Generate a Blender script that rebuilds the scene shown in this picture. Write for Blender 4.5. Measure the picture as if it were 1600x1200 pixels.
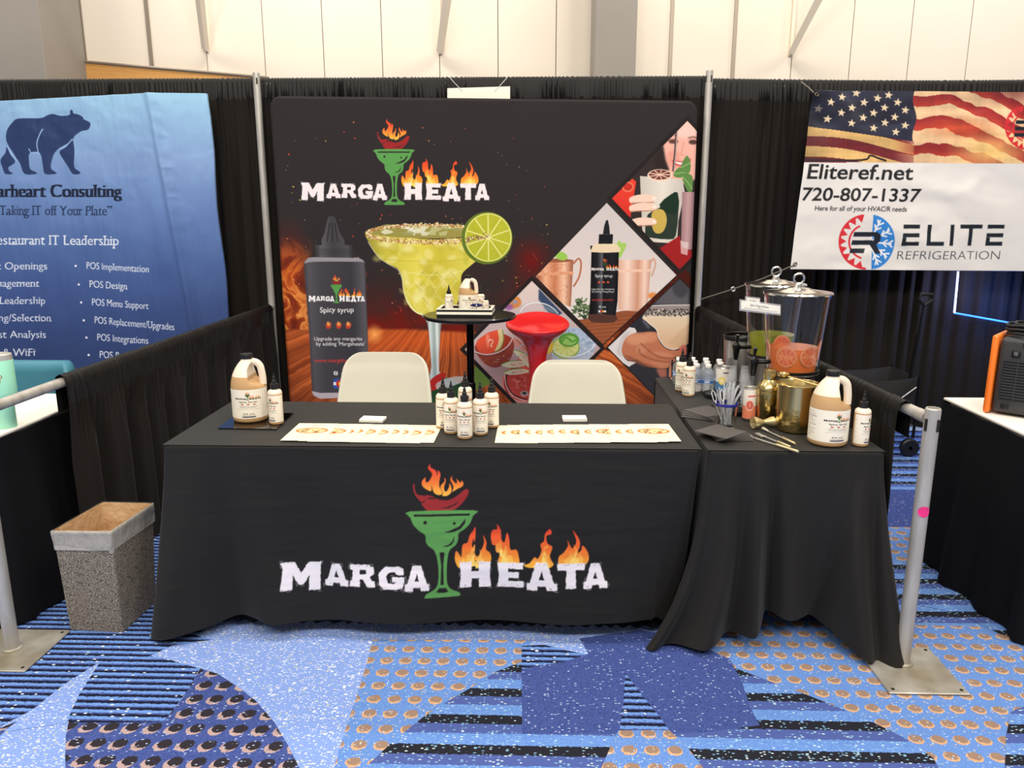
import bpy, bmesh, math, random
import numpy as np
from mathutils import Vector, Matrix

for _o in list(bpy.data.objects):
    bpy.data.objects.remove(_o)
SC = bpy.context.scene
COL = SC.collection
PI = math.pi

# ------------------------------------------------------------------ camera, world, lights, exposure
FPX, PITCH, YAW = 1200.5, 0.2190, 0.0282
CAM = np.array([0.1524, 0.0, 1.5552])
_cd = bpy.data.cameras.new('camera')
_cd.sensor_fit = 'HORIZONTAL'
_cd.sensor_width = 36.0
_cd.lens = FPX / 1600.0 * 36.0
_cd.clip_start = 0.05
_cam = bpy.data.objects.new('camera', _cd)
_cam.location = CAM
_cam.rotation_euler = (PI / 2 - PITCH, 0, YAW)
COL.objects.link(_cam)
SC.camera = _cam

SC.view_settings.view_transform = 'Standard'
SC.view_settings.look = 'None'
SC.view_settings.exposure = -0.22
SC.view_settings.gamma = 1.0
SC.view_settings.use_curve_mapping = False

_w = bpy.data.worlds.new('hall_air')
SC.world = _w
_w.use_nodes = True
_w.node_tree.nodes['Background'].inputs[0].default_value = (1.0, 0.93, 0.84, 1)
_w.node_tree.nodes['Background'].inputs[1].default_value = 0.40


def area_light(name, loc, target, sx, sy, power, color):
    l = bpy.data.lights.new(name, 'AREA')
    l.shape = 'RECTANGLE'
    l.size, l.size_y = sx, sy
    l.energy = power
    l.color = color
    o = bpy.data.objects.new(name, l)
    o.location = loc
    d = Vector(target) - Vector(loc)
    o.rotation_euler = d.to_track_quat('-Z', 'Y').to_euler()
    COL.objects.link(o)
    return o


WARM = (1.0, 0.935, 0.845)
# rows of ceiling fixtures in the hall: over the aisle behind the viewer, over the booths, and along the back wall
for _i, _x in enumerate((-3.4, -1.1, 1.3, 3.6)):
    area_light('ceiling_lamp', (_x, -1.6, 5.2), (_x * .7, 3.6, 0.4), 1.2, 0.9, 138, WARM)
for _i, _x in enumerate((-3.0, 0.0, 3.0)):
    area_light('ceiling_lamp', (_x, 2.3, 5.4), (_x, 2.6, 0), 1.0, 1.0, 95, WARM)
for _i, _x in enumerate((-5.5, -1.8, 1.8, 5.5)):
    area_light('wall_washer_lamp', (_x, 6.3, 6.0), (_x, 8.0, 2.8), 1.6, 0.5, 122, (1.0, 0.925, 0.83))

# ------------------------------------------------------------------ survey: photo measurement -> point on a known real plane
_cp, _sp = math.cos(PITCH), math.sin(PITCH)
_cy, _sy = math.cos(YAW), math.sin(YAW)
_Rz = np.array([[_cy, -_sy, 0], [_sy, _cy, 0], [0, 0, 1]])
_fw = _Rz @ np.array([0, _cp, -_sp])
_up = _Rz @ np.array([0, _sp, _cp])
_ri = _Rz @ np.array([1.0, 0, 0])


def on_plane(px, py, axis, val):
    px = np.asarray(px, float)[..., None]
    py = np.asarray(py, float)[..., None]
    d = _fw + _ri * (px - 800) / FPX + _up * (600 - py) / FPX
    return CAM + d * ((val - CAM[axis]) / d[..., axis:axis + 1])


def at_y(px, py, y):
    return on_plane(px, py, 1, y)


def at_z(px, py, z):
    return on_plane(px, py, 2, z)


# ------------------------------------------------------------------ colour
def lin(c):
    c = np.asarray(c, float) / 255.0
    return np.where(c <= 0.04045, c / 12.92, ((c + 0.055) / 1.055) ** 2.4)


def L4(c):
    v = lin(c[:3])
    return (float(v[0]), float(v[1]), float(v[2]), 1.0)


# ------------------------------------------------------------------ materials
def nt(m):
    m.use_nodes = True
    return m.node_tree, m.node_tree.nodes['Principled BSDF']


def mat(name, c, rough=0.6, metal=0.0, spec=0.5, sheen=0.0, trans=0.0, ior=1.45, alpha=1.0, coat=0.0, sss=0.0, bump=None, noise=None):
    m = bpy.data.materials.new(name)
    t, b = nt(m)
    b.inputs['Base Color'].default_value = L4(c)
    b.inputs['Roughness'].default_value = rough
    b.inputs['Metallic'].default_value = metal
    b.inputs['Specular IOR Level'].default_value = spec
    b.inputs['Sheen Weight'].default_value = sheen
    b.inputs['Transmission Weight'].default_value = trans
    b.inputs['IOR'].default_value = ior
    b.inputs['Alpha'].default_value = alpha
    b.inputs['Coat Weight'].default_value = coat
    if sss:
        b.inputs['Subsurface Weight'].default_value = sss
        b.inputs['Subsurface Radius'].default_value = (0.02, 0.015, 0.01)
    if noise:                       # (scale, colour2, stretch)
        sc, c2, st = noise
        tc = t.nodes.new('ShaderNodeTexCoord')
        mp = t.nodes.new('ShaderNodeMapping')
        mp.inputs['Scale'].default_value = st
        nz = t.nodes.new('ShaderNodeTexNoise')
        nz.inputs['Scale'].default_value = sc
        nz.inputs['Detail'].default_value = 4
        rp = t.nodes.new('ShaderNodeValToRGB')
        rp.color_ramp.elements[0].position = 0.35
        rp.color_ramp.elements[1].position = 0.65
        rp.color_ramp.elements[0].color = L4(c)
        rp.color_ramp.elements[1].color = L4(c2)
        t.links.new(tc.outputs['Object'], mp.inputs[0])
        t.links.new(mp.outputs[0], nz.inputs['Vector'])
        t.links.new(nz.outputs['Fac'], rp.inputs[0])
        t.links.new(rp.outputs[0], b.inputs['Base Color'])
    if bump:                        # (scale, strength, distance, kind, stretch)
        sc, st, ds, kind, stre = bump
        tc = t.nodes.new('ShaderNodeTexCoord')
        mp = t.nodes.new('ShaderNodeMapping')
        mp.inputs['Scale'].default_value = stre
        if kind == 'voronoi':
            nz = t.nodes.new('ShaderNodeTexVoronoi')
            out = nz.outputs['Distance']
        else:
            nz = t.nodes.new('ShaderNodeTexNoise')
            nz.inputs['Detail'].default_value = 5
            out = nz.outputs['Fac']
        nz.inputs['Scale'].default_value = sc
        bp = t.nodes.new('ShaderNodeBump')
        bp.inputs['Strength'].default_value = st
        bp.inputs['Distance'].default_value = ds
        t.links.new(tc.outputs['Object'], mp.inputs[0])
        t.links.new(mp.outputs[0], nz.inputs['Vector'])
        t.links.new(out, bp.inputs['Height'])
        t.links.new(bp.outputs[0], b.inputs['Normal'])
    return m


def print_mat(name, rough=0.75, spec=0.3, sheen=0.0, bump=None):
    """dye printed on a surface: the ink colours are stored per vertex of the finely woven mesh"""
    m = mat(name, (128, 128, 128), rough, spec=spec, sheen=sheen, bump=bump)
    t = m.node_tree
    a = t.nodes.new('ShaderNodeVertexColor')
    a.layer_name = 'ink'
    t.links.new(a.outputs['Color'], t.nodes['Principled BSDF'].inputs['Base Color'])
    return m


# ------------------------------------------------------------------ mesh builder
class MB:
    def __init__(self):
        self.v, self.f, self.m = [], [], []

    def add(self, verts, faces, mi=0):
        o = len(self.v)
        self.v.extend([tuple(map(float, p)) for p in verts])
        for f in faces:
            self.f.append(tuple(i + o for i in f))
            self.m.append(mi)
        return self

    def lathe(self, prof, n=24, c=(0, 0, 0), mi=0, a0=0.0, a1=2 * PI, sq=1.0, mis=None):
        """prof: list of (radius, z); sq scales y"""
        full = abs(a1 - a0 - 2 * PI) < 1e-6
        k = n if full else n + 1
        vs, fs, ms = [], [], []
        for r, z in prof:
            for i in range(k):
                a = a0 + (a1 - a0) * i / n
                vs.append((c[0] + r * math.cos(a), c[1] + r * math.sin(a) * sq, c[2] + z))
        o = len(self.v)
        self.v.extend(vs)
        for j in range(len(prof) - 1):
            if prof[j] == prof[j + 1]:
                continue
            for i in range(n):
                i2 = (i + 1) % k
                q = (o + j * k + i, o + j * k + i2, o + (j + 1) * k + i2, o + (j + 1) * k + i)
                self.f.append(q)
                self.m.append(mis[j] if mis else mi)
        return self

    def box(self, a, b, mi=0, rot=0.0, piv=None):
        x0, y0, z0 = a
        x1, y1, z1 = b
        vs = [(x0, y0, z0), (x1, y0, z0), (x1, y1, z0), (x0, y1, z0), (x0, y0, z1), (x1, y0, z1), (x1, y1, z1), (x0, y1, z1)]
        if rot:
            px, py = piv or ((x0 + x1) / 2, (y0 + y1) / 2)
            cr, sr = math.cos(rot), math.sin(rot)
            vs = [(px + (x - px) * cr - (y - py) * sr, py + (x - px) * sr + (y - py) * cr, z) for x, y, z in vs]
        return self.add(vs, [(3, 2, 1, 0), (4, 5, 6, 7), (0, 1, 5, 4), (1, 2, 6, 5), (2, 3, 7, 6), (3, 0, 4, 7)], mi)

    def rbox(self, a, b, r, seg=3, mi=0):
        """box with rounded edges"""
        bm = bmesh.new()
        bmesh.ops.create_cube(bm, size=1.0)
        s = [b[i] - a[i] for i in range(3)]
        c = [(b[i] + a[i]) / 2 for i in range(3)]
        for v in bm.verts:
            v.co = Vector((c[0] + v.co.x * s[0], c[1] + v.co.y * s[1], c[2] + v.co.z * s[2]))
        bmesh.ops.bevel(bm, geom=list(bm.edges), offset=r, segments=seg, profile=0.5, affect='EDGES')
        bm.verts.index_update()
        self.add([v.co[:] for v in bm.verts], [[v.index for v in f.verts] for f in bm.faces], mi)
        bm.free()
        return self

    def tube(self, pts, r, n=10, mi=0, caps=True, flat=1.0):
        """r: radius or list of radii"""
        P = [Vector(p) for p in pts]
        k = len(P)
        R = r if isinstance(r, (list, tuple)) else [r] * k
        vs, fs = [], []
        prev = None
        for i, p in enumerate(P):
            d = (P[min(i + 1, k - 1)] - P[max(i - 1, 0)])
            if d.length < 1e-9:
                d = Vector((0, 0, 1))
            d.normalize()
            if prev is None:
                h = Vector((0, 0, 1)) if abs(d.z) < 0.9 else Vector((1, 0, 0))
                u = d.cross(h).normalized()
            else:
                u = (prev - d * prev.dot(d))
                u = u.normalized() if u.length > 1e-6 else d.orthogonal().normalized()
            prev = u
            w = d.cross(u)
            for j in range(n):
                a = 2 * PI * j / n
                vs.append(p + (u * math.cos(a) + w * math.sin(a) * flat) * R[i])
        for i in range(k - 1):
            for j in range(n):
                j2 = (j + 1) % n
                fs.append((i * n + j, i * n + j2, (i + 1) * n + j2, (i + 1) * n + j))
        if caps:
            fs.append(tuple(range(n))[::-1])
            fs.append(tuple((k - 1) * n + j for j in range(n)))
        return self.add(vs, fs, mi)

    def ring(self, c, R, r, n=24, k=8, axis='z', mi=0, a0=0, a1=2 * PI):
        pts = []
        steps = n
        for i in range(steps + 1):
            a = a0 + (a1 - a0) * i / steps
            x, y = R * math.cos(a), R * math.sin(a)
            p = {'z': (x, y, 0), 'y': (x, 0, y), 'x': (0, x, y)}[axis]
            pts.append((c[0] + p[0], c[1] + p[1], c[2] + p[2]))
        return self.tube(pts, r, k, mi, caps=abs(a1 - a0) < 6.28)

    def grid(self, P, mi=0, flip=False):
        """P: (rows, cols, 3) array"""
        P = np.asarray(P, float)
        nr, nc = P.shape[:2]
        fs = []
        for i in range(nr - 1):
            for j in range(nc - 1):
                q = (i * nc + j, i * nc + j + 1, (i + 1) * nc + j + 1, (i + 1) * nc + j)
                fs.append(q[::-1] if flip else q)
        return self.add(P.reshape(-1, 3).tolist(), fs, mi)

    def prism(self, poly, y0, y1, mi=0, axis='y'):
        """extrude a 2D polygon (a,b) along an axis"""
        n = len(poly)

        def mk(a, b, t):
            return {'y': (a, t, b), 'z': (a, b, t), 'x': (t, a, b)}[axis]
        vs = [mk(a, b, y0) for a, b in poly] + [mk(a, b, y1) for a, b in poly]
        fs = [tuple(range(n)), tuple(range(2 * n - 1, n - 1, -1))]
        for i in range(n):
            j = (i + 1) % n
            fs.append((i, i + n, j + n, j))
        return self.add(vs, fs, mi)

    def build(self, name, mats, parent=None, loc=None, smooth=True, angle=35, fix=True):
        me = bpy.data.meshes.new(name)
        me.from_pydata(self.v, [], self.f)
        if not isinstance(mats, (list, tuple)):
            mats = [mats]
        for m in mats:
            me.materials.append(m)
        me.polygons.foreach_set('material_index', self.m)
        if fix:
            bm = bmesh.new()
            bm.from_mesh(me)
            bmesh.ops.recalc_face_normals(bm, faces=bm.faces)
            bm.to_mesh(me)
            bm.free()
        if smooth:
            me.polygons.foreach_set('use_smooth', [True] * len(me.polygons))
            me.set_sharp_from_angle(angle=math.radians(angle))
        me.update()
        o = bpy.data.objects.new(name, me)
        COL.objects.link(o)
        if parent:
            o.parent = parent
        if loc is not None:
            o.location = loc
        return o


def tag(o, label, cat, group=None, kind=None):
    if label:
        o['label'] = label
    if cat:
        o['category'] = cat
    if group:
        o['group'] = group
    if kind:
        o['kind'] = kind
    return o


def thing(name, label, cat, loc=(0, 0, 0), rz=0.0, group=None):
    o = bpy.data.objects.new(name, None)
    o.empty_display_size = 0.05
    COL.objects.link(o)
    o.location = loc
    o.rotation_euler = (0, 0, rz)
    return tag(o, label, cat, group)


def copy_thing(root, loc, rz, label, group=None):
    r = root.copy()
    COL.objects.link(r)
    r.location = loc
    r.rotation_euler = (0, 0, rz)
    r['label'] = label
    if group:
        r['group'] = group
    for ch in list(root.children):
        c = ch.copy()
        COL.objects.link(c)
        c.parent = r
        for g in list(ch.children):
            d = g.copy()
            COL.objects.link(d)
            d.parent = c
    return r


def ink_grid(P, colors, name, material, parent=None, loc=None, thick=0.0, back=None):
    """a finely divided sheet; colours (rows, cols, 3) linear, one per vertex; thick>0 gives it a back and edges"""
    P = np.asarray(P, np.float32)
    nr, nc = P.shape[:2]
    idx = np.arange(nr * nc).reshape(nr, nc)
    F = np.stack([idx[:-1, :-1], idx[1:, :-1], idx[1:, 1:], idx[:-1, 1:]], -1).reshape(-1, 4)
    V = P.reshape(-1, 3)
    C = np.asarray(colors, np.float32).reshape(-1, 3)
    nF0 = len(F)
    if thick:
        # back: the outer loop again, moved along +normal direction of the sheet (away from the viewer), closed by one coarse grid
        loop = np.concatenate([idx[0, :], idx[1:, -1], idx[-1, -2::-1], idx[-2:0:-1, 0]])
        nrm = np.asarray(back, np.float32)
        B = V[loop] + nrm * thick
        o = len(V)
        V = np.concatenate([V, B])
        C = np.concatenate([C, C[loop]])
        k = len(loop)
        i0 = loop
        i1 = np.roll(loop, -1)
        b0 = o + np.arange(k)
        b1 = np.roll(b0, -1)
        F = np.concatenate([F, np.stack([i0, i1, b1, b0], -1)])
    me = bpy.data.meshes.new(name)
    me.vertices.add(len(V))
    me.vertices.foreach_set('co', V.reshape(-1))
    nl = len(F) * 4
    me.loops.add(nl)
    me.loops.foreach_set('vertex_index', F.reshape(-1).astype(np.int32))
    me.polygons.add(len(F))
    me.polygons.foreach_set('loop_start', np.arange(0, nl, 4, dtype=np.int32))
    me.polygons.foreach_set('loop_total', np.full(len(F), 4, np.int32))
    me.update(calc_edges=True)
    sm = np.ones(len(F), bool)
    sm[nF0:] = False
    me.polygons.foreach_set('use_smooth', sm)
    at = me.color_attributes.new('ink', 'FLOAT_COLOR', 'POINT')
    c4 = np.ones((len(V), 4), np.float32)
    c4[:, :3] = C
    at.data.foreach_set('color', c4.reshape(-1))
    me.materials.append(material)
    me.validate()
    o = bpy.data.objects.new(name, me)
    COL.objects.link(o)
    if parent:
        o.parent = parent
    if loc is not None:
        o.location = loc
    return o


def smooth_noise(nr, nc, cell, seed, octaves=3):
    """value noise on a grid"""
    rg = np.random.RandomState(seed)
    out = np.zeros((nr, nc))
    amp, tot = 1.0, 0.0
    ch, cw = cell if isinstance(cell, (tuple, list)) else (cell, cell)
    for o in range(octaves):
        h, w = int(nr / ch) + 3, int(nc / cw) + 3
        g = rg.rand(h, w)
        y = np.arange(nr) / ch
        x = np.arange(nc) / cw
        y0 = y.astype(int)
        x0 = x.astype(int)
        fy = y - y0
        fx = x - x0
        fy = (fy * fy * (3 - 2 * fy))[:, None]
        fx = (fx * fx * (3 - 2 * fx))[None, :]
        a = g[y0][:, x0]
        b = g[y0][:, x0 + 1]
        c = g[y0 + 1][:, x0]
        d = g[y0 + 1][:, x0 + 1]
        out += amp * ((a * (1 - fx) + b * fx) * (1 - fy) + (c * (1 - fx) + d * fx) * fy)
        tot += amp
        amp *= 0.5
        ch = max(ch / 2, 1.0)
        cw = max(cw / 2, 1.0)
    return out / tot


def spline(pts, n=6, closed=True):
    """Catmull-Rom through points"""
    P = np.asarray(pts, float)
    k = len(P)
    out = []
    rng = range(k) if closed else range(k - 1)
    for i in rng:
        if closed:
            p0, p1, p2, p3 = P[(i - 1) % k], P[i], P[(i + 1) % k], P[(i + 2) % k]
        else:
            p0, p1, p2, p3 = P[max(i - 1, 0)], P[i], P[i + 1], P[min(i + 2, k - 1)]
        for j in range(n):
            t = j / n
            out.append(0.5 * ((2 * p1) + (-p0 + p2) * t + (2 * p0 - 5 * p1 + 4 * p2 - p3) * t * t + (-p0 + 3 * p1 - 3 * p2 + p3) * t ** 3))
    if not closed:
        out.append(P[-1])
    return np.array(out)
# ------------------------------------------------------------------ printing: a small painter whose canvas becomes the ink of a sheet
_text_cache = {}


def text_segments(s, weight=0.0, spacing=1.0):
    key = (s, weight, spacing)
    if key in _text_cache:
        return _text_cache[key]
    cu = bpy.data.curves.new('lettering', 'FONT')
    cu.body = s
    cu.size = 1.0
    cu.resolution_u = 4
    cu.offset = weight
    cu.space_character = spacing
    ob = bpy.data.objects.new('lettering', cu)
    me = bpy.data.meshes.new_from_object(ob)
    me.update()
    V = np.array([v.co[:2] for v in me.vertices]) if len(me.vertices) else np.zeros((0, 2))
    cnt = {}
    for p in me.polygons:
        for k in p.edge_keys:
            cnt[k] = cnt.get(k, 0) + 1
    E = np.array([k for k, c in cnt.items() if c == 1])
    S = V[E] if len(E) else np.zeros((0, 2, 2))
    bpy.data.objects.remove(ob)
    bpy.data.curves.remove(cu)
    bpy.data.meshes.remove(me)
    _text_cache[key] = S
    return S


def loops_to_segments(loops):
    out = []
    for l in loops:
        l = np.asarray(l, float)
        out.append(np.stack([l, np.roll(l, -1, 0)], 1))
    return np.concatenate(out)


def blur1(a, r):
    if r < 1:
        return a
    r = int(r)
    for ax in (0, 1):
        for _ in range(2):
            p = np.pad(a, [(r + 1, r) if i == ax else (0, 0) for i in range(2)], mode='edge')
            c = np.cumsum(p, ax)
            n = a.shape[ax]
            hi = np.take(c, np.arange(2 * r + 1, 2 * r + 1 + n), ax)
            lo = np.take(c, np.arange(0, n), ax)
            a = (hi - lo) / (2 * r + 1)
    return a


class Canvas:
    """nx by ny samples, colours kept display-referred (0-255); T maps design coordinates to sample coordinates"""

    def __init__(self, nx, ny, base, T=None):
        self.nx, self.ny = nx, ny
        self.a = np.zeros((ny, nx, 3)) + np.asarray(base, float)
        self.T = T or (lambda p: p)

    def mask(self, segs, soft=0, ss=4):
        S = np.asarray(segs, float)
        if len(S) == 0:
            return None
        x0 = int(max(0, math.floor(S[..., 0].min()) - 2 - 3 * soft))
        x1 = int(min(self.nx, math.ceil(S[..., 0].max()) + 3 + 3 * soft))
        y0 = int(max(0, math.floor(S[..., 1].min()) - 2 - 3 * soft))
        y1 = int(min(self.ny, math.ceil(S[..., 1].max()) + 3 + 3 * soft))
        if x1 <= x0 or y1 <= y0:
            return None
        w, h = x1 - x0, y1 - y0
        A, B = S[:, 0], S[:, 1]
        M = np.zeros((h, w))
        xs = np.arange(w) + x0 - 0.5
        for r in range(h):
            for k in range(ss):
                y = y0 + r - 0.5 + (k + 0.5) / ss
                c = (A[:, 1] <= y) != (B[:, 1] <= y)
                if not c.any():
                    continue
                a, b = A[c], B[c]
                X = np.sort(a[:, 0] + (y - a[:, 1]) * (b[:, 0] - a[:, 0]) / (b[:, 1] - a[:, 1]))
                for i in range(0, len(X) - 1, 2):
                    M[r] += np.clip(np.minimum(X[i + 1], xs + 1) - np.maximum(X[i], xs), 0, 1) / ss
        if soft:
            M = blur1(M, soft)
        return np.clip(M, 0, 1), x0, y0, x1, y1

    def put(self, mk, color, alpha=1.0):
        if mk is None:
            return
        M, x0, y0, x1, y1 = mk
        if callable(color):
            yy, xx = np.mgrid[y0:y1, x0:x1]
            color = color(xx, yy)
        M = (M * alpha)[..., None]
        R = self.a[y0:y1, x0:x1]
        self.a[y0:y1, x0:x1] = R * (1 - M) + np.asarray(color, float) * M

    def fill(self, loops, color, alpha=1.0, soft=0, T=None, curve=0):
        T = T or self.T
        if not isinstance(loops[0][0], (tuple, list, np.ndarray)):
            loops = [loops]
        ls = []
        for l in loops:
            p = np.asarray(l, float)
            if curve:
                p = spline(p, curve)
            ls.append(T(p))
        self.put(self.mask(loops_to_segments(ls), soft), color, alpha)

    def line(self, pts, width, color, alpha=1.0, soft=0, T=None, curve=0, taper=False):
        p = np.asarray(pts, float)
        if curve:
            p = spline(p, curve, closed=False)
        d = np.gradient(p, axis=0)
        d /= np.linalg.norm(d, axis=1)[:, None] + 1e-9
        n = np.stack([-d[:, 1], d[:, 0]], 1)
        w = np.full(len(p), width / 2.0)
        if taper:
            w = w * np.clip(np.sin(np.linspace(0.05, 1, len(p)) * PI), 0.12, 1)
        L = np.concatenate([p + n * w[:, None], (p - n * w[:, None])[::-1]])
        self.fill([L], color, alpha, soft, T)

    def ell(self, cx, cy, rx, ry, color, alpha=1.0, soft=0, T=None, rot=0.0, n=40):
        a = np.linspace(0, 2 * PI, n, endpoint=False)
        x, y = rx * np.cos(a), ry * np.sin(a)
        c, s = math.cos(rot), math.sin(rot)
        self.fill([np.stack([cx + x * c - y * s, cy + x * s + y * c], 1)], color, alpha, soft, T)

    def text(self, s, x0, base, x1, cap, color, weight=0.0, shear=0.0, T=None, slope=0.0, wobble=0.0, alpha=1.0, serif=0.0, spacing=1.0, cap_ref=0.729, spread=0.0):
        """letters from x0 to x1 with the baseline at base; cap = capital height, in design units (y down)"""
        S = text_segments(s, weight, spacing)
        if len(S) == 0:
            return
        T = T or self.T
        xa, xb = S[..., 0].min(), S[..., 0].max()
        k = (x1 - x0) / (xb - xa)
        ky = cap / cap_ref
        X = x0 + (S[..., 0] - xa) * k + S[..., 1] * ky * shear
        Yv = base - S[..., 1] * ky + (X - x0) * slope
        if wobble:
            Yv = Yv + wobble * cap * np.sin(X / cap * 1.7 + 1.0) + wobble * .6 * cap * np.sin(X / cap * 4.1)
            X = X + wobble * .7 * cap * np.sin(Yv / cap * 3.3 + X / cap * 2.0)
        P = np.stack([X, Yv], -1)
        sh = P.shape
        P = T(P.reshape(-1, 2)).reshape(sh)
        mk = self.mask(P)
        if mk is None:
            return
        if spread:                       # heavier uprights than hairlines, as in a bookish face
            M, mx0, my0, mx1, my1 = mk
            q = T(np.array([[x0, base], [x0 + spread, base]]))
            d = abs(q[1, 0] - q[0, 0])
            n_ = int(math.ceil(d))
            Mp = np.pad(M, ((0, 0), (n_, n_)))
            out = Mp.copy()
            for k in range(-n_, n_ + 1):
                wgt = 1.0 if abs(k) <= d / 2 else max(0.0, 1 - (abs(k) - d / 2))
                out = np.maximum(out, np.roll(Mp, k, 1) * wgt)
            M = out[:, n_:-n_] if n_ else out
            mk = (M, mx0, my0, mx1, my1)
        if serif:
            M, mx0, my0, mx1, my1 = mk
            p0 = T(np.array([[x0, base], [x0, base - cap]]))
            hpx = abs(p0[0, 1] - p0[1, 1])
            mk = (add_serifs(M, serif * hpx), mx0, my0, mx1, my1)
        self.put(mk, color, alpha)

    def lin(self):
        return lin(np.clip(self.a, 0, 255))


def add_serifs(M, ext):
    """widen the flat ends of upright stems with a small bar"""
    H, W = M.shape
    on = M > 0.5
    add = np.zeros_like(M)
    e = max(1, int(round(ext)))
    th = max(1, int(round(ext * 0.55)))
    for sgn in (1, -1):
        nxt = np.zeros_like(on)
        if sgn == 1:
            nxt[:-1] = on[1:]
        else:
            nxt[1:] = on[:-1]
        end = on & ~nxt
        for y in range(H):
            xs = np.flatnonzero(end[y])
            if len(xs) == 0:
                continue
            runs = np.split(xs, np.flatnonzero(np.diff(xs) > 1) + 1)
            for r in runs:
                if len(r) < max(2, e * 0.5) or len(r) > e * 4:
                    continue
                yb = y - sgn * 2 * e
                if not (0 <= yb < H) or not on[min(yb, y):max(yb, y), (r[0] + r[-1]) // 2].all():
                    continue
                a, b = max(0, r[0] - e), min(W, r[-1] + e + 1)
                for t in range(th):
                    yy = y - sgn * t
                    if 0 <= yy < H:
                        add[yy, a:b] = 1
    return np.maximum(M, add)


def grade(c0, c1, y0, y1, c2=None):
    """vertical blend of ink from c0 at sample row y0 to c1 at row y1 (optionally via c2)"""
    c0, c1 = np.asarray(c0, float), np.asarray(c1, float)

    def f(xx, yy):
        t = np.clip((yy - y0) / (y1 - y0), 0, 1)[..., None]
        if c2 is None:
            return c0 * (1 - t) + c1 * t
        m = np.asarray(c2, float)
        return np.where(t < .5, c0 * (1 - 2 * t) + m * 2 * t, m * (2 - 2 * t) + c1 * (2 * t - 1))
    return f


def hgrade(stops, x0, x1):
    st = np.array([s[0] for s in stops])
    cs = np.array([s[1] for s in stops], float)

    def f(xx, yy):
        t = np.clip((xx - x0) / (x1 - x0), 0, 1)
        return np.stack([np.interp(t, st, cs[:, i]) for i in range(3)], -1)
    return f


# ---- the booth's own logo, drawn in the coordinates of the table cover (its photo measurements, 1 unit = 1 px there)
def _z(pts):           # glass and pepper were traced at 5.456x from (620,720)
    return np.asarray(pts, float) / 5.456 + np.array([620, 720])


def _q(pts):           # flames were traced at 2.667x from (400,700)
    return np.asarray(pts, float) / 2.667 + np.array([400, 700])


LOGO_FLAMES = [
    _z([(290, 265), (240, 245), (212, 215), (212, 180), (240, 150), (243, 185), (262, 190), (285, 160), (298, 125), (285, 100), (265, 80), (265, 55), (285, 38), (280, 60), (300, 75), (325, 90), (338, 115), (335, 135), (345, 120), (345, 92), (365, 110), (368, 140), (360, 180), (358, 220), (370, 250), (385, 275), (380, 295), (350, 300), (320, 285), (305, 260), (290, 215)]),
    _z([(385, 305), (390, 280), (370, 245), (375, 215), (395, 195), (405, 175), (400, 155), (415, 170), (410, 200), (400, 235), (405, 265), (420, 270), (440, 240), (445, 205), (440, 195), (455, 215), (465, 250), (460, 280), (440, 300), (415, 310)]),
    _z([(470, 275), (480, 240), (470, 205), (455, 180), (455, 160), (470, 140), (468, 165), (485, 190), (505, 205), (510, 185), (500, 160), (520, 180), (545, 200), (548, 180), (565, 200), (560, 225), (540, 240), (515, 250), (490, 265)])]
LOGO_PEPPER = [_z([(205, 370), (225, 365), (240, 345), (240, 300), (300, 310), (350, 335), (400, 345), (450, 340), (510, 310), (560, 270), (590, 252), (610, 265), (605, 300), (580, 345), (540, 390), (490, 425), (440, 436), (275, 436), (235, 410)]),
               _z([(135, 205), (148, 210), (150, 250), (165, 285), (185, 300), (225, 303), (240, 315), (235, 345), (210, 360), (180, 335), (150, 295), (135, 250)])]
LOGO_PEPPER_CUT = [_z([(262, 335), (270, 322), (330, 320), (365, 330), (320, 330)]), _z([(350, 408), (420, 405), (480, 385), (525, 358), (500, 385), (440, 412)])]
LOGO_GLASS = _z([(108, 436), (655, 436), (650, 480), (620, 550), (575, 595), (525, 630), (522, 680), (500, 730), (450, 770), (430, 850), (425, 960), (430, 1050), (460, 1100), (530, 1135), (538, 1160), (510, 1166), (260, 1166), (240, 1155), (255, 1130), (320, 1095), (350, 1045), (355, 950), (345, 850), (318, 770), (270, 730), (245, 690), (240, 635), (190, 600), (140, 550), (115, 490)])
LOGO_GLASS_CUT = [_z([(142, 462), (620, 462), (620, 480), (142, 480)]),
                  _z([(400, 618), (450, 605), (530, 570), (585, 505), (580, 545), (545, 590), (490, 615), (440, 622)]),
                  _z([(385, 738), (440, 725), (475, 690), (487, 645), (487, 690), (465, 725), (430, 740)]),
                  _z([(362, 790), (375, 785), (398, 785), (405, 795), (395, 900), (400, 1060), (372, 1060), (378, 900)]),
                  _z([(335, 1122), (360, 1088), (418, 1088), (438, 1122), (400, 1130)])]
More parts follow.
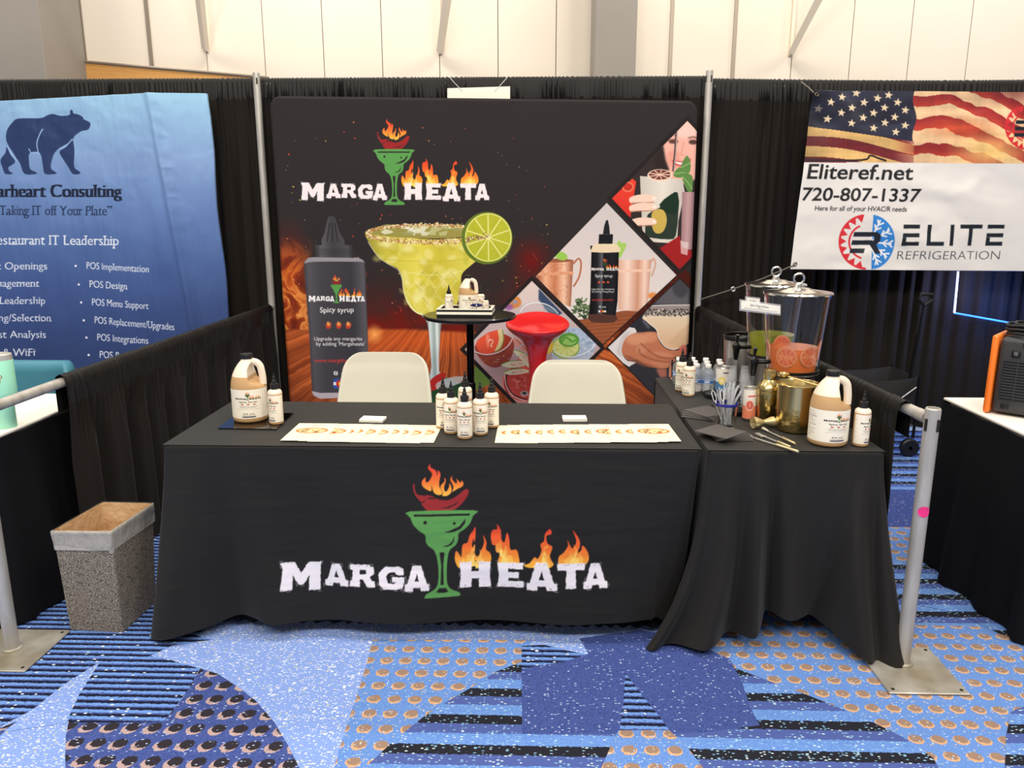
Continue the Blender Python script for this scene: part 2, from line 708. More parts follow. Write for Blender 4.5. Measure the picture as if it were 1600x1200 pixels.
LOGO_FIRE = [
    _q([(845, 505), (828, 470), (832, 435), (845, 445), (855, 460), (860, 410), (880, 400), (890, 370), (905, 350), (912, 335), (915, 360), (910, 400), (905, 385), (900, 420), (920, 460), (935, 440), (950, 400), (945, 370), (960, 400), (958, 430), (975, 445), (980, 470), (970, 495), (940, 500), (935, 515), (925, 480), (890, 480), (870, 490)]),
    _q([(1010, 490), (1020, 440), (1005, 415), (985, 410), (978, 375), (985, 350), (1005, 345), (1003, 325), (1020, 350), (1022, 385), (1035, 400), (1045, 360), (1055, 385), (1060, 430), (1085, 430), (1095, 460), (1090, 490)]),
    _q([(1115, 495), (1140, 485), (1160, 460), (1175, 465), (1190, 430), (1185, 405), (1200, 390), (1205, 360), (1225, 340), (1232, 360), (1210, 370), (1215, 400), (1235, 415), (1225, 450), (1230, 470), (1240, 490), (1215, 505), (1170, 500), (1140, 505)]),
    _q([(1262, 490), (1262, 455), (1280, 440), (1300, 410), (1297, 385), (1310, 410), (1320, 420), (1335, 390), (1320, 345), (1345, 380), (1350, 410), (1340, 440), (1355, 430), (1360, 410), (1375, 425), (1387, 455), (1380, 485), (1340, 495), (1300, 470), (1285, 490)])]
_A = [[(.30, 0), (.66, 0), (.9, .72), (1, .75), (1, 1), (.66, 1), (.63, .86), (.36, .86), (.34, 1), (0, 1), (0, .74), (.1, .72)], [(.40, .62), (.58, .62), (.49, .3)]]
GLYPH = {
    'A': _A,
    'M': [[(0, 0), (.34, .02), (.5, .4), (.66, .05), (1, .03), (.97, .25), (.97, 1), (.68, 1), (.7, .5), (.55, .8), (.44, .8), (.3, .45), (.3, .95), (.02, .95), (.06, .25)]],
    'R': [[(0, 0), (.75, 0), (.95, .12), (.95, .42), (.8, .55), (.88, .72), (1, .75), (1, 1), (.7, 1), (.5, .66), (.4, .66), (.4, 1), (0, 1), (.02, .74), (.1, .7), (.1, .26), (0, .24)], [(.4, .24), (.62, .24), (.66, .42), (.4, .44)]],
    'G': [[(.25, 0), (.8, 0), (.97, .1), (.97, .36), (.7, .36), (.62, .24), (.4, .26), (.3, .45), (.36, .72), (.6, .76), (.68, .66), (.52, .66), (.52, .45), (1, .45), (1, .66), (.92, .95), (.7, 1), (.2, 1), (.02, .8), (0, .3)]],
    'H': [[(0, 0), (.38, 0), (.38, .36), (.62, .36), (.62, 0), (1, 0), (.97, .3), (1, 1), (.62, 1), (.62, .66), (.38, .66), (.38, 1), (0, 1), (.04, .5)]],
    'E': [[(0, 0), (1, 0), (.96, .26), (.42, .24), (.42, .38), (.82, .38), (.82, .62), (.42, .62), (.42, .74), (1, .74), (1, 1), (0, 1), (.06, .5)]],
    'T': [[(0, 0), (1, 0), (.98, .28), (.66, .26), (.68, 1), (.3, 1), (.33, .26), (.02, .28)]]}
LOGO_LETTERS = [('M', 97, 268, 478, 598), ('A', 283, 385, 487, 580), ('R', 392, 498, 487, 577), ('G', 512, 620, 492, 585), ('A', 622, 722, 487, 592),
                ('H', 848, 978, 482, 590), ('E', 1005, 1115, 485, 590), ('A', 1128, 1255, 482, 600), ('T', 1255, 1372, 485, 590), ('A', 1365, 1465, 487, 592)]


def rough_loop(l, amp, rg):
    l = np.asarray(l, float)
    out = []
    for a, b in zip(l, np.roll(l, -1, 0)):
        n = max(1, int(np.linalg.norm(b - a) / (amp * 4)))
        for i in range(n):
            out.append(a + (b - a) * i / n + rg.uniform(-amp, amp, 2))
    return np.array(out)


def paint_logo(cv, T, letters=(238, 232, 234), ground=(38, 35, 35), glass=(88, 150, 78), pepper=(150, 40, 42), simple=False):
    """T maps logo design coordinates to canvas samples"""
    rg = np.random.RandomState(5)

    def col(c0, c1, ys, cm=None):
        p = T(np.array([[690, ys[0]], [690, ys[1]]], float))
        return grade(c0, c1, p[0, 1], p[1, 1], cm)
    for f in LOGO_FLAMES:
        cv.fill([f], col((226, 70, 45), (250, 190, 70), (735, 776), (238, 120, 50)), T=T, curve=4)
    for p in LOGO_PEPPER:
        cv.fill([p], pepper, T=T, curve=3)
    cv.fill([LOGO_GLASS], glass, T=T, curve=3 if not simple else 0)
    if not simple:
        for p in LOGO_PEPPER_CUT + LOGO_GLASS_CUT:
            cv.fill([p], ground, T=T)
        d = _z([(240, 530), (488, 544)])
        cv.ell(d[0, 0], d[0, 1], 2.9, 2.9, ground, T=T)
        cv.ell(d[1, 0], d[1, 1], 2.3, 2.3, ground, T=T)
        cv.line(_z([(240, 635), (300, 640), (380, 625), (450, 640), (525, 630)]), 0.8, (74, 136, 66), T=T, curve=4, alpha=.6)
    for f in LOGO_FIRE:
        cv.fill([f], col((222, 66, 40), (246, 180, 60), (826, 886), (236, 110, 44)), T=T, curve=4)
        if not simple:
            c = np.array([f[:, 0].mean(), f[:, 1].max()])
            g = c + (f - c) * np.array([.62, .6])
            cv.fill([g], col((240, 130, 50), (252, 206, 92), (845, 886)), T=T, curve=4)
            g = c + (f - c) * np.array([.3, .4])
            cv.fill([g], (252, 214, 110), T=T, curve=4)
    for ch, x0, x1, y0, y1 in LOGO_LETTERS:
        ls = []
        for l in GLYPH[ch]:
            l = np.asarray(l, float) * np.array([x1 - x0, y1 - y0]) + np.array([x0, y0])
            ls.append(_q(rough_loop(l, 1.6, rg)))
        cv.fill(ls, letters, T=T)
        if not simple:
            for l, off in ((GLYPH[ch][0], 5.0),):
                l = np.asarray(l, float) * np.array([x1 - x0, y1 - y0]) + np.array([x0, y0])
                c = l.mean(0)
                o = l + np.sign(l - c) * off
                for i in range(len(o)):
                    if rg.rand() < 0.6:
                        a, b = o[i], o[(i + 1) % len(o)]
                        u = (b - a)
                        ln = np.linalg.norm(u)
                        if ln < 6:
                            continue
                        cv.line(_q([a, a + u * min(1, 16 / ln)]), 0.55, letters, T=T, alpha=.9)
            for _ in range(7):
                p = np.array([rg.uniform(x0 + 8, x1 - 8), rg.choice([y0 + 7, y1 - 8])])
                cv.line(_q([p, p + np.array([rg.uniform(-4, 6), rg.uniform(-3, 3)])]), 0.7, ground, T=T)


def affine(src0, src1, dst0, dst1, base):
    """design box src (two corners) -> design box dst, followed by the base mapping"""
    s0, s1, d0, d1 = [np.asarray(v, float) for v in (src0, src1, dst0, dst1)]
    k = (d1 - d0) / (s1 - s0)
    return lambda p: base((np.asarray(p, float) - s0) * k + d0)
# ------------------------------------------------------------------ carpet (procedural, world-sized pattern)
def carpet(name, base, dots=None, stripes=None, speck=None, weave=1.0):
    m = bpy.data.materials.new(name)
    t, b = nt(m)
    N, Lk = t.nodes, t.links
    b.inputs['Roughness'].default_value = 0.95
    b.inputs['Specular IOR Level'].default_value = 0.1
    tc = N.new('ShaderNodeTexCoord')
    sp = N.new('ShaderNodeSeparateXYZ')
    Lk.new(tc.outputs['Object'], sp.inputs[0])

    def M(op, a, b_=None, c=None):
        n = N.new('ShaderNodeMath')
        n.operation = op
        for i, v in enumerate((a, b_, c)):
            if v is None:
                continue
            if isinstance(v, (int, float)):
                n.inputs[i].default_value = v
            else:
                Lk.new(v, n.inputs[i])
        return n.outputs[0]

    def mix(fac, a, b_):
        n = N.new('ShaderNodeMix')
        n.data_type = 'RGBA'
        Lk.new(fac, n.inputs[0])
        for i, v in ((6, a), (7, b_)):
            if isinstance(v, tuple):
                n.inputs[i].default_value = L4(v)
            else:
                Lk.new(v, n.inputs[i])
        return n.outputs[2]
    nz = N.new('ShaderNodeTexNoise')
    nz.inputs['Scale'].default_value = 90
    nz.inputs['Detail'].default_value = 3
    Lk.new(tc.outputs['Object'], nz.inputs['Vector'])
    wob = M('SUBTRACT', nz.outputs['Fac'], 0.5)
    X = M('ADD', sp.outputs[0], M('MULTIPLY', wob, 0.012))
    Y = M('ADD', sp.outputs[1], M('MULTIPLY', wob, 0.012))
    # two-tone tufts
    n2 = N.new('ShaderNodeTexNoise')
    n2.inputs['Scale'].default_value = 260
    n2.inputs['Detail'].default_value = 2
    Lk.new(tc.outputs['Object'], n2.inputs['Vector'])
    r2 = N.new('ShaderNodeMapRange')
    r2.inputs[1].default_value = 0.35
    r2.inputs[2].default_value = 0.65
    Lk.new(n2.outputs['Fac'], r2.inputs[0])
    c = mix(r2.outputs[0], base[0], base[1])
    if stripes:
        for period, phase, lo, hi, colr in stripes:
            ph = M('FRACT', M('DIVIDE', M('ADD', Y, phase), period))
            k = M('MULTIPLY', M('GREATER_THAN', ph, lo), M('LESS_THAN', ph, hi))
            c = mix(k, c, colr)
    if dots:
        (px, py, ox, oy, layers) = dots
        for dx, dy, rx, ry, colr in layers:
            fx = M('MULTIPLY', M('SUBTRACT', M('FRACT', M('DIVIDE', M('SUBTRACT', X, ox + dx - px / 2), px)), 0.5), px / rx)
            fy = M('MULTIPLY', M('SUBTRACT', M('FRACT', M('DIVIDE', M('SUBTRACT', Y, oy + dy - py / 2), py)), 0.5), py / ry)
            d = M('ADD', M('MULTIPLY', fx, fx), M('MULTIPLY', fy, fy))
            c = mix(M('LESS_THAN', d, 1.0), c, colr)
    for scale, stretch, thr, colr in (speck or []):
        mp = N.new('ShaderNodeMapping')
        mp.inputs['Scale'].default_value = stretch
        Lk.new(tc.outputs['Object'], mp.inputs[0])
        vo = N.new('ShaderNodeTexVoronoi')
        vo.inputs['Scale'].default_value = scale
        Lk.new(mp.outputs[0], vo.inputs['Vector'])
        sc = N.new('ShaderNodeSeparateXYZ')
        Lk.new(vo.outputs['Color'], sc.inputs[0])
        k = M('MULTIPLY', M('GREATER_THAN', sc.outputs[0], thr), M('LESS_THAN', vo.outputs['Distance'], 0.42))
        c = mix(k, c, colr)
    Lk.new(c, b.inputs['Base Color'])
    bp = N.new('ShaderNodeBump')
    bp.inputs['Strength'].default_value = 0.5
    bp.inputs['Distance'].default_value = 0.004
    Lk.new(n2.outputs['Fac'], bp.inputs['Height'])
    Lk.new(bp.outputs[0], b.inputs['Normal'])
    return m


BLUE, BLUE2 = (110, 147, 208), (84, 123, 192)
LAV, LAV2 = (146, 168, 222), (102, 136, 206)
NAVY, NAVY2 = (74, 90, 152), (52, 68, 128)
INK = (34, 35, 44)
SPK = [(150, (.8, 1.6, 1), 0.93, (200, 184, 140)), (120, (1, 1.6, 1), 0.95, (176, 200, 236))]
SPKW = [(130, (.8, 1.8, 1), 0.74, (214, 222, 246)), (110, (.9, 1.6, 1), 0.92, (206, 202, 150)), (90, (.7, 1.6, 1), 0.95, (238, 238, 240))]
SPKN = [(120, (.8, 1.8, 1), 0.93, (176, 190, 226)), (150, (1, 1.6, 1), 0.93, (40, 50, 96))]
SPKS = [(120, (.7, 1.8, 1), 0.86, (136, 182, 214)), (110, (.8, 1.6, 1), 0.93, (196, 214, 220))]
SPKF = [(130, (.8, 1.8, 1), 0.90, (150, 178, 226)), (130, (.8, 1.8, 1), 0.90, (52, 66, 116)), (80, (.8, 1.6, 1), 0.96, (214, 222, 230))]
TAN = [(0.0, -0.003, 0.0235, 0.021, (198, 158, 122)), (0.002, 0.002, 0.0195, 0.017, (146, 120, 104))]
DRK = [(-0.004, -0.006, 0.024, 0.022, (172, 148, 146)), (0.003, 0.004, 0.022, 0.020, (46, 42, 48))]
CARPET = [
    carpet('carpet_speckled_blue', (LAV, LAV2), speck=SPKW),
    carpet('carpet_tan_dots', (BLUE, BLUE2), dots=(0.0672, 0.0742, 0.914, 2.443, TAN), speck=SPK),
    carpet('carpet_dark_dots', (NAVY, NAVY2), dots=(0.0672, 0.0742, -0.948, 2.277, DRK), speck=SPKN),
    carpet('carpet_fine_stripes', (BLUE, (98, 138, 208)), stripes=[(0.0335, 0.004, 0.0, 0.46, (26, 30, 52)), (0.0335, 0.004, 0.40, 0.58, NAVY)], speck=SPKF),
    carpet('carpet_wide_stripes', (BLUE, BLUE2), stripes=[(0.140, 0.000, 0.02, 0.33, INK), (0.140, 0.0, 0.70, 1.0, NAVY), (0.140, 0.0, 0.0, 0.02, NAVY)], speck=SPKS),
    carpet('carpet_plain_navy', (NAVY, NAVY2), speck=SPKN),
]

fl = MB()
fl.add([(-12, -6, 0), (12, -6, 0), (12, 8.2, 0), (-12, 8.2, 0)], [(0, 1, 2, 3)], 0)
_lv = [0.0]


def patch(px, mi, curve=0, world=None):
    """carpet motif: measured outline laid on the floor"""
    P = np.array(px, float)
    W = at_z(P[:, 0], P[:, 1], 0.0)[:, :2] if world is None else np.array(world, float)
    if curve:
        W = spline(W, curve)
    _lv[0] += 0.00012
    fl.add([(x, y, _lv[0]) for x, y in W], [tuple(range(len(W)))], mi)


def patch_w(W, mi):
    patch([(0, 0)], mi, world=W)


# fields further away and to the sides
patch_w([(-4.5, 2.30), (-1.32, 2.30), (-1.1, 2.62), (-1.1, 4.4), (-4.5, 4.4)], 3)
patch_w([(1.15, 1.0), (4.5, 1.0), (4.5, 3.36), (0.9, 3.36), (0.72, 2.62), (0.9, 2.3)], 1)
patch_w([(1.2, 2.75), (2.5, 2.72), (2.45, 3.3), (1.2, 3.3)], 4)
patch_w([(1.0, 3.3), (4.5, 3.3), (4.5, 3.72), (1.0, 3.72)], 1)
patch_w([(1.0, 3.70), (4.5, 3.70), (4.5, 4.25), (1.0, 4.25)], 5)
patch_w([(1.0, 4.25), (4.5, 4.25), (4.5, 5.5), (1.0, 5.5)], 4)
# left: fine stripes, the light wedge through them, the dark-dotted disc
patch([(0, 1040), (60, 1000), (250, 975), (330, 1000), (250, 1010), (100, 1035), (155, 1048), (60, 1095), (0, 1140)], 3)
patch([(95, 1012), (250, 1003), (310, 1004), (240, 1012), (140, 1022)], 3)
patch([(0, 1075), (120, 1026), (200, 1020), (262, 1030), (312, 1045), (298, 1072), (270, 1110), (254, 1130), (106, 1130), (112, 1100), (130, 1060), (0, 1148)], 3)
patch([(157, 1034), (140, 1060), (124, 1085), (110, 1115), (104, 1130), (0, 1145), (0, 1136), (50, 1110), (100, 1070)], 0)
patch([(0, 1150), (0, 1138), (28, 1127), (10, 1140)], 2)
patch([(313, 1045), (340, 1053), (375, 1076), (400, 1096), (428, 1128), (450, 1165), (470, 1205), (480, 1240), (104, 1240), (102, 1180), (103, 1150), (107, 1130), (255, 1129), (285, 1092), (300, 1068)], 2)
# middle: pale wedge, tan dots, large disc of wide stripes with a navy vase on it
patch([(582, 1000), (575, 1030), (560, 1080), (543, 1130), (522, 1200), (510, 1250), (640, 1250), (800, 1100), (830, 1000)], 1)
patch([(820, 1033), (775, 1050), (738, 1074), (700, 1096), (660, 1122), (615, 1158), (575, 1196), (540, 1250), (1490, 1250), (1475, 1215), (1458, 1185), (1425, 1160), (1370, 1132), (1310, 1106), (1260, 1086), (1200, 1064), (1150, 1045), (1050, 1030), (900, 1028)], 4)
patch([(815, 1048), (830, 1036), (920, 1022), (905, 998), (1000, 985), (1060, 995), (1140, 1030), (1160, 1068), (1172, 1105), (1187, 1134), (1100, 1145), (1048, 1147), (968, 1147), (880, 1147), (816, 1147)], 5)
patch([(815, 1010), (850, 1008), (890, 1018), (918, 1023), (880, 1035), (830, 1043), (815, 1046)], 3)
patch([(977, 1052), (990, 1070), (1010, 1095), (1030, 1120), (1046, 1142), (968, 1142), (974, 1100)], 3)
patch([(966, 1142), (1046, 1142), (1075, 1170), (1110, 1215), (1130, 1250), (915, 1250), (940, 1200), (955, 1165)], 1)
patch([(1600, 1105), (1580, 1112), (1572, 1150), (1570, 1200), (1565, 1250), (1700, 1250), (1700, 1105)], 4)
patch([(1430, 945), (1500, 960), (1560, 990), (1610, 1005), (1680, 1000), (1640, 920), (1470, 860), (1432, 880)], 4)
floor = fl.build('floor', CARPET, smooth=False, fix=False)
floor['kind'] = 'structure'


# ------------------------------------------------------------------ hall wall behind the drapes
def struct(mb, name, mats, **kw):
    o = mb.build(name, mats, **kw)
    o['kind'] = 'structure'
    return o


m_wall = mat('cream_wall_panel', (232, 222, 207), 0.6, spec=0.2, noise=(0.6, (228, 217, 200), (1, 1, 1)))
m_seam = mat('panel_joint', (176, 160, 138), 0.8)
m_metal_trim = mat('joint_trim', (150, 138, 124), 0.4, metal=0.4)
m_col = mat('grey_column', (150, 143, 134), 0.7, noise=(1.2, (142, 136, 128), (1, 1, 1)))
m_oak = mat('oak_panel', (216, 162, 92), 0.5, noise=(2.5, (202, 146, 78), (1, 1, 14)))
m_brace = mat('brace_paint', (226, 214, 194), 0.5)
YW = 8.0
w = MB()
seams = [-7.3, -6.7, -6.1, -5.5] + [float(at_y(p, 50, YW)[0]) for p in (129, 233, 320, 411, 504, 596, 686, 778, 869)] + [float(at_y(p, 50, YW)[0]) for p in (1049, 1148, 1240, 1332, 1424, 1516, 1612)] + [6.0, 6.6, 7.2]
edges = [-9.0] + seams + [9.0]
for a, b in zip(edges[:-1], edges[1:]):
    w.box((a + .004, YW, 0), (b - .004, YW + .06, 6.2), 0)
w.box((-9, YW + .045, 0), (9, YW + .12, 6.2), 1)
struct(w, 'wall_back', [m_wall, m_seam], smooth=False)
# metal trims at some joints
n = 1
for p in (129, 233, 1049, 1148):
    x = float(at_y(p, 50, YW)[0])
    t_ = MB()
    t_.box((x - .017, YW - .018, 2.0), (x + .017, YW + .002, 6.0), 0)
    struct(t_, 'trim_%d' % n, m_metal_trim, smooth=False)
    n += 1
# oak wainscot whose sloping top runs down to the right
oak = MB()
p0, p1, p2 = at_y(85, 94, YW - .03), at_y(200, 104, YW - .03), at_y(420, 123, YW - .03)
prof = [(-9.0, 3.35), (p0[0], p0[2]), (p1[0], p1[2]), (p2[0], p2[2]), (p2[0] + .4, 2.2), (-9.0, 2.2)]
oak.prism(prof, YW - .03, YW - .001, 0)
struct(oak, 'trim_%d' % n, m_oak, smooth=False)
n += 1
cap = MB()
cap.tube([(-9.0, YW - .035, 3.36), (p0[0], YW - .035, p0[2] + .01), (p1[0], YW - .035, p1[2] + .01), (p2[0], YW - .035, p2[2] + .01)], .014, 6)
struct(cap, 'trim_%d' % n, m_metal_trim)
n += 1
# columns
c1 = MB()
xa, xb = float(at_y(930, 50, 7.4)[0]), float(at_y(995, 50, 7.4)[0])
c1.rbox((xa, 7.4, 0), (xb, 7.98, 6.2), .006, 1)
o = struct(c1, 'column', m_col)
c2 = MB()
xa2, xb2 = float(at_y(-25, 50, 7.3)[0]), float(at_y(64, 50, 7.3)[0])
c2.rbox((xa2, 7.3, 0), (xb2, 7.98, 6.2), .006, 1)
struct(c2, 'column', m_col)
# slanted braces that carry the upper wall
for (fx, fy, tx, ty) in ((320, 76, 350, -10), (687, 80, 738, -10), (1237, 82, 1306, -10)):
    f = at_y(fx, fy, YW - .06)
    t2 = at_y(tx, ty, YW - .75)
    b_ = MB()
    b_.tube([(f[0], YW - .045, f[2]), (f[0] + .32, YW - .95, f[2] + 1.1)], [.035, .055], 4)
    struct(b_, 'wall_brace', m_brace, smooth=False)
    b_ = MB()
    b_.box((f[0] - .014, YW - .05, f[2] - .02), (f[0] + .014, YW, f[2] + 1.5))
    struct(b_, 'trim_%d' % n, m_brace, smooth=False)
    n += 1

# ------------------------------------------------------------------ pipe and drape
m_drape = mat('black_drape_cloth', (29, 24, 20), 0.85, spec=0.2, sheen=0.03)
m_drape_hd = mat('black_drape_header', (22, 20, 19), 0.6, spec=0.35)
m_pipe = mat('brushed_aluminium_pipe', (190, 186, 178), 0.42, metal=0.35, noise=(9, (166, 161, 152), (3, 3, .5)))
m_plate = mat('scuffed_steel_plate', (190, 188, 180), 0.45, metal=0.45, noise=(6, (150, 140, 122), (1, 1, 1)))
ZT, ZR = 2.445, 0.905


def drape(name, label, p0, p1, ztop, zbot, seed, pleat=0.085, amp=0.022, header=0.13, sag=0.0, group=None, nz=34, facing=1, zb1=None, step=.0085, hd=.012):
    """gathered cloth hung over a rail from p0 to p1; facing: side of the visible front"""
    rg = np.random.RandomState(seed)
    p0, p1 = np.array(p0, float), np.array(p1, float)
    Ln = np.linalg.norm(p1 - p0)
    d = (p1 - p0) / Ln
    nrm = np.array([d[1], -d[0]]) * facing
    s = np.arange(0, Ln + 1e-6, step)
    s[-1] = Ln
    # irregular pleats
    ph = np.cumsum(np.interp(s, np.linspace(0, Ln, int(Ln / .12) + 3), rg.uniform(.55, 1.6, int(Ln / .12) + 3)) * step / pleat * 2 * PI)
    A = np.interp(s, np.linspace(0, Ln, int(Ln / .2) + 3), rg.uniform(.35, 1.25, int(Ln / .2) + 3))
    low = np.interp(s, np.linspace(0, Ln, int(Ln / .35) + 3), rg.uniform(-1, 1, int(Ln / .35) + 3))
    gat = np.cumsum(np.interp(s, np.linspace(0, Ln, int(Ln / .05) + 3), rg.uniform(.5, 1.8, int(Ln / .05) + 3)) * step / .030 * 2 * PI)
    gA = np.interp(s, np.linspace(0, Ln, int(Ln / .07) + 3), rg.uniform(.2, 1.2, int(Ln / .07) + 3))
    zt = ztop - sag * np.sin(s / Ln * PI)
    rows, hdr = [], []
    R = .024
    # back flap, over the rail, then down the front
    for off, dz in ((-R, -header), (-R, -.03), (-R * .7, -.004), (0, .006), (R * .7, -.004), (R, -.03)):
        g = hd * gA * np.sin(gat)
        o_ = off + (g * .35 if abs(off) > R * .5 else 0)
        rows.append(np.stack([p0[0] + d[0] * s + nrm[0] * o_, p0[1] + d[1] * s + nrm[1] * o_, zt + dz + (.004 * gA * np.cos(gat) if dz > -.02 else 0)], 1))
        hdr.append(1)
    zs = np.concatenate([np.linspace(.05, header, 5), header + (np.linspace(0, 1, nz) ** 1.1)[1:] * (1 - header)])
    for k, q in enumerate(zs):
        f = np.clip((q - header) / .25, 0, 1) if q > header else 0
        prof = np.sin(ph) + .35 * np.sin(2 * ph + 1.0)
        o_ = R * (1 - .5 * f) + (1 - f) * hd * gA * np.sin(gat) + f * amp * A * prof + .018 * low * q
        zb = zbot if zb1 is None else zbot + (zb1 - zbot) * s / Ln
        z = zt - q * (zt - zb) + (.006 * np.sin(ph * .5) * (q > .97))
        rows.append(np.stack([p0[0] + d[0] * s + nrm[0] * o_, p0[1] + d[1] * s + nrm[1] * o_, z], 1))
        hdr.append(1 if q < header else 0)
    G = MB()
    P = np.array(rows)
    k0 = sum(hdr)
    G.grid(P[:k0], 1)
    G.grid(P[k0 - 1:], 0)
    o = G.build(name, [m_drape, m_drape_hd], smooth=True, angle=80, fix=False)
    bm = bmesh.new()
    bm.from_mesh(o.data)
    bmesh.ops.remove_doubles(bm, verts=bm.verts, dist=1e-5)
    bm.to_mesh(o.data)
    bm.free()
    tag(o, label, 'drape', group)
    return o


XL, XR, YB = -1.72, 1.305, 5.5
YF = 2.467
XFL, XFR = -1.735, 1.458
drape('back_drape', 'tall black pleated drape across the back, behind the black printed backdrop', (XL - .005, YB), (XR + .005, YB), ZT, 0.03, 11, pleat=.07, amp=.018, header=.058, group='tall back drapes')
drape('back_drape', 'tall black pleated drape at left, behind the blue banner', (-4.6, YB), (XL - .008, YB), ZT, 0.03, 12, pleat=.10, amp=.026, header=.058, group='tall back drapes')
drape('back_drape', 'tall black pleated drape at right, behind the white flag banner', (XR + .008, YB), (4.6, YB), ZT - .015, 0.03, 13, pleat=.10, amp=.022, header=.058, sag=.02, group='tall back drapes')
drape('side_drape', 'low black drape dividing the booth from the blue banner side', (XL, YB - .12), (XFL + .005, YF + .47), ZR + .015, 0.02, 21, pleat=.26, amp=.036, header=.15, group='low side drapes', facing=-1, nz=30, hd=.010)
drape('side_drape', 'low black drape behind the drink dispensers at right', (XR, YB - .12), (XFR - .022, YF + .14), ZR + .015, 0.02, 22, pleat=.20, amp=.024, header=.13, group='low side drapes', facing=1, nz=30, hd=.008)


def post(name, label, x, y, h, base=None, group=None, r=.024, sticker=False):
    t = thing(name, label, 'post', (x, y, 0), 0, group)
    b = MB()
    b.lathe([(r, 0.006), (r, h - .004), (r - .003, h), (r - .006, h), (r - .006, h - .05), (0, h - .05)], 24)
    pole_ = b.build('pole', m_pipe, t)
    for k in (2, 3):          # slots that take the rails
        a = k * PI / 2 + .4
        q = MB()
        q.box((r * math.cos(a) - .004, r * math.sin(a) - .004, h - .075), (r * math.cos(a) + .004, r * math.sin(a) + .004, h - .035))
        q.build('slot', mat_slot, pole_, smooth=False)
    if base:
        (x0, y0, x1, y1, ang) = base
        p = MB()
        p.rbox((x0 - x, y0 - y, 0.001), (x1 - x, y1 - y, .009), .003, 1)
        o_ = p.build('base_plate', m_plate, t)
        p = MB()
        p.lathe([(.034, .0085), (.034, .014), (.0245, .018)], 20)
        p.build('collar', m_plate, t)
        for (qx, qy) in ((x0 + .02, y0 + .02), (x1 - .02, y0 + .02), (x1 - .02, y1 - .02), (x0 + .02, y1 - .02)):
            s_ = MB()
            s_.lathe([(.006, .0085), (.006, .0102), (0, .0102)], 10, (qx - x, qy - y, 0))
            s_.build('bolt', mat_slot, o_)
    if sticker:
        st = MB()
        st.lathe([(r + .0006, -.019), (r + .0006, .019)], 12, (0, 0, 0), 0, -PI / 2 - .72, -PI / 2 + .72)
        # round outline: keep the points inside a circle
        bmv = []
        k = 20
        vs = [(0.0, 0.0)] + [(.019 * math.cos(2 * PI * i / k), .019 * math.sin(2 * PI * i / k)) for i in range(k)]
        st = MB()
        pv = []
        for u, v in vs:
            a = -PI / 2 - .06 + u / r
            pv.append(((r + .0022) * math.cos(a), (r + .0022) * math.sin(a), .583 + v))
        st.add(pv, [(0, i + 1, (i + 1) % k + 1) for i in range(k)])
        s2 = st.build('sticker', mat('pink_sticker', (236, 50, 130), .6), t, fix=False)
        s2['label'] = 'round pink sticker'
    return t


mat_slot = mat('dark_slot', (40, 38, 36), .6, metal=.4)
post('drape_post', 'tall silver post at the left end of the backdrop', XL, YB - .062, ZT + .03, (XL - .2, YB - .12, XL + .2, YB + .28, 0), 'tall drape posts')
post('drape_post', 'tall silver post at the right end of the backdrop', XR, YB - .062, ZT + .03, (XR - .2, YB - .12, XR + .2, YB + .28, 0), 'tall drape posts')
post('rail_post', 'short silver post with pink sticker on square base at right front', XFR, YF, .935, (1.335, 2.29, 1.60, 2.57, 0), 'short front posts', sticker=True)
post('rail_post', 'short silver post on steel base plate at left front', XFL, YF, .935, (-2.02, 2.33, -1.60, 2.60, 0), 'short front posts')


def rail(label, p0, p1, z, group=None):
    b = MB()
    P0, P1 = Vector((p0[0], p0[1], z)), Vector((p1[0], p1[1], z))
    b.tube([P0, P1], .020, 14, 0)
    o = b.build('drape_rail', m_pipe)
    tag(o, label, 'rail', group)
    d = (P1 - P0).normalized()
    for e, s in ((P0, 1), (P1, -1)):
        h = MB()
        h.tube([e - d * s * .003, e + d * s * .055], .0212, 14, 0)
        h.build('end_sleeve', m_pipe, o)
    return o


rail('horizontal silver rail under the left low drape, bare at its front end', (XL, YB - .07), (XFL, YF + .03), ZR - .012, 'low rails')
rail('horizontal silver rail through the right low drape, meeting the stickered post', (XR, YB - .07), (XFR, YF + .03), ZR - .012, 'low rails')
rail('top rail carrying the drape behind the printed backdrop', (XL + .03, YB), (XR - .03, YB), ZT - .034, 'top rails')
rail('top rail carrying the drape behind the blue banner', (-4.6, YB), (XL - .03, YB), ZT - .034, 'top rails')
rail('top rail carrying the drape behind the flag banner', (XR + .03, YB), (4.6, YB), ZT - .062, 'top rails')
# ------------------------------------------------------------------ printed fabric backdrop
m_print = print_mat('dye_printed_fabric', .8, .12)
m_print_matte = print_mat('dye_printed_cloth', .8, .2, sheen=.05)


def project(P):
    d = np.asarray(P, float) - CAM
    z = d @ _fw
    return 800 + FPX * (d @ _ri) / z, 600 - FPX * (d @ _up) / z


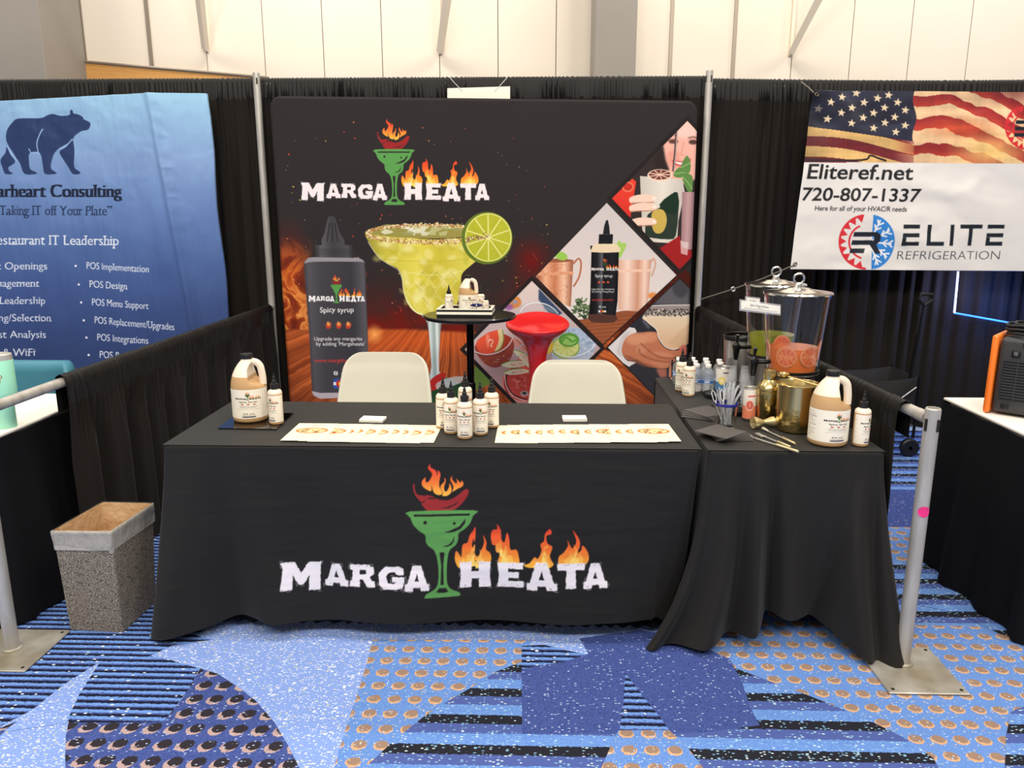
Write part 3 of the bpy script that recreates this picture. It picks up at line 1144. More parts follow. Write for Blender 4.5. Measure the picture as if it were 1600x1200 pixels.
class Sheet:
    """four corners in the plane Y=y: TL, TR, BL, BR as (x, z)"""

    def __init__(self, y, tl, tr, bl, br, step):
        self.y = y
        self.c = [np.array(v, float) for v in (tl, tr, bl, br)]
        self.w = max(abs(tr[0] - tl[0]), abs(br[0] - bl[0]))
        self.h = max(abs(tl[1] - bl[1]), abs(tr[1] - br[1]))
        self.nx, self.ny = int(self.w / step) + 1, int(self.h / step) + 1

    def xz(self, u, v):
        tl, tr, bl, br = self.c
        u = np.asarray(u)[..., None]
        v = np.asarray(v)[..., None]
        return (tl * (1 - u) + tr * u) * (1 - v) + (bl * (1 - u) + br * u) * v

    def uv(self, x, z):
        u = np.full(np.shape(x), .5)
        v = np.full(np.shape(x), .5)
        tl, tr, bl, br = self.c
        for _ in range(6):
            xl = tl[0] * (1 - v) + bl[0] * v
            xr = tr[0] * (1 - v) + br[0] * v
            u = (x - xl) / (xr - xl)
            zt = tl[1] * (1 - u) + tr[1] * u
            zb = bl[1] * (1 - u) + br[1] * u
            v = (zt - z) / (zt - zb)
        return u, v

    def T(self, p):
        p = np.asarray(p, float)
        P = at_y(p[:, 0], p[:, 1], self.y)
        u, v = self.uv(P[:, 0], P[:, 2])
        return np.stack([u * (self.nx - 1), v * (self.ny - 1)], 1)

    def grid(self):
        v, u = np.mgrid[0:self.ny, 0:self.nx]
        q = self.xz(u / (self.nx - 1), v / (self.ny - 1))
        return np.stack([q[..., 0], np.full(q.shape[:2], self.y), q[..., 1]], -1)


BS = .0027
KN = .0034 / BS
SB = Sheet(5.3, (-1.597, 2.308), (1.213, 2.268), (-1.594, .06), (1.236, .04), BS)
GB = SB.grid()
PX, PY = project(GB)                     # design coordinates of every sample of the print
cv = Canvas(SB.nx, SB.ny, (46, 42, 43), SB.T)
A = cv.a
rg = np.random.RandomState(3)
n1 = smooth_noise(SB.ny, SB.nx, (60 * KN, 60 * KN), 1, 4)
n2 = smooth_noise(SB.ny, SB.nx, (26 * KN, 14 * KN), 2, 4)
n3 = smooth_noise(SB.ny, SB.nx, (120 * KN, 160 * KN), 4, 3)


def blendall(mask, color):
    m = np.clip(mask, 0, 1)[..., None]
    A[:] = A * (1 - m) + np.asarray(color, float) * m


# ember glow above the wooden counter
g = np.clip((PY - 400) / 105, 0, 1) ** 1.6 * np.clip((n1 - .25) * 2.2, 0, 1)
blendall(g * np.clip(1.25 - abs(PX - 690) / 420, 0, 1), (112, 26, 18))
blendall(np.clip(1 - np.hypot((PX - 830) / 46, (PY - 408) / 52), 0, 1) ** 1.5, (110, 22, 20))
blendall(np.clip(1 - np.hypot((PX - 452) / 40, (PY - 420) / 90), 0, 1) ** 1.2 * .8, (120, 34, 28))
# fire at the left edge
def warp(n_, dy, dx):
    yy, xx = np.mgrid[0:n_.shape[0], 0:n_.shape[1]]
    return n_[np.clip(yy + dy, 0, n_.shape[0] - 1).astype(int), np.clip(xx + dx, 0, n_.shape[1] - 1).astype(int)]


nf = smooth_noise(SB.ny, SB.nx, (46 * KN, 20 * KN), 21, 4)
sw_ = 46 * (n1 - .5) + 14 * np.sin(PY / 14.0 + 6 * n3)
lick = warp(nf, 22 * KN * (n2 - .5), sw_ * KN)
ridge = (1 - np.abs(2 * lick - 1) * 2.0)
env = np.clip((PX - 434) / 6, 0, 1) * np.clip((500 - PX + (PY - 430) * .10) / 34, 0, 1) * np.clip((PY - 368) / 60, 0, 1) * np.clip((530 - PY) / 14, 0, 1)
base = np.clip(blur1(ridge, 4), 0, 1)
blendall(env * (.30 + .45 * n1), (120, 38, 16))
blendall(env * np.clip(base * 1.1 - .1, 0, 1) * .75, (196, 84, 30))
blendall(env * np.clip(ridge * 1.5 - .75, 0, 1) * .8, (238, 138, 58))
blendall(env * np.clip(ridge * 2.2 - 1.65, 0, 1) * np.clip((PY - 420) / 70, 0, 1), (252, 196, 116))
# fire right of the bottle and low sparks
f2 = np.clip(1 - np.hypot((PX - 585) / 16, (PY - 522) / 18), 0, 1)
# wooden counter seen in perspective
wood = np.clip((PY - 512 - 6 * np.clip((PX - 640) / 120, 0, 1)) / 5, 0, 1)
ang = np.arctan2(PX - 705 + 10 * (n3 - .5), PY - 440)
rr = np.hypot(PX - 705, PY - 440)


def n1d(x, seed, per):
    g_ = np.random.RandomState(seed).rand(4096)
    q = x / per + 1000.3
    i = np.floor(q).astype(int) % 4095
    f_ = q - np.floor(q)
    f_ = f_ * f_ * (3 - 2 * f_)
    return g_[i] * (1 - f_) + g_[i + 1] * f_


st = .55 * n1d(ang + .02 * n2, 7, .016) + .3 * n1d(ang + .006 * n2, 8, .006) + .25 * n1d(ang, 9, .08)
wc = np.array([96, 36, 18.])[None, None] * (1 - st[..., None]) + np.array([222, 116, 58.])[None, None] * st[..., None]
hot = np.clip(1 - np.hypot((PX - 640) / 170, (PY - 532) / 36), 0, 1)[..., None]
wc = wc * (1 - .55 * hot) + np.array([226, 92, 34.]) * .55 * hot
dark = np.clip((PY - 585) / 60, 0, 1)[..., None] * .35 + np.clip((PX - 900) / 120, 0, 1)[..., None] * .25 * (1 - st[..., None])
wc = wc * (1 - dark) + np.array([70, 34, 24.]) * dark
A[:] = A * (1 - wood[..., None]) + wc * wood[..., None]
blendall(f2 * .9, (255, 176, 92))
# drifting embers
for _ in range(210):
    x, y = rg.uniform(440, 860), 185 + 330 * rg.beta(1.6, 1.3)
    if 478 < x < 770 and 225 < y < 330:
        continue
    k = rg.rand()
    c = [(226, 74, 58), (236, 120, 80), (196, 186, 176), (226, 182, 90)][int(k * 3.99)]
    ln, th = rg.uniform(.8, 3.4), rg.uniform(0, PI)
    if c[0] == 196:
        ln = .8
    cv.line([(x, y), (x + ln * math.cos(th), y + ln * math.sin(th))], rg.uniform(.9, 1.6), c, alpha=rg.uniform(.5, 1))
for (x, y, dx, dy) in ((832, 395, 8, 12), (616, 488, 5, 3), (622, 478, 6, 5), (572, 425, 1, 8), (574, 446, 1, 6), (560, 317, -4, 3), (551, 322, -3, 0)):
    cv.line([(x, y), (x + dx, y + dy)], 2.2, (238, 96, 60), taper=True)

# small logo, upper left of the print
TL = affine((436, 728), (949, 935), (470, 187), (764, 321), SB.T)
paint_logo(cv, TL, letters=(236, 224, 226), ground=(46, 42, 43))

# squeeze bottle picture
body = [(475, 412), (480, 405), (490, 403), (548, 403), (563, 405), (570, 412), (572, 460), (574, 500), (575, 540), (576, 580), (576, 600), (575, 612), (566, 620), (540, 621), (500, 622), (490, 616), (487, 600), (485, 560), (483, 520), (479, 470), (476, 430)]
cv.fill(body, hgrade([(0, (44, 42, 46)), (.12, (84, 82, 88)), (.3, (68, 66, 72)), (.75, (58, 56, 62)), (.93, (88, 86, 92)), (1, (50, 48, 52))], *SB.T(np.array([(474, 500), (578, 500)]))[:, 0]), curve=4)
cv.fill([(476, 412), (480, 404.5), (490, 402), (548, 402), (563, 404), (570, 411), (562, 409), (490, 409)], (146, 142, 148), curve=3)
cv.fill([(487, 611), (500, 614), (566, 613), (576, 608), (576, 614), (567, 620), (500, 623), (490, 618)], (182, 172, 178))
cap_c = hgrade([(0, (40, 38, 40)), (.2, (92, 90, 94)), (.5, (64, 62, 66)), (.85, (78, 76, 80)), (1, (44, 42, 44))], *SB.T(np.array([(489, 390), (553, 390)]))[:, 0])
cv.fill([(489, 386), (491, 383), (551, 383), (553, 387), (553, 403), (489, 402)], cap_c)
for k in range(22):
    cv.line([(494 + k * 2.6, 388), (494 + k * 2.6, 399)], .8, (46, 44, 47), alpha=.7)
cv.fill([(512, 341), (516, 338), (521, 338), (524, 341), (531, 364), (539, 383), (503, 383), (507, 364)], cap_c, curve=2)
for x0, x1 in ((515, 511), (519, 519), (523, 528)):
    cv.line([(x0, 348), (x1, 378)], 1.8, (46, 44, 47))
TB = affine((436, 728), (949, 935), (482, 429), (570, 474), SB.T)
paint_logo(cv, TB, letters=(240, 238, 240), ground=(62, 60, 66), simple=True)
W_ = (232, 228, 230)
cv.text('Spicy syrup', 500, 488, 553, 8.5, W_, weight=.01, wobble=.05)
for x in (513, 529, 544):
    cv.fill([(x - 4, 508), (x - 4, 505), (x - 1, 508), (x + 2, 508), (x + 5, 505), (x + 4, 511), (x, 514), (x - 3, 512)], (190, 70, 50), curve=3)
    cv.fill([(x - 2, 508), (x - 2, 504), (x, 502), (x + 1, 505), (x + 3, 503), (x + 2, 509)], (238, 150, 80), curve=3)
cv.text('Upgrade any margarita', 491, 532, 566, 6, W_, weight=.004, wobble=.02)
cv.text("by adding 'Margaheata'", 494, 540, 570, 6, W_, weight=.004, wobble=.02)
cv.text('www.margaheata.com', 491, 566, 571, 6.4, (206, 62, 54), weight=.006, wobble=.02)
cv.text('8 oz', 521, 586, 548, 6.2, W_, weight=.01, wobble=.04)
cv.fill([(521, 592), (546, 592), (546, 607), (521, 607)], (44, 84, 160))
cv.fill([(521, 597), (546, 597), (546, 602), (521, 602)], (232, 230, 232))
cv.ell(531, 599.5, 6, 6, (196, 46, 44))
cv.ell(531.6, 599.5, 3, 3, (240, 190, 60))

# margarita glass picture
liq = hgrade([(0, (150, 142, 60)), (.15, (196, 186, 66)), (.4, (222, 210, 86)), (.6, (200, 186, 62)), (.85, (216, 208, 92)), (1, (150, 146, 66))], *SB.T(np.array([(575, 430), (765, 430)]))[:, 0])
bowl = [(572, 362), (577, 380), (590, 400), (606, 412), (622, 420), (628, 434), (630, 452), (634, 468), (642, 482), (654, 491), (668, 494), (684, 493), (700, 488), (712, 478), (718, 462), (720, 444), (722, 428), (734, 416), (748, 404), (758, 388), (764, 366), (720, 372), (670, 374), (610, 368)]
cv.fill([p for p in bowl], liq, curve=4)
rg2 = np.random.RandomState(8)
for _ in range(60):                       # clouded patches of ice in the drink
    x, y = rg2.uniform(590, 750), rg2.uniform(374, 478)
    if y > 412 and not 632 < x < 716:
        continue
    cv.ell(x, y, rg2.uniform(4, 14), rg2.uniform(3, 9), [(236, 228, 150), (170, 160, 44), (226, 220, 122), (246, 240, 196)][rg2.randint(4)], alpha=.35, soft=2, rot=rg2.uniform(0, 3))
cv.ell(668, 362, 92, 10.5, (150, 142, 72))
for _ in range(26):
    x, y = rg2.uniform(586, 735), rg2.uniform(353, 366)
    cv.fill([(x + rg2.uniform(4, 14) * math.cos(a), y + rg2.uniform(2, 6) * math.sin(a)) for a in np.linspace(0, 5.4, 6)], [(226, 226, 206), (190, 190, 140), (150, 150, 92), (240, 240, 232), (206, 206, 120)][rg2.randint(5)], alpha=.75)
cv.line([(586, 404), (640, 408), (700, 408), (752, 400)], 1.0, (176, 168, 60), curve=4, alpha=.6)
cv.line([(628, 424), (676, 430), (722, 424)], 2.0, (236, 230, 160), curve=4, alpha=.5, soft=1)
for (x_, y_, w_, h_) in ((604, 384, 18, 9), (640, 392, 16, 10), (690, 384, 14, 8), (728, 390, 14, 9), (664, 412, 10, 8)):
    cv.ell(x_, y_, w_, h_, (186, 174, 66), alpha=.35, soft=3)
    cv.ell(x_ - 3, y_ - 3, w_ * .6, h_ * .5, (246, 240, 196), alpha=.45, soft=3)
for k in range(3):                        # cut diamonds on the lower bowl
    for j in range(4):
        cx, cy_ = 637 + j * 22 + (11 if k % 2 else 0), 436 + k * 20
        xl_, xr_ = ((629, 721), (631, 720), (641, 713))[k]
        if cx - 12 < xl_ - 3 or cx + 12 > xr_ + 3:
            continue
        cv.line([(cx, cy_ - 14), (cx + 12, cy_), (cx, cy_ + 14), (cx - 12, cy_), (cx, cy_ - 14)], 1.0, (240, 236, 170), alpha=.75)
        cv.line([(cx + 1, cy_ - 12), (cx + 12, cy_ + 1)], .8, (150, 140, 40), alpha=.7)
cv.line([(636, 470), (646, 484), (656, 490), (670, 494), (690, 492)], 2.0, (236, 234, 214), curve=4, alpha=.8)
cv.line([(622, 421), (628, 434), (631, 455), (638, 474)], 1.6, (232, 232, 196), curve=4, alpha=.7)
cv.line([(575, 378), (590, 400), (606, 412), (622, 421)], 1.4, (222, 220, 190), curve=4, alpha=.6)
# salted rim
for _ in range(1500):
    a = rg2.uniform(0, 2 * PI)
    k = rg2.rand()
    rx, ry = 94 + rg2.normal(0, 1.3), 12.2 + rg2.normal(0, 1.0)
    front = math.sin(a) > 0
    c = [(214, 186, 120), (176, 128, 70), (240, 228, 190), (150, 104, 66)][rg2.randint(4)]
    y = 364 + ry * math.sin(a) + (rg2.uniform(-1, 5) if front else rg2.uniform(-2, 2))
    cv.ell(669 + rx * math.cos(a), y, rg2.uniform(.8, 1.8), rg2.uniform(.7, 1.4), c, n=7, alpha=.9)
# lime wheel
cv.ell(761, 372, 40, 41, (96, 116, 40))
cv.ell(763, 371, 36.5, 38, (216, 220, 120))
cv.ell(763, 371, 34.5, 36, (176, 180, 52))
for k in range(10):
    a = k * 2 * PI / 10 + .3
    p = np.array([763, 371.])
    e = p + np.array([34 * math.cos(a), 35.5 * math.sin(a)])
    cv.line([p, e], 1.8, (228, 226, 140))
    for j in range(9):
        b = a + rg2.uniform(.1, .55)
        r0, r1 = rg2.uniform(6, 24), 0
        r1 = min(33, r0 + rg2.uniform(5, 12))
        cv.line([(763 + r0 * math.cos(b), 371 + r0 * math.sin(b)), (763 + r1 * math.cos(b), 371 + r1 * math.sin(b))], 1.5, [(222, 216, 92), (140, 148, 30), (206, 202, 70)][rg2.randint(3)], taper=True)
cv.ell(763, 371, 3.5, 4, (226, 222, 150))
for _ in range(70):
    t_ = rg2.rand()
    cv.ell(728 + 36 * t_, 375 - 6 * t_ + rg2.normal(0, 2), 1.3, 1.1, [(160, 120, 90), (226, 214, 180), (120, 90, 60)][rg2.randint(3)], n=6)
# stem and foot of the glass
stem = hgrade([(0, (120, 132, 130)), (.2, (214, 226, 222)), (.5, (150, 170, 166)), (.7, (232, 238, 234)), (1, (110, 120, 116))], *SB.T(np.array([(668, 540), (690, 540)]))[:, 0])
cv.fill([(660, 492), (700, 492), (690, 506), (687, 540), (686, 570), (690, 585), (720, 600), (726, 612), (640, 612), (648, 600), (672, 584), (672, 545), (668, 506)], stem, curve=3)
cv.fill([(671, 596), (688, 583), (697, 586), (686, 606), (672, 612)], (186, 44, 40), curve=3)
cv.fill([(683, 598), (712, 588), (738, 592), (726, 606), (700, 612), (684, 610)], (196, 202, 200), alpha=.8, curve=3)
cv.fill([(672, 612), (700, 606), (738, 596), (742, 640), (672, 640)], (38, 74, 44), curve=2)
cv.fill([(742, 572), (774, 590), (790, 600), (776, 596), (742, 612), (738, 620)], (96, 140, 62), alpha=.9, curve=2)

# ---- picture diamonds
FRAME = (38, 33, 33)


def diamond(pts, fr=1.075):
    c = np.array(pts, float).mean(0)
    P = np.array(pts, float)
    cv.fill([c + (P - c) * fr], FRAME)
    t0 = cv.a.copy()
    return t0, cv.mask(loops_to_segments([SB.T(P)]))


def close_diamond(t0, mk):
    M, x0, y0, x1, y1 = mk
    out = t0.copy()
    m = M[..., None]
    out[y0:y1, x0:x1] = t0[y0:y1, x0:x1] * (1 - m) + cv.a[y0:y1, x0:x1] * m
    cv.a = out


# fiery strip between the diamonds on the right, dark further up
strip = np.array([(1040, 440), (1062, 412), (1092, 442), (1092, 470), (1066, 446), (962, 552), (944, 546)])
cv.fill([strip], (70, 26, 18))
for _ in range(130):
    t_ = rg2.rand()
    x, y = 1060 - 112 * t_ + rg2.normal(0, 5), 432 + 108 * t_ + rg2.normal(0, 5)
    cv.line([(x, y), (x + rg2.uniform(-9, 2), y + rg2.uniform(2, 9))], rg2.uniform(1, 2.4), [(214, 84, 34), (150, 46, 20), (236, 140, 60), (60, 22, 16)][rg2.randint(4)], taper=True, alpha=.85)
# 1 centre: syrup bottle between copper mugs
t0, mk = diamond([(948, 317), (837, 432), (942, 538), (1057, 430)], 1.022)
cv.fill([(830, 310), (1065, 310), (1065, 545), (830, 545)], grade((198, 190, 190), (226, 216, 212), *SB.T(np.array([(900, 317), (900, 480)]))[:, 1]))
cv.fill([(930, 497), (970, 486), (1062, 478), (1062, 545), (880, 545), (900, 500)], (150, 84, 54))
for k in range(14):
    cv.line([(905 + rg2.uniform(0, 30), 500 + k * 2.8), (1000, 492 + k * 2.8)], .8, [(118, 62, 38), (176, 104, 68)][k % 2], alpha=.7)
cop = hgrade([(0, (150, 86, 56)), (.25, (232, 178, 146)), (.5, (196, 124, 88)), (.75, (240, 196, 168)), (1, (146, 84, 58))], *SB.T(np.array([(838, 430), (896, 430)]))[:, 0])
cv.fill([(838, 408), (896, 406), (894, 440), (892, 480), (878, 474), (848, 446), (838, 432)], cop)
cv.ell(866, 407, 29, 3, (146, 92, 66))
cv.fill([(838, 426), (896, 424), (896, 429), (838, 431)], (220, 158, 122))
cv.line([(896, 412), (904, 404), (908, 412), (905, 432), (896, 448)], 2.8, (176, 110, 80), curve=4)
for _ in range(60):
    cv.ell(rg2.uniform(844, 892), rg2.uniform(412, 474), .9, .9, (150, 84, 56), n=6, alpha=.7)
cv.ell(877, 400, 10, 6.5, (148, 196, 84), rot=.3)
cop2 = hgrade([(0, (214, 166, 142)), (.3, (240, 212, 198)), (.6, (206, 150, 124)), (.8, (240, 208, 192)), (1, (190, 140, 118))], *SB.T(np.array([(965, 430), (1018, 430)]))[:, 0])
cv.fill([(966, 406), (1018, 406), (1015, 440), (1012, 480), (1000, 487), (966, 484)], cop2)
cv.fill([(966, 422), (1018, 420), (1018, 424), (966, 426)], (236, 196, 176))
cv.line([(1016, 412), (1021, 404), (1024, 414), (1018, 432)], 2.4, (206, 156, 132), curve=4)
for a in (-.5, 0, .5):
    cv.fill([(968, 404), (968 + 14 * math.sin(a) - 4, 382), (968 + 18 * math.sin(a), 376 + abs(a) * 8), (968 + 14 * math.sin(a) + 4, 384)], (160, 200, 96), curve=3)
for _ in range(46):
    x, y = rg2.uniform(896, 922), rg2.uniform(466, 497)
    cv.ell(x, y, 4.5, 1.6, [(72, 92, 60), (110, 136, 92), (50, 64, 46)][rg2.randint(3)], rot=rg2.uniform(-1.2, 1.2), n=10)
cv.ell(1020, 462, 8, 5, (226, 140, 76), soft=2)
cv.fill([(922, 384), (966, 384), (967, 392), (965, 470), (961, 500), (958, 504), (924, 503), (920, 496), (922, 470), (924, 395)], hgrade([(0, (16, 15, 18)), (.25, (30, 30, 34)), (.42, (92, 94, 102)), (.48, (24, 24, 28)), (.8, (34, 34, 40)), (1, (14, 14, 16))], *SB.T(np.array([(921, 440), (967, 440)]))[:, 0]))
cv.fill([(924, 390), (927, 383), (936, 380), (957, 380), (966, 384), (968, 394), (924, 394)], (226, 208, 176), curve=2)
cv.fill([(921, 491), (962, 493), (959, 504), (924, 503)], (84, 54, 46), curve=2)
cv.fill([(936, 366), (958, 366), (957, 381), (935, 381)], (28, 30, 34))
cv.fill([(942, 366), (944, 353), (947, 344), (950, 344), (952, 354), (953, 366)], (34, 36, 40))
TD = affine((436, 728), (949, 935), (924, 403), (967, 424), SB.T)
paint_logo(cv, TD, simple=True, glass=(40, 70, 44))
cv.text('Spicy syrup', 930, 433, 957, 4.6, (226, 224, 226), weight=.012, wobble=.05)
for x in (936, 943, 950):
    cv.ell(x, 441, 2.2, 1.6, (206, 84, 60), n=8)
cv.text('Upgrade any margarita', 924, 453, 960, 3.0, (214, 212, 214), weight=.01)
cv.text("by adding 'Margaheata'", 925, 457, 960, 3.0, (214, 212, 214), weight=.01)
cv.text('margaheata.com', 925, 470, 958, 3.6, (206, 62, 54), weight=.01)
cv.text('8 oz', 936, 481, 947, 3.6, (226, 224, 226), weight=.01)
for k, c in enumerate(((230, 230, 230), (196, 60, 50), (236, 170, 70), (226, 226, 226))):
    cv.fill([(935 + k * 3, 485), (938 + k * 3, 485), (938 + k * 3, 488), (935 + k * 3, 488)], c)
close_diamond(t0, mk)

# 2 upper right: a hand with a drink in front of a smiling face
t0, mk = diamond([(1074, 189), (956, 310), (1062, 421), (1180, 300)])
cv.fill([(940, 180), (1190, 180), (1190, 430), (940, 430)], (52, 44, 44))
cv.ell(1068, 236, 34, 52, (230, 172, 156), soft=2)
cv.ell(1073, 200, 30, 16, (238, 192, 178), soft=3)
cv.ell(1052, 248, 11, 14, (222, 150, 132), soft=3, alpha=.8)
cv.ell(1052, 221, 7.5, 3.6, (96, 62, 58), soft=1)
cv.ell(1083, 222, 7, 3.8, (84, 56, 54), soft=1)
cv.line([(1044, 213), (1052, 211), (1058, 213)], 2, (110, 74, 68), curve=4, alpha=.7, soft=1)
cv.line([(1075, 216), (1084, 214), (1092, 217)], 2.4, (96, 64, 60), curve=4, alpha=.8, soft=1)
cv.line([(1068, 222), (1066, 234), (1064, 241), (1070, 243)], 2.0, (206, 138, 122), curve=4, alpha=.7, soft=1)
cv.fill([(1050, 250), (1064, 252), (1080, 248), (1074, 258), (1062, 260), (1054, 257)], (196, 92, 86), curve=3, soft=1)
cv.fill([(1053, 252), (1064, 254), (1077, 251), (1070, 256), (1061, 257)], (240, 226, 220), curve=3)
cv.fill([(1036, 226), (1040, 250), (1046, 266), (1030, 270), (1020, 250)], (46, 38, 38), soft=2)
cv.line([(1057, 204), (1055, 236), (1052, 268)], 3.6, (84, 66, 64))
cv.line([(1058, 204), (1056, 236), (1053, 268)], 1.0, (196, 176, 172))
cv.fill([(955, 311), (988, 279), (994, 284), (985, 340), (965, 330)], grade((226, 66, 48), (206, 50, 44), *SB.T(np.array([(970, 285), (970, 340)]))[:, 1]))
cv.ell(981, 292, 9, 8, (226, 120, 90)); cv.ell(981, 292, 7, 6, (190, 50, 40))
cv.fill([(1000, 275), (1066, 280), (1070, 300), (1060, 345), (1058, 376), (1050, 380), (1018, 378), (1004, 370)], hgrade([(0, (196, 188, 178)), (.5, (222, 214, 202)), (1, (190, 182, 174))], *SB.T(np.array([(1000, 320), (1070, 320)]))[:, 0]))
cv.fill([(1012, 335), (1030, 325), (1040, 310), (1058, 301), (1060, 330), (1056, 368), (1046, 374), (1020, 372), (1008, 366)], (44, 56, 48), curve=2)
cv.fill([(1030, 320), (1048, 304), (1059, 301), (1060, 330), (1044, 334)], (30, 50, 38), curve=2)
cv.fill([(1020, 330), (1036, 328), (1042, 344), (1036, 362), (1024, 364), (1018, 350)], (196, 168, 84), curve=3)
for y in (309, 322, 345):
    cv.fill([(984, y), (1000, y - 5), (1020, y - 4), (1026, y + 1), (1022, y + 6), (1000, y + 7), (986, y + 9)], (240, 202, 182), curve=4)
    cv.line([(986, y + 8), (1004, y + 8), (1022, y + 7)], 1.6, (176, 120, 100), curve=3, alpha=.8)
    cv.ell(1022, y + 1, 3, 2.6, (250, 224, 212))
cv.ell(1031, 274, 19.5, 9.6, (236, 206, 186))
cv.ell(1031, 273, 17, 7.8, (110, 60, 50))
for k in range(9):
    a = k * 2 * PI / 9
    cv.line([(1031, 273), (1031 + 17 * math.cos(a), 273 + 7.8 * math.sin(a))], 1.3, (236, 200, 180))
for pts in ([(1052, 272), (1060, 262), (1070, 262), (1078, 270), (1066, 277), (1056, 277)], [(1064, 262), (1068, 250), (1074, 243), (1079, 254), (1078, 268), (1070, 270)], [(1066, 276), (1074, 272), (1082, 276), (1082, 296), (1078, 304), (1070, 290)]):
    cv.fill(pts, (92, 132, 70), curve=3)
    p = np.array(pts, float)
    cv.line([p[0], p.mean(0), p[len(p) // 2]], 1.0, (156, 190, 120))
cv.fill([(1066, 300), (1092, 300), (1092, 390), (1064, 390)], hgrade([(0, (150, 112, 116)), (.4, (186, 150, 152)), (1, (120, 88, 92))], *SB.T(np.array([(1064, 320), (1092, 320)]))[:, 0]))
cv.fill([(1028, 390), (1062, 368), (1066, 386), (1092, 396), (1092, 430), (1050, 430)], (156, 34, 36))
cv.fill([(1063, 376), (1076, 379), (1074, 399), (1064, 396)], (226, 206, 204), alpha=.7)
close_diamond(t0, mk)

# 3 lower left: glasses with fruit seen from above
t0, mk = diamond([(831, 439), (726, 546), (830, 652), (938, 544)])
def dz3(pts):            # pictures 3 and 4 were traced at 4.533x
    return np.asarray(pts, float) / 4.533 + np.array([720, 430])


cv.fill([(720, 430), (945, 430), (945, 660), (720, 660)], grade((206, 194, 196), (176, 140, 138), *SB.T(np.array([(830, 440), (830, 620)]))[:, 1]))
cv.fill(dz3([(500, 30), (560, 100), (545, 190), (430, 210), (380, 180)]), (216, 200, 196), soft=2)
cv.fill(dz3([(552, 95), (720, 270), (660, 300), (600, 240), (550, 170)]), (58, 74, 104), soft=1)
cv.fill(dz3([(350, 200), (400, 150), (430, 190), (410, 225), (360, 235)]), (206, 132, 76), soft=1, curve=3)
cv.ell(*dz3([(385, 190)])[0], 4, 3, (150, 150, 160))
cv.ell(*dz3([(340, 225)])[0], 7, 5, (150, 96, 150), soft=2)
cv.line(dz3([(420, 260), (450, 220), (520, 195), (600, 205), (660, 240), (690, 275)]), 1.5, (232, 236, 238), curve=4)
cv.fill(dz3([(430, 260), (460, 222), (530, 205), (600, 215), (560, 250)]), (206, 190, 192), soft=2, alpha=.8)
cv.fill(dz3([(600, 215), (660, 245), (690, 275), (640, 262), (590, 240)]), (120, 146, 156), soft=2, alpha=.8)
# right glass: ice, lime and a curl of cucumber
rim_ = dz3([(650, 470), (655, 540), (670, 575), (720, 592), (780, 592), (860, 570), (930, 530), (962, 480), (955, 440), (900, 395), (820, 372), (740, 372), (680, 400)])
cv.fill(rim_, (166, 184, 206), curve=4)
cv.fill(dz3([(650, 520), (700, 590), (800, 592), (900, 550), (960, 490), (900, 610), (800, 640), (660, 640)]), (176, 196, 214), curve=2, alpha=.8)
for _ in range(110):
    q = dz3([(rg2.uniform(700, 940), rg2.uniform(390, 570))])[0]
    cv.ell(q[0], q[1], rg2.uniform(1.5, 4), rg2.uniform(1, 2.6), [(212, 222, 232), (140, 164, 190), (188, 204, 220), (122, 146, 174)][rg2.randint(4)], n=8, alpha=.5, rot=rg2.uniform(0, 3))
q = dz3([(742, 512), (766, 458)])
cv.ell(q[0, 0], q[0, 1], 22, 17.5, (150, 178, 76))
cv.ell(q[0, 0], q[0, 1] - .5, 20, 15, (212, 220, 140))
for k in range(9):
    a_ = k * .7
    cv.line([(q[0, 0], q[0, 1]), (q[0, 0] + 18 * math.cos(a_), q[0, 1] + 13.5 * math.sin(a_))], 1.2, (182, 198, 96))
cv.ell(q[1, 0], q[1, 1], 16, 11, (92, 154, 62))
cv.ell(q[1, 0], q[1, 1] + 1, 12, 7.5, (150, 200, 104))
cv.line(dz3([(710, 480), (745, 440), (790, 470), (825, 450)]), 3.2, (96, 160, 66), curve=4)
cv.line(dz3([(648, 478), (660, 530), (700, 566), (770, 580), (860, 560), (930, 518), (960, 470)]), 1.5, (226, 236, 240), curve=4)
cv.fill(dz3([(590, 540), (610, 500), (650, 470), (652, 530), (620, 556)]), (220, 190, 70), curve=3)
# left glass: watermelon slice in red punch
cv.fill(dz3([(95, 450), (180, 365), (270, 358), (345, 390), (378, 450), (370, 540), (330, 620), (240, 655), (160, 620), (110, 540)]), (196, 176, 176), curve=4)
cv.fill(dz3([(100, 500), (160, 470), (280, 440), (372, 450), (372, 540), (330, 620), (240, 655), (160, 620), (112, 550)]), (150, 70, 58), curve=4)
cv.ell(*dz3([(235, 490)])[0], 28, 14.5, (166, 62, 46), rot=-.30)
cv.fill(dz3([(120, 460), (165, 425), (205, 402), (290, 388), (298, 450), (275, 515), (230, 545), (150, 560), (110, 500)]), (220, 84, 58), curve=3)
cv.fill(dz3([(178, 430), (196, 412), (205, 470), (190, 520), (180, 470)]), (238, 130, 104), curve=3, soft=1)
cv.fill(dz3([(262, 392), (292, 386), (300, 450), (280, 512), (240, 538), (262, 490), (270, 440)]), (216, 196, 140), curve=3)
cv.line(dz3([(294, 386), (303, 450), (283, 516), (240, 544)]), 1.6, (120, 146, 76), curve=4)
cv.line(dz3([(195, 470), (210, 455), (228, 468), (212, 500), (225, 505)]), 1.3, (240, 220, 190), curve=4)
cv.line(dz3([(96, 540), (170, 562), (260, 548), (330, 505), (368, 445)]), 2.0, (214, 190, 186), curve=4)
cv.line(dz3([(100, 552), (180, 572), (270, 556), (340, 512)]), 1.0, (104, 52, 46), curve=4)
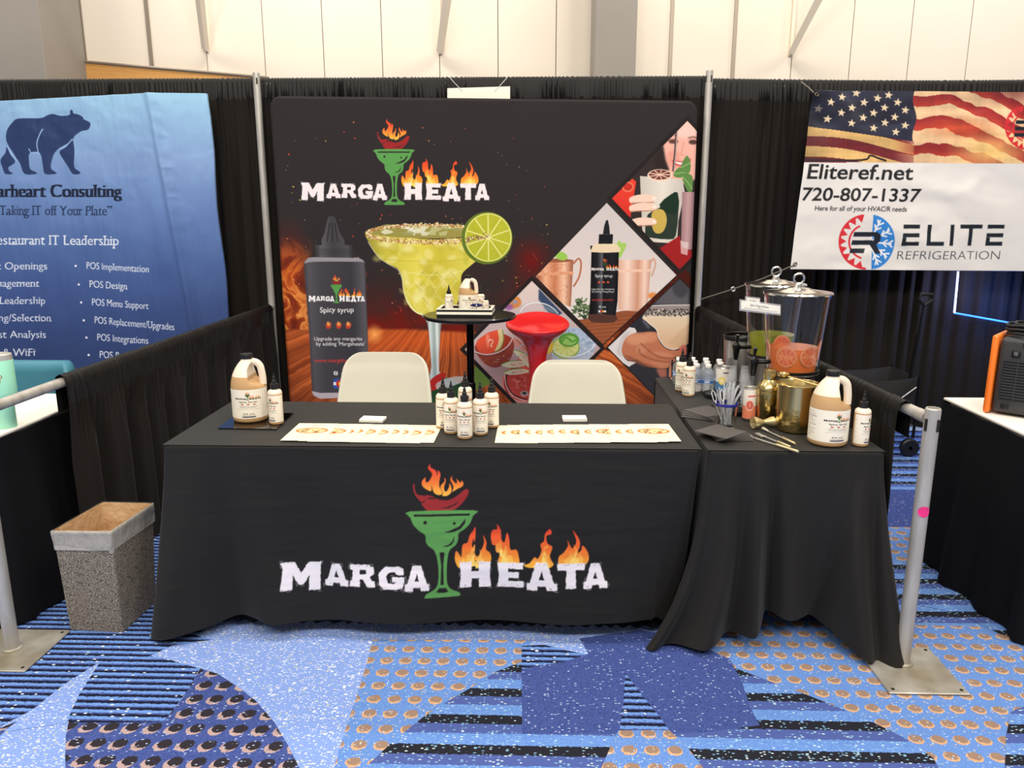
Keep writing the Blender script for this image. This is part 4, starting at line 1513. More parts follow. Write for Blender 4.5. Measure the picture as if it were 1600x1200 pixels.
for _ in range(16):
    q = dz3([(rg2.uniform(120, 340), rg2.uniform(560, 630))])[0]
    cv.line([q, q + [rg2.uniform(-5, 5), rg2.uniform(-3, 3)]], .9, [(226, 140, 110), (206, 176, 150)][rg2.randint(2)])
# fingers and a straw behind the stool
cv.fill(dz3([(375, 440), (430, 470), (475, 520), (470, 545), (430, 530), (380, 490)]), (206, 140, 126), curve=3)
cv.line(dz3([(388, 455), (430, 490), (465, 528)]), 1.3, (150, 84, 76), curve=3)
cv.line(dz3([(385, 535), (420, 505), (455, 478)]), 2.0, (170, 170, 176))
# lower glass: pink slush with melon wedges
cv.ell(*dz3([(440, 760)])[0], 33, 31, (206, 128, 120))
cv.ell(*dz3([(440, 760)])[0], 30, 28, (150, 56, 50))
cv.ell(*dz3([(445, 765)])[0], 27, 25, (190, 74, 66))
for _ in range(70):
    q = dz3([(rg2.uniform(340, 560), rg2.uniform(680, 860))])[0]
    cv.ell(q[0], q[1], rg2.uniform(1, 3.4), rg2.uniform(1, 2.4), [(222, 130, 120), (160, 52, 48), (208, 96, 86), (232, 168, 158)][rg2.randint(4)], n=8, alpha=.55)
cv.fill(dz3([(400, 600), (450, 590), (500, 620), (510, 690), (440, 690), (410, 660)]), (222, 96, 84), soft=1, curve=3)
for w_ in ([(373, 530), (430, 545), (486, 580), (490, 660), (440, 610), (400, 575)], [(283, 634), (340, 612), (410, 606), (484, 625), (420, 650), (340, 655)], [(300, 690), (360, 668), (430, 662), (488, 680), (430, 700), (350, 706)]):
    p_ = dz3(w_)
    cv.fill(p_, (222, 224, 186), curve=3)
    c_ = p_.mean(0)
    cv.fill(c_ + (p_ - c_) * .6 + [3, 0], (232, 180, 160), curve=3, alpha=.7)
    cv.line(p_[:3], 1.3, (130, 160, 84), curve=3)
    for k in range(4):
        cv.ell(c_[0] + rg2.uniform(-7, 9), c_[1] + rg2.uniform(-2, 2), .7, .6, (40, 32, 30), n=6)
cv.line(dz3([(320, 700), (330, 780), (380, 850), (470, 880)]), 1.8, (60, 48, 48), curve=4)
cv.line(dz3([(312, 700), (322, 785), (372, 858), (460, 890)]), 1.2, (230, 196, 190), curve=4)
cv.ell(*dz3([(450, 838)])[0], 6, 4, (180, 176, 176)); cv.ell(*dz3([(450, 836)])[0], 4, 2.4, (70, 64, 64))
close_diamond(t0, mk)

# 4 lower right: a sleeve and hand offering a coupe
t0, mk = diamond([(1062, 436), (950, 543), (1056, 651), (1170, 540)], 1.022)
def dz4(pts):
    return np.asarray(pts, float) / 4.533 + np.array([940, 430])


cv.fill([(940, 430), (1180, 430), (1180, 660), (940, 660)], (50, 50, 56))
cv.fill(dz4([(330, 200), (545, 10), (620, 80), (620, 230)]), (92, 90, 96), soft=3)
cv.ell(*dz4([(560, 60)])[0], 14, 22, (66, 66, 72), soft=3)
cv.fill(dz4([(190, 380), (300, 275), (330, 345), (395, 385), (390, 412), (255, 408)]), (44, 46, 54), soft=1)
cv.fill(dz4([(290, 290), (320, 335), (345, 370), (330, 380), (290, 330)]), (120, 120, 130), soft=2, alpha=.7)
cv.fill(dz4([(40, 512), (195, 368), (250, 402), (205, 425), (165, 465), (142, 520), (152, 570), (185, 608), (250, 612), (205, 640), (180, 640)]), (222, 216, 214), curve=2)
cv.fill(dz4([(150, 430), (200, 395), (170, 450), (135, 520), (145, 580), (110, 540)]), (190, 184, 186), curve=3, soft=2, alpha=.7)
hand_ = dz4([(143, 515), (162, 462), (200, 425), (250, 408), (300, 404), (345, 401), (390, 406), (398, 445), (425, 492), (470, 527), (520, 533), (560, 532), (570, 560), (548, 580), (515, 580), (524, 600), (505, 620), (478, 625), (470, 655), (420, 662), (375, 655), (325, 645), (285, 622), (245, 600), (200, 605), (165, 585), (146, 550)])
cv.fill(hand_, (190, 118, 86), curve=4)
cv.ell(*dz4([(250, 455)])[0], 17, 9, (214, 150, 116), soft=3, alpha=.9)
cv.ell(*dz4([(340, 440)])[0], 12, 8, (212, 146, 112), soft=3, alpha=.8)
cv.ell(*dz4([(285, 525)])[0], 9, 6, (206, 140, 108), soft=2, alpha=.8)
cv.ell(*dz4([(430, 560)])[0], 18, 4, (208, 138, 106), soft=2, alpha=.8, rot=.15)
cv.ell(*dz4([(420, 625)])[0], 16, 5, (200, 130, 100), soft=2, alpha=.7, rot=.1)
cv.fill(dz4([(150, 560), (200, 575), (300, 620), (420, 660), (300, 645), (200, 606)]), (138, 80, 58), soft=2, alpha=.8)
for ln in ([(275, 480), (330, 530), (400, 575), (470, 590), (520, 586)], [(300, 575), (370, 600), (440, 612), (505, 616)], [(265, 520), (275, 555), (310, 580)]):
    cv.line(dz4(ln), 2.0, (134, 76, 54), curve=4, alpha=.75, soft=1)
cv.fill(dz4([(545, 520), (570, 488), (600, 500), (600, 560), (572, 560)]), (206, 110, 92), curve=3)
cv.fill(dz4([(296, 284), (640, 280), (620, 480), (575, 490), (545, 515), (505, 526), (450, 505), (405, 445), (388, 385), (330, 335)]), grade((226, 206, 178), (220, 178, 140), *SB.T(dz4([(450, 290), (450, 520)]))[:, 1]), curve=2)
cv.fill(dz4([(470, 480), (560, 390), (640, 330), (620, 480), (540, 515)]), (206, 170, 134), alpha=.55, soft=1)
cv.fill(dz4([(298, 262), (350, 215), (640, 208), (640, 284), (305, 288)]), (150, 140, 136))
for _ in range(150):
    q = dz4([(rg2.uniform(310, 640), rg2.uniform(240, 290))])[0]
    cv.ell(q[0], q[1], rg2.uniform(.8, 2), rg2.uniform(.8, 1.8), [(54, 48, 46), (214, 206, 200), (110, 100, 96), (70, 62, 60)][rg2.randint(4)], n=6)
cv.line(dz4([(350, 216), (480, 212), (640, 211)]), 1.2, (226, 220, 216))
cv.line(dz4([(296, 284), (330, 335), (388, 385), (405, 445), (450, 505), (505, 526), (545, 516)]), 1.3, (240, 226, 210), curve=4)
cv.fill(dz4([(385, 665), (460, 662), (462, 720), (415, 725)]), (170, 104, 88), soft=2)
close_diamond(t0, mk)
A = None

# the sheet itself: rounded corners, slight bulge, a welted edge
Pb = GB.copy()
rc = .075
hgt = Pb[..., 2]
ztop = hgt.max(1, keepdims=True) * 0 + (SB.xz(np.linspace(0, 1, SB.nx), np.zeros(SB.nx))[:, 1])[None, :]
dz = np.clip(rc - np.linspace(0, SB.h, SB.ny), 0, rc)[:, None]
ins = rc - np.sqrt(np.maximum(rc * rc - dz * dz, 0))
xc = Pb[..., 0].mean(1, keepdims=True)
hw = (Pb[..., 0].max(1, keepdims=True) - Pb[..., 0].min(1, keepdims=True)) / 2
Pb[..., 0] = xc + (Pb[..., 0] - xc) * (hw - ins) / hw
ed = np.minimum.reduce([np.arange(SB.nx)[None, :] + 0 * Pb[..., 0], (SB.nx - 1 - np.arange(SB.nx))[None, :] + 0 * Pb[..., 0], np.arange(SB.ny)[:, None] + 0 * Pb[..., 0]]) * BS
Pb[..., 1] += .012 * np.exp(-(ed / .010) ** 2)
Pb[..., 1] += .002 * np.sin(Pb[..., 0] * 9 + 2 * np.sin(Pb[..., 2] * 4)) * np.exp(-((SB.c[0][1] - Pb[..., 2]) / .25) ** 2)
bd = thing('printed_backdrop', 'large black printed fabric backdrop with the margarita glass and picture diamonds', 'backdrop', (-.19, 5.34, 0))
off = np.array([-.19, 5.34, 0])
ink_grid(Pb - off, cv.lin(), 'printed_fabric', m_print, bd, thick=.03, back=(0, 1, 0))
fr = MB()
fr.tube([(-1.38, .012, .035), (-1.385, .012, 2.2), (-1.33, .012, 2.27), (1.33, .012, 2.235), (1.385, .012, 2.17), (1.40, .012, .035)], .012, 10)
fr.build('tube_frame', mat('silver_tube', (176, 176, 178), .35, metal=.9), bd)
for s_ in (-1.38, 1.40):
    ft = MB()
    ft.rbox((s_ - .03, -.14, .001), (s_ + .03, .16, .028), .008, 2)
    ft.build('foot', mat('silver_tube', (150, 150, 152), .4, metal=.8), bd)
# ------------------------------------------------------------------ blue consulting banner (left)
m_vinyl = print_mat('printed_vinyl', .42, .4)
S1 = Sheet(5.2, (-3.72, 2.252), (-2.022, 2.330), (-3.72, .30), (-1.965, .30), .0026)
G1 = S1.grid()
QX, QY = project(G1)
b1 = Canvas(S1.nx, S1.ny, (90, 120, 170), S1.T)
st_y = np.array([140, 175, 240, 320, 400, 470, 560, 640])
st_c = np.array([(148, 190, 218), (138, 176, 210), (124, 154, 198), (98, 128, 180), (74, 101, 156), (60, 82, 136), (48, 66, 112), (42, 58, 100)], float)
nse = smooth_noise(S1.ny, S1.nx, (90, 60), 31, 3)
yy_ = QY + 40 * (nse - .5)
for i in range(3):
    b1.a[..., i] = np.interp(yy_, st_y, st_c[:, i])
NV = (38, 56, 98)


def bz(pts):            # bear traced at 3.529x from (0,100)
    return np.asarray(pts, float) / 3.529 + np.array([0, 100])


b1.fill(bz([(60, 330), (90, 305), (130, 300), (225, 298), (260, 282), (290, 275), (330, 285), (380, 280), (385, 258), (395, 252), (402, 262), (404, 272), (430, 278), (455, 292), (462, 305), (495, 322), (497, 342), (485, 362), (455, 368), (430, 380), (408, 400), (395, 425), (330, 460), (300, 490), (285, 530), (282, 575), (305, 595), (308, 606), (250, 606), (238, 560), (222, 490), (165, 492), (162, 540), (168, 580), (195, 595), (200, 606), (135, 606), (110, 550), (80, 505), (45, 450), (32, 410), (38, 365)]), NV, curve=3)
b1.fill(bz([(35, 455), (60, 500), (83, 535), (70, 555), (46, 570), (52, 590), (68, 600), (70, 606), (30, 606), (15, 570), (5, 530), (28, 490)]), NV, curve=3)
b1.fill(bz([(395, 420), (405, 440), (412, 500), (410, 570), (440, 592), (442, 606), (400, 606), (370, 560), (335, 510), (326, 480), (365, 455)]), NV, curve=3)
bg_ = (146, 178, 220)
b1.line(bz([(238, 358), (208, 430), (215, 490), (222, 500)]), 1.7, bg_, curve=4)
b1.line(bz([(160, 466), (172, 490), (214, 490)]), 1.6, bg_)
b1.line(bz([(36, 450), (60, 495), (90, 535)]), 1.7, bg_, curve=4)
b1.line(bz([(328, 470), (360, 452), (400, 412)]), 1.7, bg_, curve=4)
DK = (22, 30, 54)
b1.text('Bearheart Consulting', -29, 308, 189, 21, DK, weight=-.006, serif=.09, spread=2.6)
b1.text('\u201cTaking IT off Your Plate\u201d', -7, 336, 174, 16, (30, 42, 74), weight=-.008, serif=.11, slope=.004, spread=.6)
WT = (236, 240, 248)
b1.text('Restaurant IT Leadership', -15, 382, 185, 16, WT, weight=-.008, serif=.11, slope=.006, spread=.5)
for s_, x0, x1, y in (('t Openings', -4, 74, 421), ('Management', -24, 61, 448), ('Leadership', 0, 71, 475), ('ng/Selection', -1, 80, 502), ('st Analysis', -1, 72, 528), ('& WiFi', 5, 54, 556)):
    b1.text(s_, x0, y, x1, 12, WT, weight=-.008, serif=.12, spread=.4)
for s_, bx, x0, x1, y, sl in (('POS Implementation', 118, 135, 232, 420, .06), ('POS Design', 123, 140, 198, 449, .06), ('POS Menu Support', 127, 144, 232, 477, .07), ('POS Replacement/Upgrades', 131, 148, 272, 505, .09), ('POS Integrations', 135, 152, 231, 532, .07), ('POS R', 139, 156, 187, 559, .07)):
    b1.text(s_, x0, y, x1, 11.5, WT, weight=-.008, serif=.12, slope=sl, spread=.4)
    b1.ell(bx, y - 4.5, 1.7, 1.7, WT)
P1 = G1.copy()
x_ = P1[..., 0]
xf = -2.35 + (2.32 - P1[..., 2]) * .10
k = np.clip((x_ - xf) / .4, 0, 1)
P1[..., 1] += .16 * k * np.clip((x_ - xf) / .06, 0, 1) - .020 * np.exp(-((x_ - xf) / .025) ** 2)
wr = smooth_noise(S1.ny, S1.nx, (240, 42), 33, 4) - .5
wr2 = smooth_noise(S1.ny, S1.nx, (58, 64), 34, 3) - .5
dia = np.sin((x_ * 1.1 + P1[..., 2] * 1.6) * 9 + wr2 * 7)
P1[..., 1] += .020 * wr + .006 * wr2 + .004 * dia * np.clip((P1[..., 2] - 1.2), 0, 1) + .006 * np.sin(P1[..., 2] * 60 + wr2 * 12) * np.exp(-((x_ - xf - .03) / .035) ** 2) * np.clip(P1[..., 2] - 1.3, 0, .6)
P1[..., 0] += .008 * np.sin(P1[..., 2] * 7) * np.clip((x_ + 2.3) / .3, 0, 1)
ban = thing('consulting_banner', 'light-to-dark blue cloth banner with a walking bear emblem', 'banner', (-2.85, 5.2, 0))
o1 = np.array([-2.85, 5.2, 0])
ink_grid(P1 - o1, b1.lin(), 'printed_cloth', print_mat('printed_polyester', .6, .25, sheen=.1), ban, thick=.02, back=(0, 1, 0))
fr = MB()
fr.tube([(-.86, .03, .01), (-.86, .03, 2.24), (.45, .03, 2.30), (.76, .19, 2.22), (.76, .19, .01)], .012, 8)
fr.build('banner_frame', mat('frame_tube', (150, 150, 152), .4, metal=.8), ban)

# ------------------------------------------------------------------ flag banner of the refrigeration company (right)
S2 = Sheet(5.2, (1.912, 2.312), (3.78, 2.288), (1.857, 1.190), (3.82, 1.178), .0036)
G2 = S2.grid()
QX, QY = project(G2)
b2 = Canvas(S2.nx, S2.ny, (224, 220, 216), S2.T)
ns = smooth_noise(S2.ny, S2.nx, (40, 50), 41, 4)
ns2 = smooth_noise(S2.ny, S2.nx, (12, 70), 42, 3)
flag = QY < 253.5 + (QX - 1255) * .006
wv = 16 * np.sin((QX - 1429) / 46.0) + 24 * (ns - .5)
tq = (QY - 146 - .30 * (QX - 1429) + wv) / 18.5
stripe = (np.floor(tq) % 2 == 0)
fr_ = tq - np.floor(tq)
red = np.array([140, 36, 40.]) * (1 - fr_[..., None] * .45) + np.array([228, 84, 56.]) * fr_[..., None] * .45
crm = np.array([226, 192, 148.]) * (1 - fr_[..., None] * .3) + np.array([206, 150, 120.]) * fr_[..., None] * .3
col_ = np.where(stripe[..., None], red, crm)
gold = np.clip(1.15 - np.hypot((QX - 1545) / 62, (QY - 238) / 34), 0, 1)[..., None]
col_ = col_ * (1 - gold * .8) + np.array([250, 206, 120.]) * gold * .8
glow = np.clip(1 - np.hypot((QX - 1500) / 70, (QY - 200) / 22), 0, 1)[..., None]
col_ = col_ * (1 - glow * .5) + np.array([240, 110, 56.]) * glow * .5
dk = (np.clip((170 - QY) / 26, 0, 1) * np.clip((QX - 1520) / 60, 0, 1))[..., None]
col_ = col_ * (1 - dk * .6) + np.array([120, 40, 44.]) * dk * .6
# lower-left stripes
lw = QY - (197 + (QX - 1262) * .145)
kk = np.floor((lw + 5 * np.sin(QX / 40.0)) / 16.0)
c_l = np.where((kk % 2 == 0)[..., None], np.array([220, 178, 112.]), np.array([112, 34, 40.]))
mixr = np.clip((QX - 1395) / 60, 0, 1)[..., None]
c_l = c_l * (1 - mixr) + col_ * mixr
fl_c = np.where((QX < 1429)[..., None] & (lw > 0)[..., None], c_l, col_)
canton = (QX < 1429 + 3 * np.sin(QY / 9)) & (lw <= 0)
cant = np.array([26, 26, 42.]) * (1 - .5 * ns2[..., None]) + np.array([70, 74, 96.]) * .5 * ns2[..., None]
fl_c = np.where(canton[..., None], cant, fl_c)
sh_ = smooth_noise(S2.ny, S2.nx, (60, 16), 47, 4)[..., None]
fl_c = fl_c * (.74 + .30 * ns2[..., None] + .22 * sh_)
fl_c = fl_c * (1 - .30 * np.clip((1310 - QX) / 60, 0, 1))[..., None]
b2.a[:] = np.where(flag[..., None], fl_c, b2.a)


def ez(pts):             # flag details traced at 3.077x from (1080,100)
    return np.asarray(pts, float) / 3.077 + np.array([1080, 100])


for k, (sx, sy) in enumerate([(795, 140), (728, 158), (895, 165), (668, 185), (832, 185), (992, 185), (775, 210), (930, 210), (1030, 222), (720, 235), (878, 235), (980, 255), (828, 258), (655, 265), (770, 285), (933, 282), (1030, 295), (878, 308), (985, 327), (612, 215), (948, 150)]):
    pts = []
    for i in range(10):
        r_ = (22 if i % 2 == 0 else 9)
        a = -PI / 2 + i * PI / 5 + .15
        pts.append((sx + r_ * math.cos(a), sy + r_ * .95 * math.sin(a)))
    b2.fill(ez(pts), (226, 204, 168) if k != 19 else (120, 110, 104))
b2.line(ez([(545, 462), (820, 462), (860, 440), (900, 452), (940, 466)]), 3, (40, 26, 34), curve=4)


def er_logo(cx, cy, R, fontc, clip=True):
    for i in range(9):
        a = math.radians(104 + i * 18.6)
        a0, a1 = a - math.radians(9.0), a + math.radians(9.0)
        pts = [(cx + R * math.cos(a0), cy - R * math.sin(a0)), (cx + R * 1.0 * math.cos(a), cy - R * math.sin(a)), (cx + R * math.cos(a1), cy - R * math.sin(a1)), (cx + R * .72 * math.cos(a), cy - R * .72 * math.sin(a))]
        b2.fill(pts, (212, 44, 54))
    ang_ = np.radians(np.linspace(98, 268, 40))
    outer = [(cx + R * 1.01 * math.cos(a), cy - R * 1.01 * math.sin(a)) for a in ang_]
    inner = [(cx + R * .93 * math.cos(a), cy - R * .93 * math.sin(a)) for a in ang_[::-1]]
    b2.fill(outer + inner, (212, 44, 54))
    ang_ = np.radians(np.linspace(112, 252, 30))
    b2.line([(cx + R * .62 * math.cos(a), cy - R * .62 * math.sin(a)) for a in ang_], R * .07, (212, 44, 54))
    ang_ = np.radians(np.linspace(-86, 82, 40))
    b2.fill([(cx + R * .1 + R * .92 * math.cos(a), cy - R * math.sin(a)) for a in ang_], (48, 128, 206))
    for a in (62, 28, -5, -38, -68):
        a = math.radians(a)
        b2.line([(cx + R * .12, cy), (cx + R * .1 + R * .82 * math.cos(a), cy - R * .9 * math.sin(a))], R * .06, (236, 236, 240))
        for rr_ in (.5, .7):
            p = (cx + R * .1 + R * rr_ * math.cos(a), cy - R * rr_ * math.sin(a))
            for s_ in (.7, -.7):
                b2.line([p, (p[0] + R * .2 * math.cos(a + s_), p[1] - R * .2 * math.sin(a + s_))], R * .055, (236, 236, 240))
    ink = (24, 30, 42)
    for y in (-.36, -.06, .24):
        xo = -y * .22
        b2.fill([(cx + R * (-.52 + xo), cy + R * y), (cx + R * (.22 if y < .2 else .0) + R * xo, cy + R * y), (cx + R * (.18 if y < .2 else -.06) + R * xo, cy + R * (y + .17)), (cx + R * (-.56 + xo), cy + R * (y + .17))], ink)
    b2.fill([[(cx - R * .0, cy - R * .36), (cx + R * .38, cy - R * .36), (cx + R * .52, cy - R * .25), (cx + R * .5, cy - R * .02), (cx + R * .36, cy + R * .1), (cx + R * .52, cy + R * .42), (cx + R * .3, cy + R * .42), (cx + R * .12, cy + R * .1), (cx - R * .04, cy + R * .1), (cx - R * .0, cy - R * .02), (cx + R * .26, cy - R * .04), (cx + R * .3, cy - R * .2), (cx - R * .04, cy - R * .2)]], ink)


er_logo(1354, 378, 43, None)
er_logo(1603, 200, 34, None)
INKB = (26, 26, 30)
b2.text('Eliteref.net', 1260, 279, 1426, 24, INKB, weight=.016, shear=.17, slope=.012)
b2.text('720-807-1337', 1252, 313, 1437, 21, INKB, weight=.016, shear=.17, slope=.012)
b2.text('Here for all of your HVAC/R needs', 1273, 329, 1417, 8, INKB, weight=.012, shear=.15, slope=.012)
for i, x in enumerate((1408, 1446, 1482, 1498, 1540)):
    wd, y0, y1 = 27, 351, 384
    sh = lambda X, Y: (X + (y1 - Y) * .10, Y)
    th = 6.2
    if i in (0, 4):
        for yb in (y0, y0 + 13.5, y1 - th):
            b2.fill([sh(x, yb), sh(x + wd - 1, yb), sh(x + wd - 1, yb + th), sh(x, yb + th)], (22, 30, 38))
        b2.fill([sh(x, y0 + 20), sh(x + 6, y0 + 20), sh(x + 6, y1), sh(x, y1)], (22, 30, 38))
    elif i == 1:
        b2.fill([sh(x, y0), sh(x + 6, y0), sh(x + 6, y1 - th), sh(x + wd, y1 - th), sh(x + wd, y1), sh(x, y1)], (22, 30, 38))
    elif i == 2:
        b2.fill([sh(x, y0), sh(x + 6, y0), sh(x + 6, y1), sh(x, y1)], (22, 30, 38))
    else:
        b2.fill([sh(x, y0), sh(x + 34, y0), sh(x + 34, y0 + th), sh(x + 20, y0 + th), sh(x + 20, y1), sh(x + 14, y1), sh(x + 14, y0 + th), sh(x, y0 + th)], (22, 30, 38))
b2.text('REFRIGERATION', 1402, 405.5, 1562, 14.2, (40, 46, 54), weight=-.016, shear=.12)
P2 = G2.copy()
w1 = smooth_noise(S2.ny, S2.nx, (70, 90), 43, 3) - .5
dg = P2[..., 0] * .75 + P2[..., 2] * .65
P2[..., 1] += .022 * w1 + .010 * np.sin((P2[..., 0] * .55 + P2[..., 2] * 1.0) * 15 + w1 * 5) * np.exp(-((P2[..., 0] - 2.9 + (P2[..., 2] - 1.7) * -.9) / .5) ** 2)
P2[..., 1] += -.02 * np.exp(-((P2[..., 0] - 1.95) / .25) ** 2) * np.clip((P2[..., 2] - 1.95) / .35, 0, 1) * np.sin(dg * 26)
fb = thing('flag_banner', 'white vinyl banner with waving flag print and red-blue round emblem', 'banner', (2.8, 5.2, 1.19))
o2 = np.array([2.8, 5.2, 1.19])
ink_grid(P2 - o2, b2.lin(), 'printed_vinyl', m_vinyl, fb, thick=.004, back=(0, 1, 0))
m_brass = mat('grommet_brass', (120, 110, 90), .4, metal=.9)
for (gx, gz) in ((1.885, 1.225), (1.93, 2.285)):
    gm = MB()
    yv = float(P2[np.argmin(abs(G2[:, 5, 2] - gz)), int(np.argmin(abs(G2[10, :, 0] - gx))), 1])
    gm.ring((gx - 2.8, yv - 5.2 - .003, gz - 1.19), .010, .004, 16, 6, 'y')
    gm.build('grommet', m_brass, fb)
cdm = mat('grey_cord', (112, 104, 96), .7)
c_ = MB()
a0, a1, a2 = (XR + .02, 5.42, .965), (1.52, 5.33, 1.045), (1.883, 5.19, 1.222)
c_.tube([a0, (1.42, 5.37, 1.005), a1, (1.70, 5.26, 1.125), a2], .0045, 8)
cord = c_.build('tie_cord', cdm)
tag(cord, 'thin grey cord tying the lower banner corner to the silver post', 'cord')
h_ = MB()
h_.ring(a1, .014, .004, 14, 6, 'y')
h_.build('hook', mat('hook_metal', (200, 200, 200), .3, metal=1), cord)
c_ = MB()
c_.tube([(1.925, 5.195, 2.288), (1.915, 5.30, 2.345), (1.91, 5.44, 2.40)], .004, 8)
tag(c_.build('tie_cord', cdm), 'short cord holding the upper left banner corner to the top rail', 'cord')

# small blank paper sign hung above the backdrop
sg = MB()
tl_, tr_, br_, bl_ = at_y(699, 138, 5.43), at_y(797, 135, 5.43), at_y(797, 160, 5.43), at_y(699, 160, 5.43)
sgt = thing('hanging_sign', 'blank white card sign hung on two strings above the backdrop', 'sign', (tl_[0], 5.43, tl_[2]))
off = np.array([tl_[0], 5.43, tl_[2]])
sg.prism([(p[0] - off[0], p[2] - off[2]) for p in (tl_, tr_, br_, bl_)], -.002, .002)
sg.build('card', mat('white_card', (240, 232, 216), .7), sgt, smooth=False)
for (u, sx) in ((.24, -.09), (.76, .09)):
    s_ = MB()
    px_ = (tr_[0] - tl_[0]) * u
    s_.tube([(px_, -.003, -.02), (px_ + sx * .8, -.004, .055), (px_ + sx, .045, .092)], .0025, 6)
    s_.build('string', mat('white_string', (206, 200, 190), .8), sgt)
# ------------------------------------------------------------------ tables and their cloths
TZ = .75
m_cloth = print_mat('black_table_cloth', .62, .28, sheen=.07)
m_black_cloth = mat('plain_black_cloth', (28, 26, 24), .62, spec=.28, sheen=.07)
m_skirt = mat('pleated_skirt_cloth', (11, 11, 15), .85, spec=.2)
CL = np.array([28, 26, 24.])
m_leg = mat('table_leg_steel', (150, 148, 142), .4, metal=.8)
m_top = mat('table_plastic_top', (200, 198, 190), .6)


def cloth(name, x0, x1, y0, y1, z, r, hem, push, step, cvs=None, side_lo=.012, label_fn=None, seed=0, nrow=150, toprow=24, wr=.0028, sm=.022):
    """one cloth over a table: top, rounded edge, then falling sides.
    perimeter starts at the back right, runs along the right side, the front and the left side (the back stays open below the edge)
    hem(s, side, t): hem height; push(s, side, t, q): outward / along displacement of the fall"""
    rg = np.random.RandomState(seed)
    # perimeter (counter-clockwise seen from above would be right->back; here: right side back->front, front right->left, left front->back)
    segs = []
    n_side = int((y1 - y0) / .012)
    n_front = int((x1 - x0) / step)
    rc = .018
    for i in range(n_side):
        t = i / (n_side - 1)
        segs.append((x1, y1 - (y1 - y0 - rc) * t, 1, 0, 'R', t))
    for i in range(1, 9):
        a = i / 9 * PI / 2
        segs.append((x1 - rc + rc * math.cos(a), y0 + rc - rc * math.sin(a), math.cos(a), -math.sin(a), 'CR', i / 9))
    for i in range(n_front):
        t = i / (n_front - 1)
        segs.append((x1 - rc - (x1 - x0 - 2 * rc) * t, y0, 0, -1, 'F', t))
    for i in range(1, 9):
        a = i / 9 * PI / 2
        segs.append((x0 + rc - rc * math.sin(a), y0 + rc - rc * math.cos(a), -math.sin(a), -math.cos(a), 'CL', i / 9))
    for i in range(n_side):
        t = i / (n_side - 1)
        segs.append((x0, y0 + rc + (y1 - y0 - rc) * t, -1, 0, 'L', t))
    n = len(segs)
    base = np.array([(s[0], s[1]) for s in segs])
    nrm = np.array([(s[2], s[3]) for s in segs])
    s_arc = np.concatenate([[0], np.cumsum(np.linalg.norm(np.diff(base, axis=0), axis=1))])
    rows = []
    # edge roll
    for a in np.linspace(0, PI / 2, 6):
        d = r * math.sin(a) - r
        rows.append(np.concatenate([base + nrm * d, np.full((n, 1), z - r * (1 - math.cos(a)))], 1))
    hems = np.array([hem(s[4], s[5]) for s in segs])
    k_ = np.ones(9) / 9
    hems = np.convolve(np.pad(hems, 4, mode='edge'), k_, 'valid')
    nq = nrow
    wn = smooth_noise(nq, n, (26, 60), seed + 3, 4) - .5
    wn2 = smooth_noise(nq, n, (12, 90), seed + 9, 3) - .5
    for j in range(1, nq):
        q = j / (nq - 1)
        zz = z - r - (z - r - hems) * q
        dv = np.array([push(s[4], s[5], q) for s in segs])       # (out, dx, dy)
        out = dv[:, 0] + wr * 2 * wn[j] * min(1, q * 4) + wr * wn2[j]
        p = base + nrm * out[:, None] + dv[:, 1:3]
        rows.append(np.concatenate([p, zz[:, None]], 1))
    F = np.array(rows)                                            # (rows, n, 3)
    # smooth along the perimeter so corners turn softly lower down
    for ax in range(2):
        for j in range(6, len(F)):
            q = (j - 6) / nq
            sg = (.003 + sm * .6 * q) / step
            w = int(3 * sg) + 2
            kk = np.exp(-.5 * (np.arange(-w, w + 1) / sg) ** 2)
            kk /= kk.sum()
            F[j, :, ax] = np.convolve(np.pad(F[j, :, ax], w, mode='edge'), kk, 'valid')
    cols = np.tile(CL, (F.shape[0], n, 1))
    return F, cols, segs


def bump(x, c, w):
    return math.exp(-((x - c) / w) ** 2)


# --- main table
MX0, MX1, MY0, MY1 = -1.166, .742, 2.585, 3.235


def hem_m(side, t):
    if side == 'F':                         # t: 0 at the right corner, 1 at the left
        x = 1 - t
        base = .068 + .018 * x + .004 * math.sin(x * 23)
        return base - .055 * bump(x, 0, .05) - .02 * bump(x, .075, .03) + .012 * bump(x, .14, .04)
    if side == 'CL':
        return .012
    if side == 'CR':
        return .06
    if side == 'L':
        return .012 + .05 * min(1, t * 1.5)
    return .05


def push_m(side, t, q):
    g = q ** 1.25
    if side == 'F':
        x = 1 - t
        o = .010 * g * math.sin(x * 17 + 1) + .014 * g * math.sin(x * 41) * bump(x, .0, .25)
        o += .060 * g * bump(x, .030, .030) - .050 * g * bump(x, .085 + .01 * q, .028) + .030 * g * bump(x, .13 + .05 * q, .030) - .016 * g * bump(x, .19 + .12 * q, .045)
        o += .012 * g * math.sin(x * 60) * bump(x, 1, .12) + .006 * math.sin(9 * x + 5 * q) * q
        o -= .05 * g * bump(x, 1, .06)
        return (o + .012 * q, -.12 * g * bump(x, 0, .06) - .10 * g * bump(x, 1.0, .05), 0)
    if side == 'CL':
        return (.05 * g, -.11 * g, 0)
    if side == 'CR':
        return (-.02 * g, -.10 * g, .03 * g)
    if side == 'L':
        return (.10 * g * bump(t, 0, .35) + .02 * g * math.sin(t * 16), 0, 0)
    return (-.004, 0, 0)


F, cols, segs = cloth('table_cloth', MX0, MX1, MY0, MY1, TZ, .012, hem_m, push_m, .0026, seed=50, nrow=230, sm=.03)
# the printed logo: painted on the flat front, then carried by the cloth
iF = [i for i, s in enumerate(segs) if s[4] == 'F']
nF = len(iF)
nr = F.shape[0]
zq = np.array([TZ] * 6 + [TZ - .012 - (TZ - .012 - .075) * (j / 229) for j in range(1, 230)])


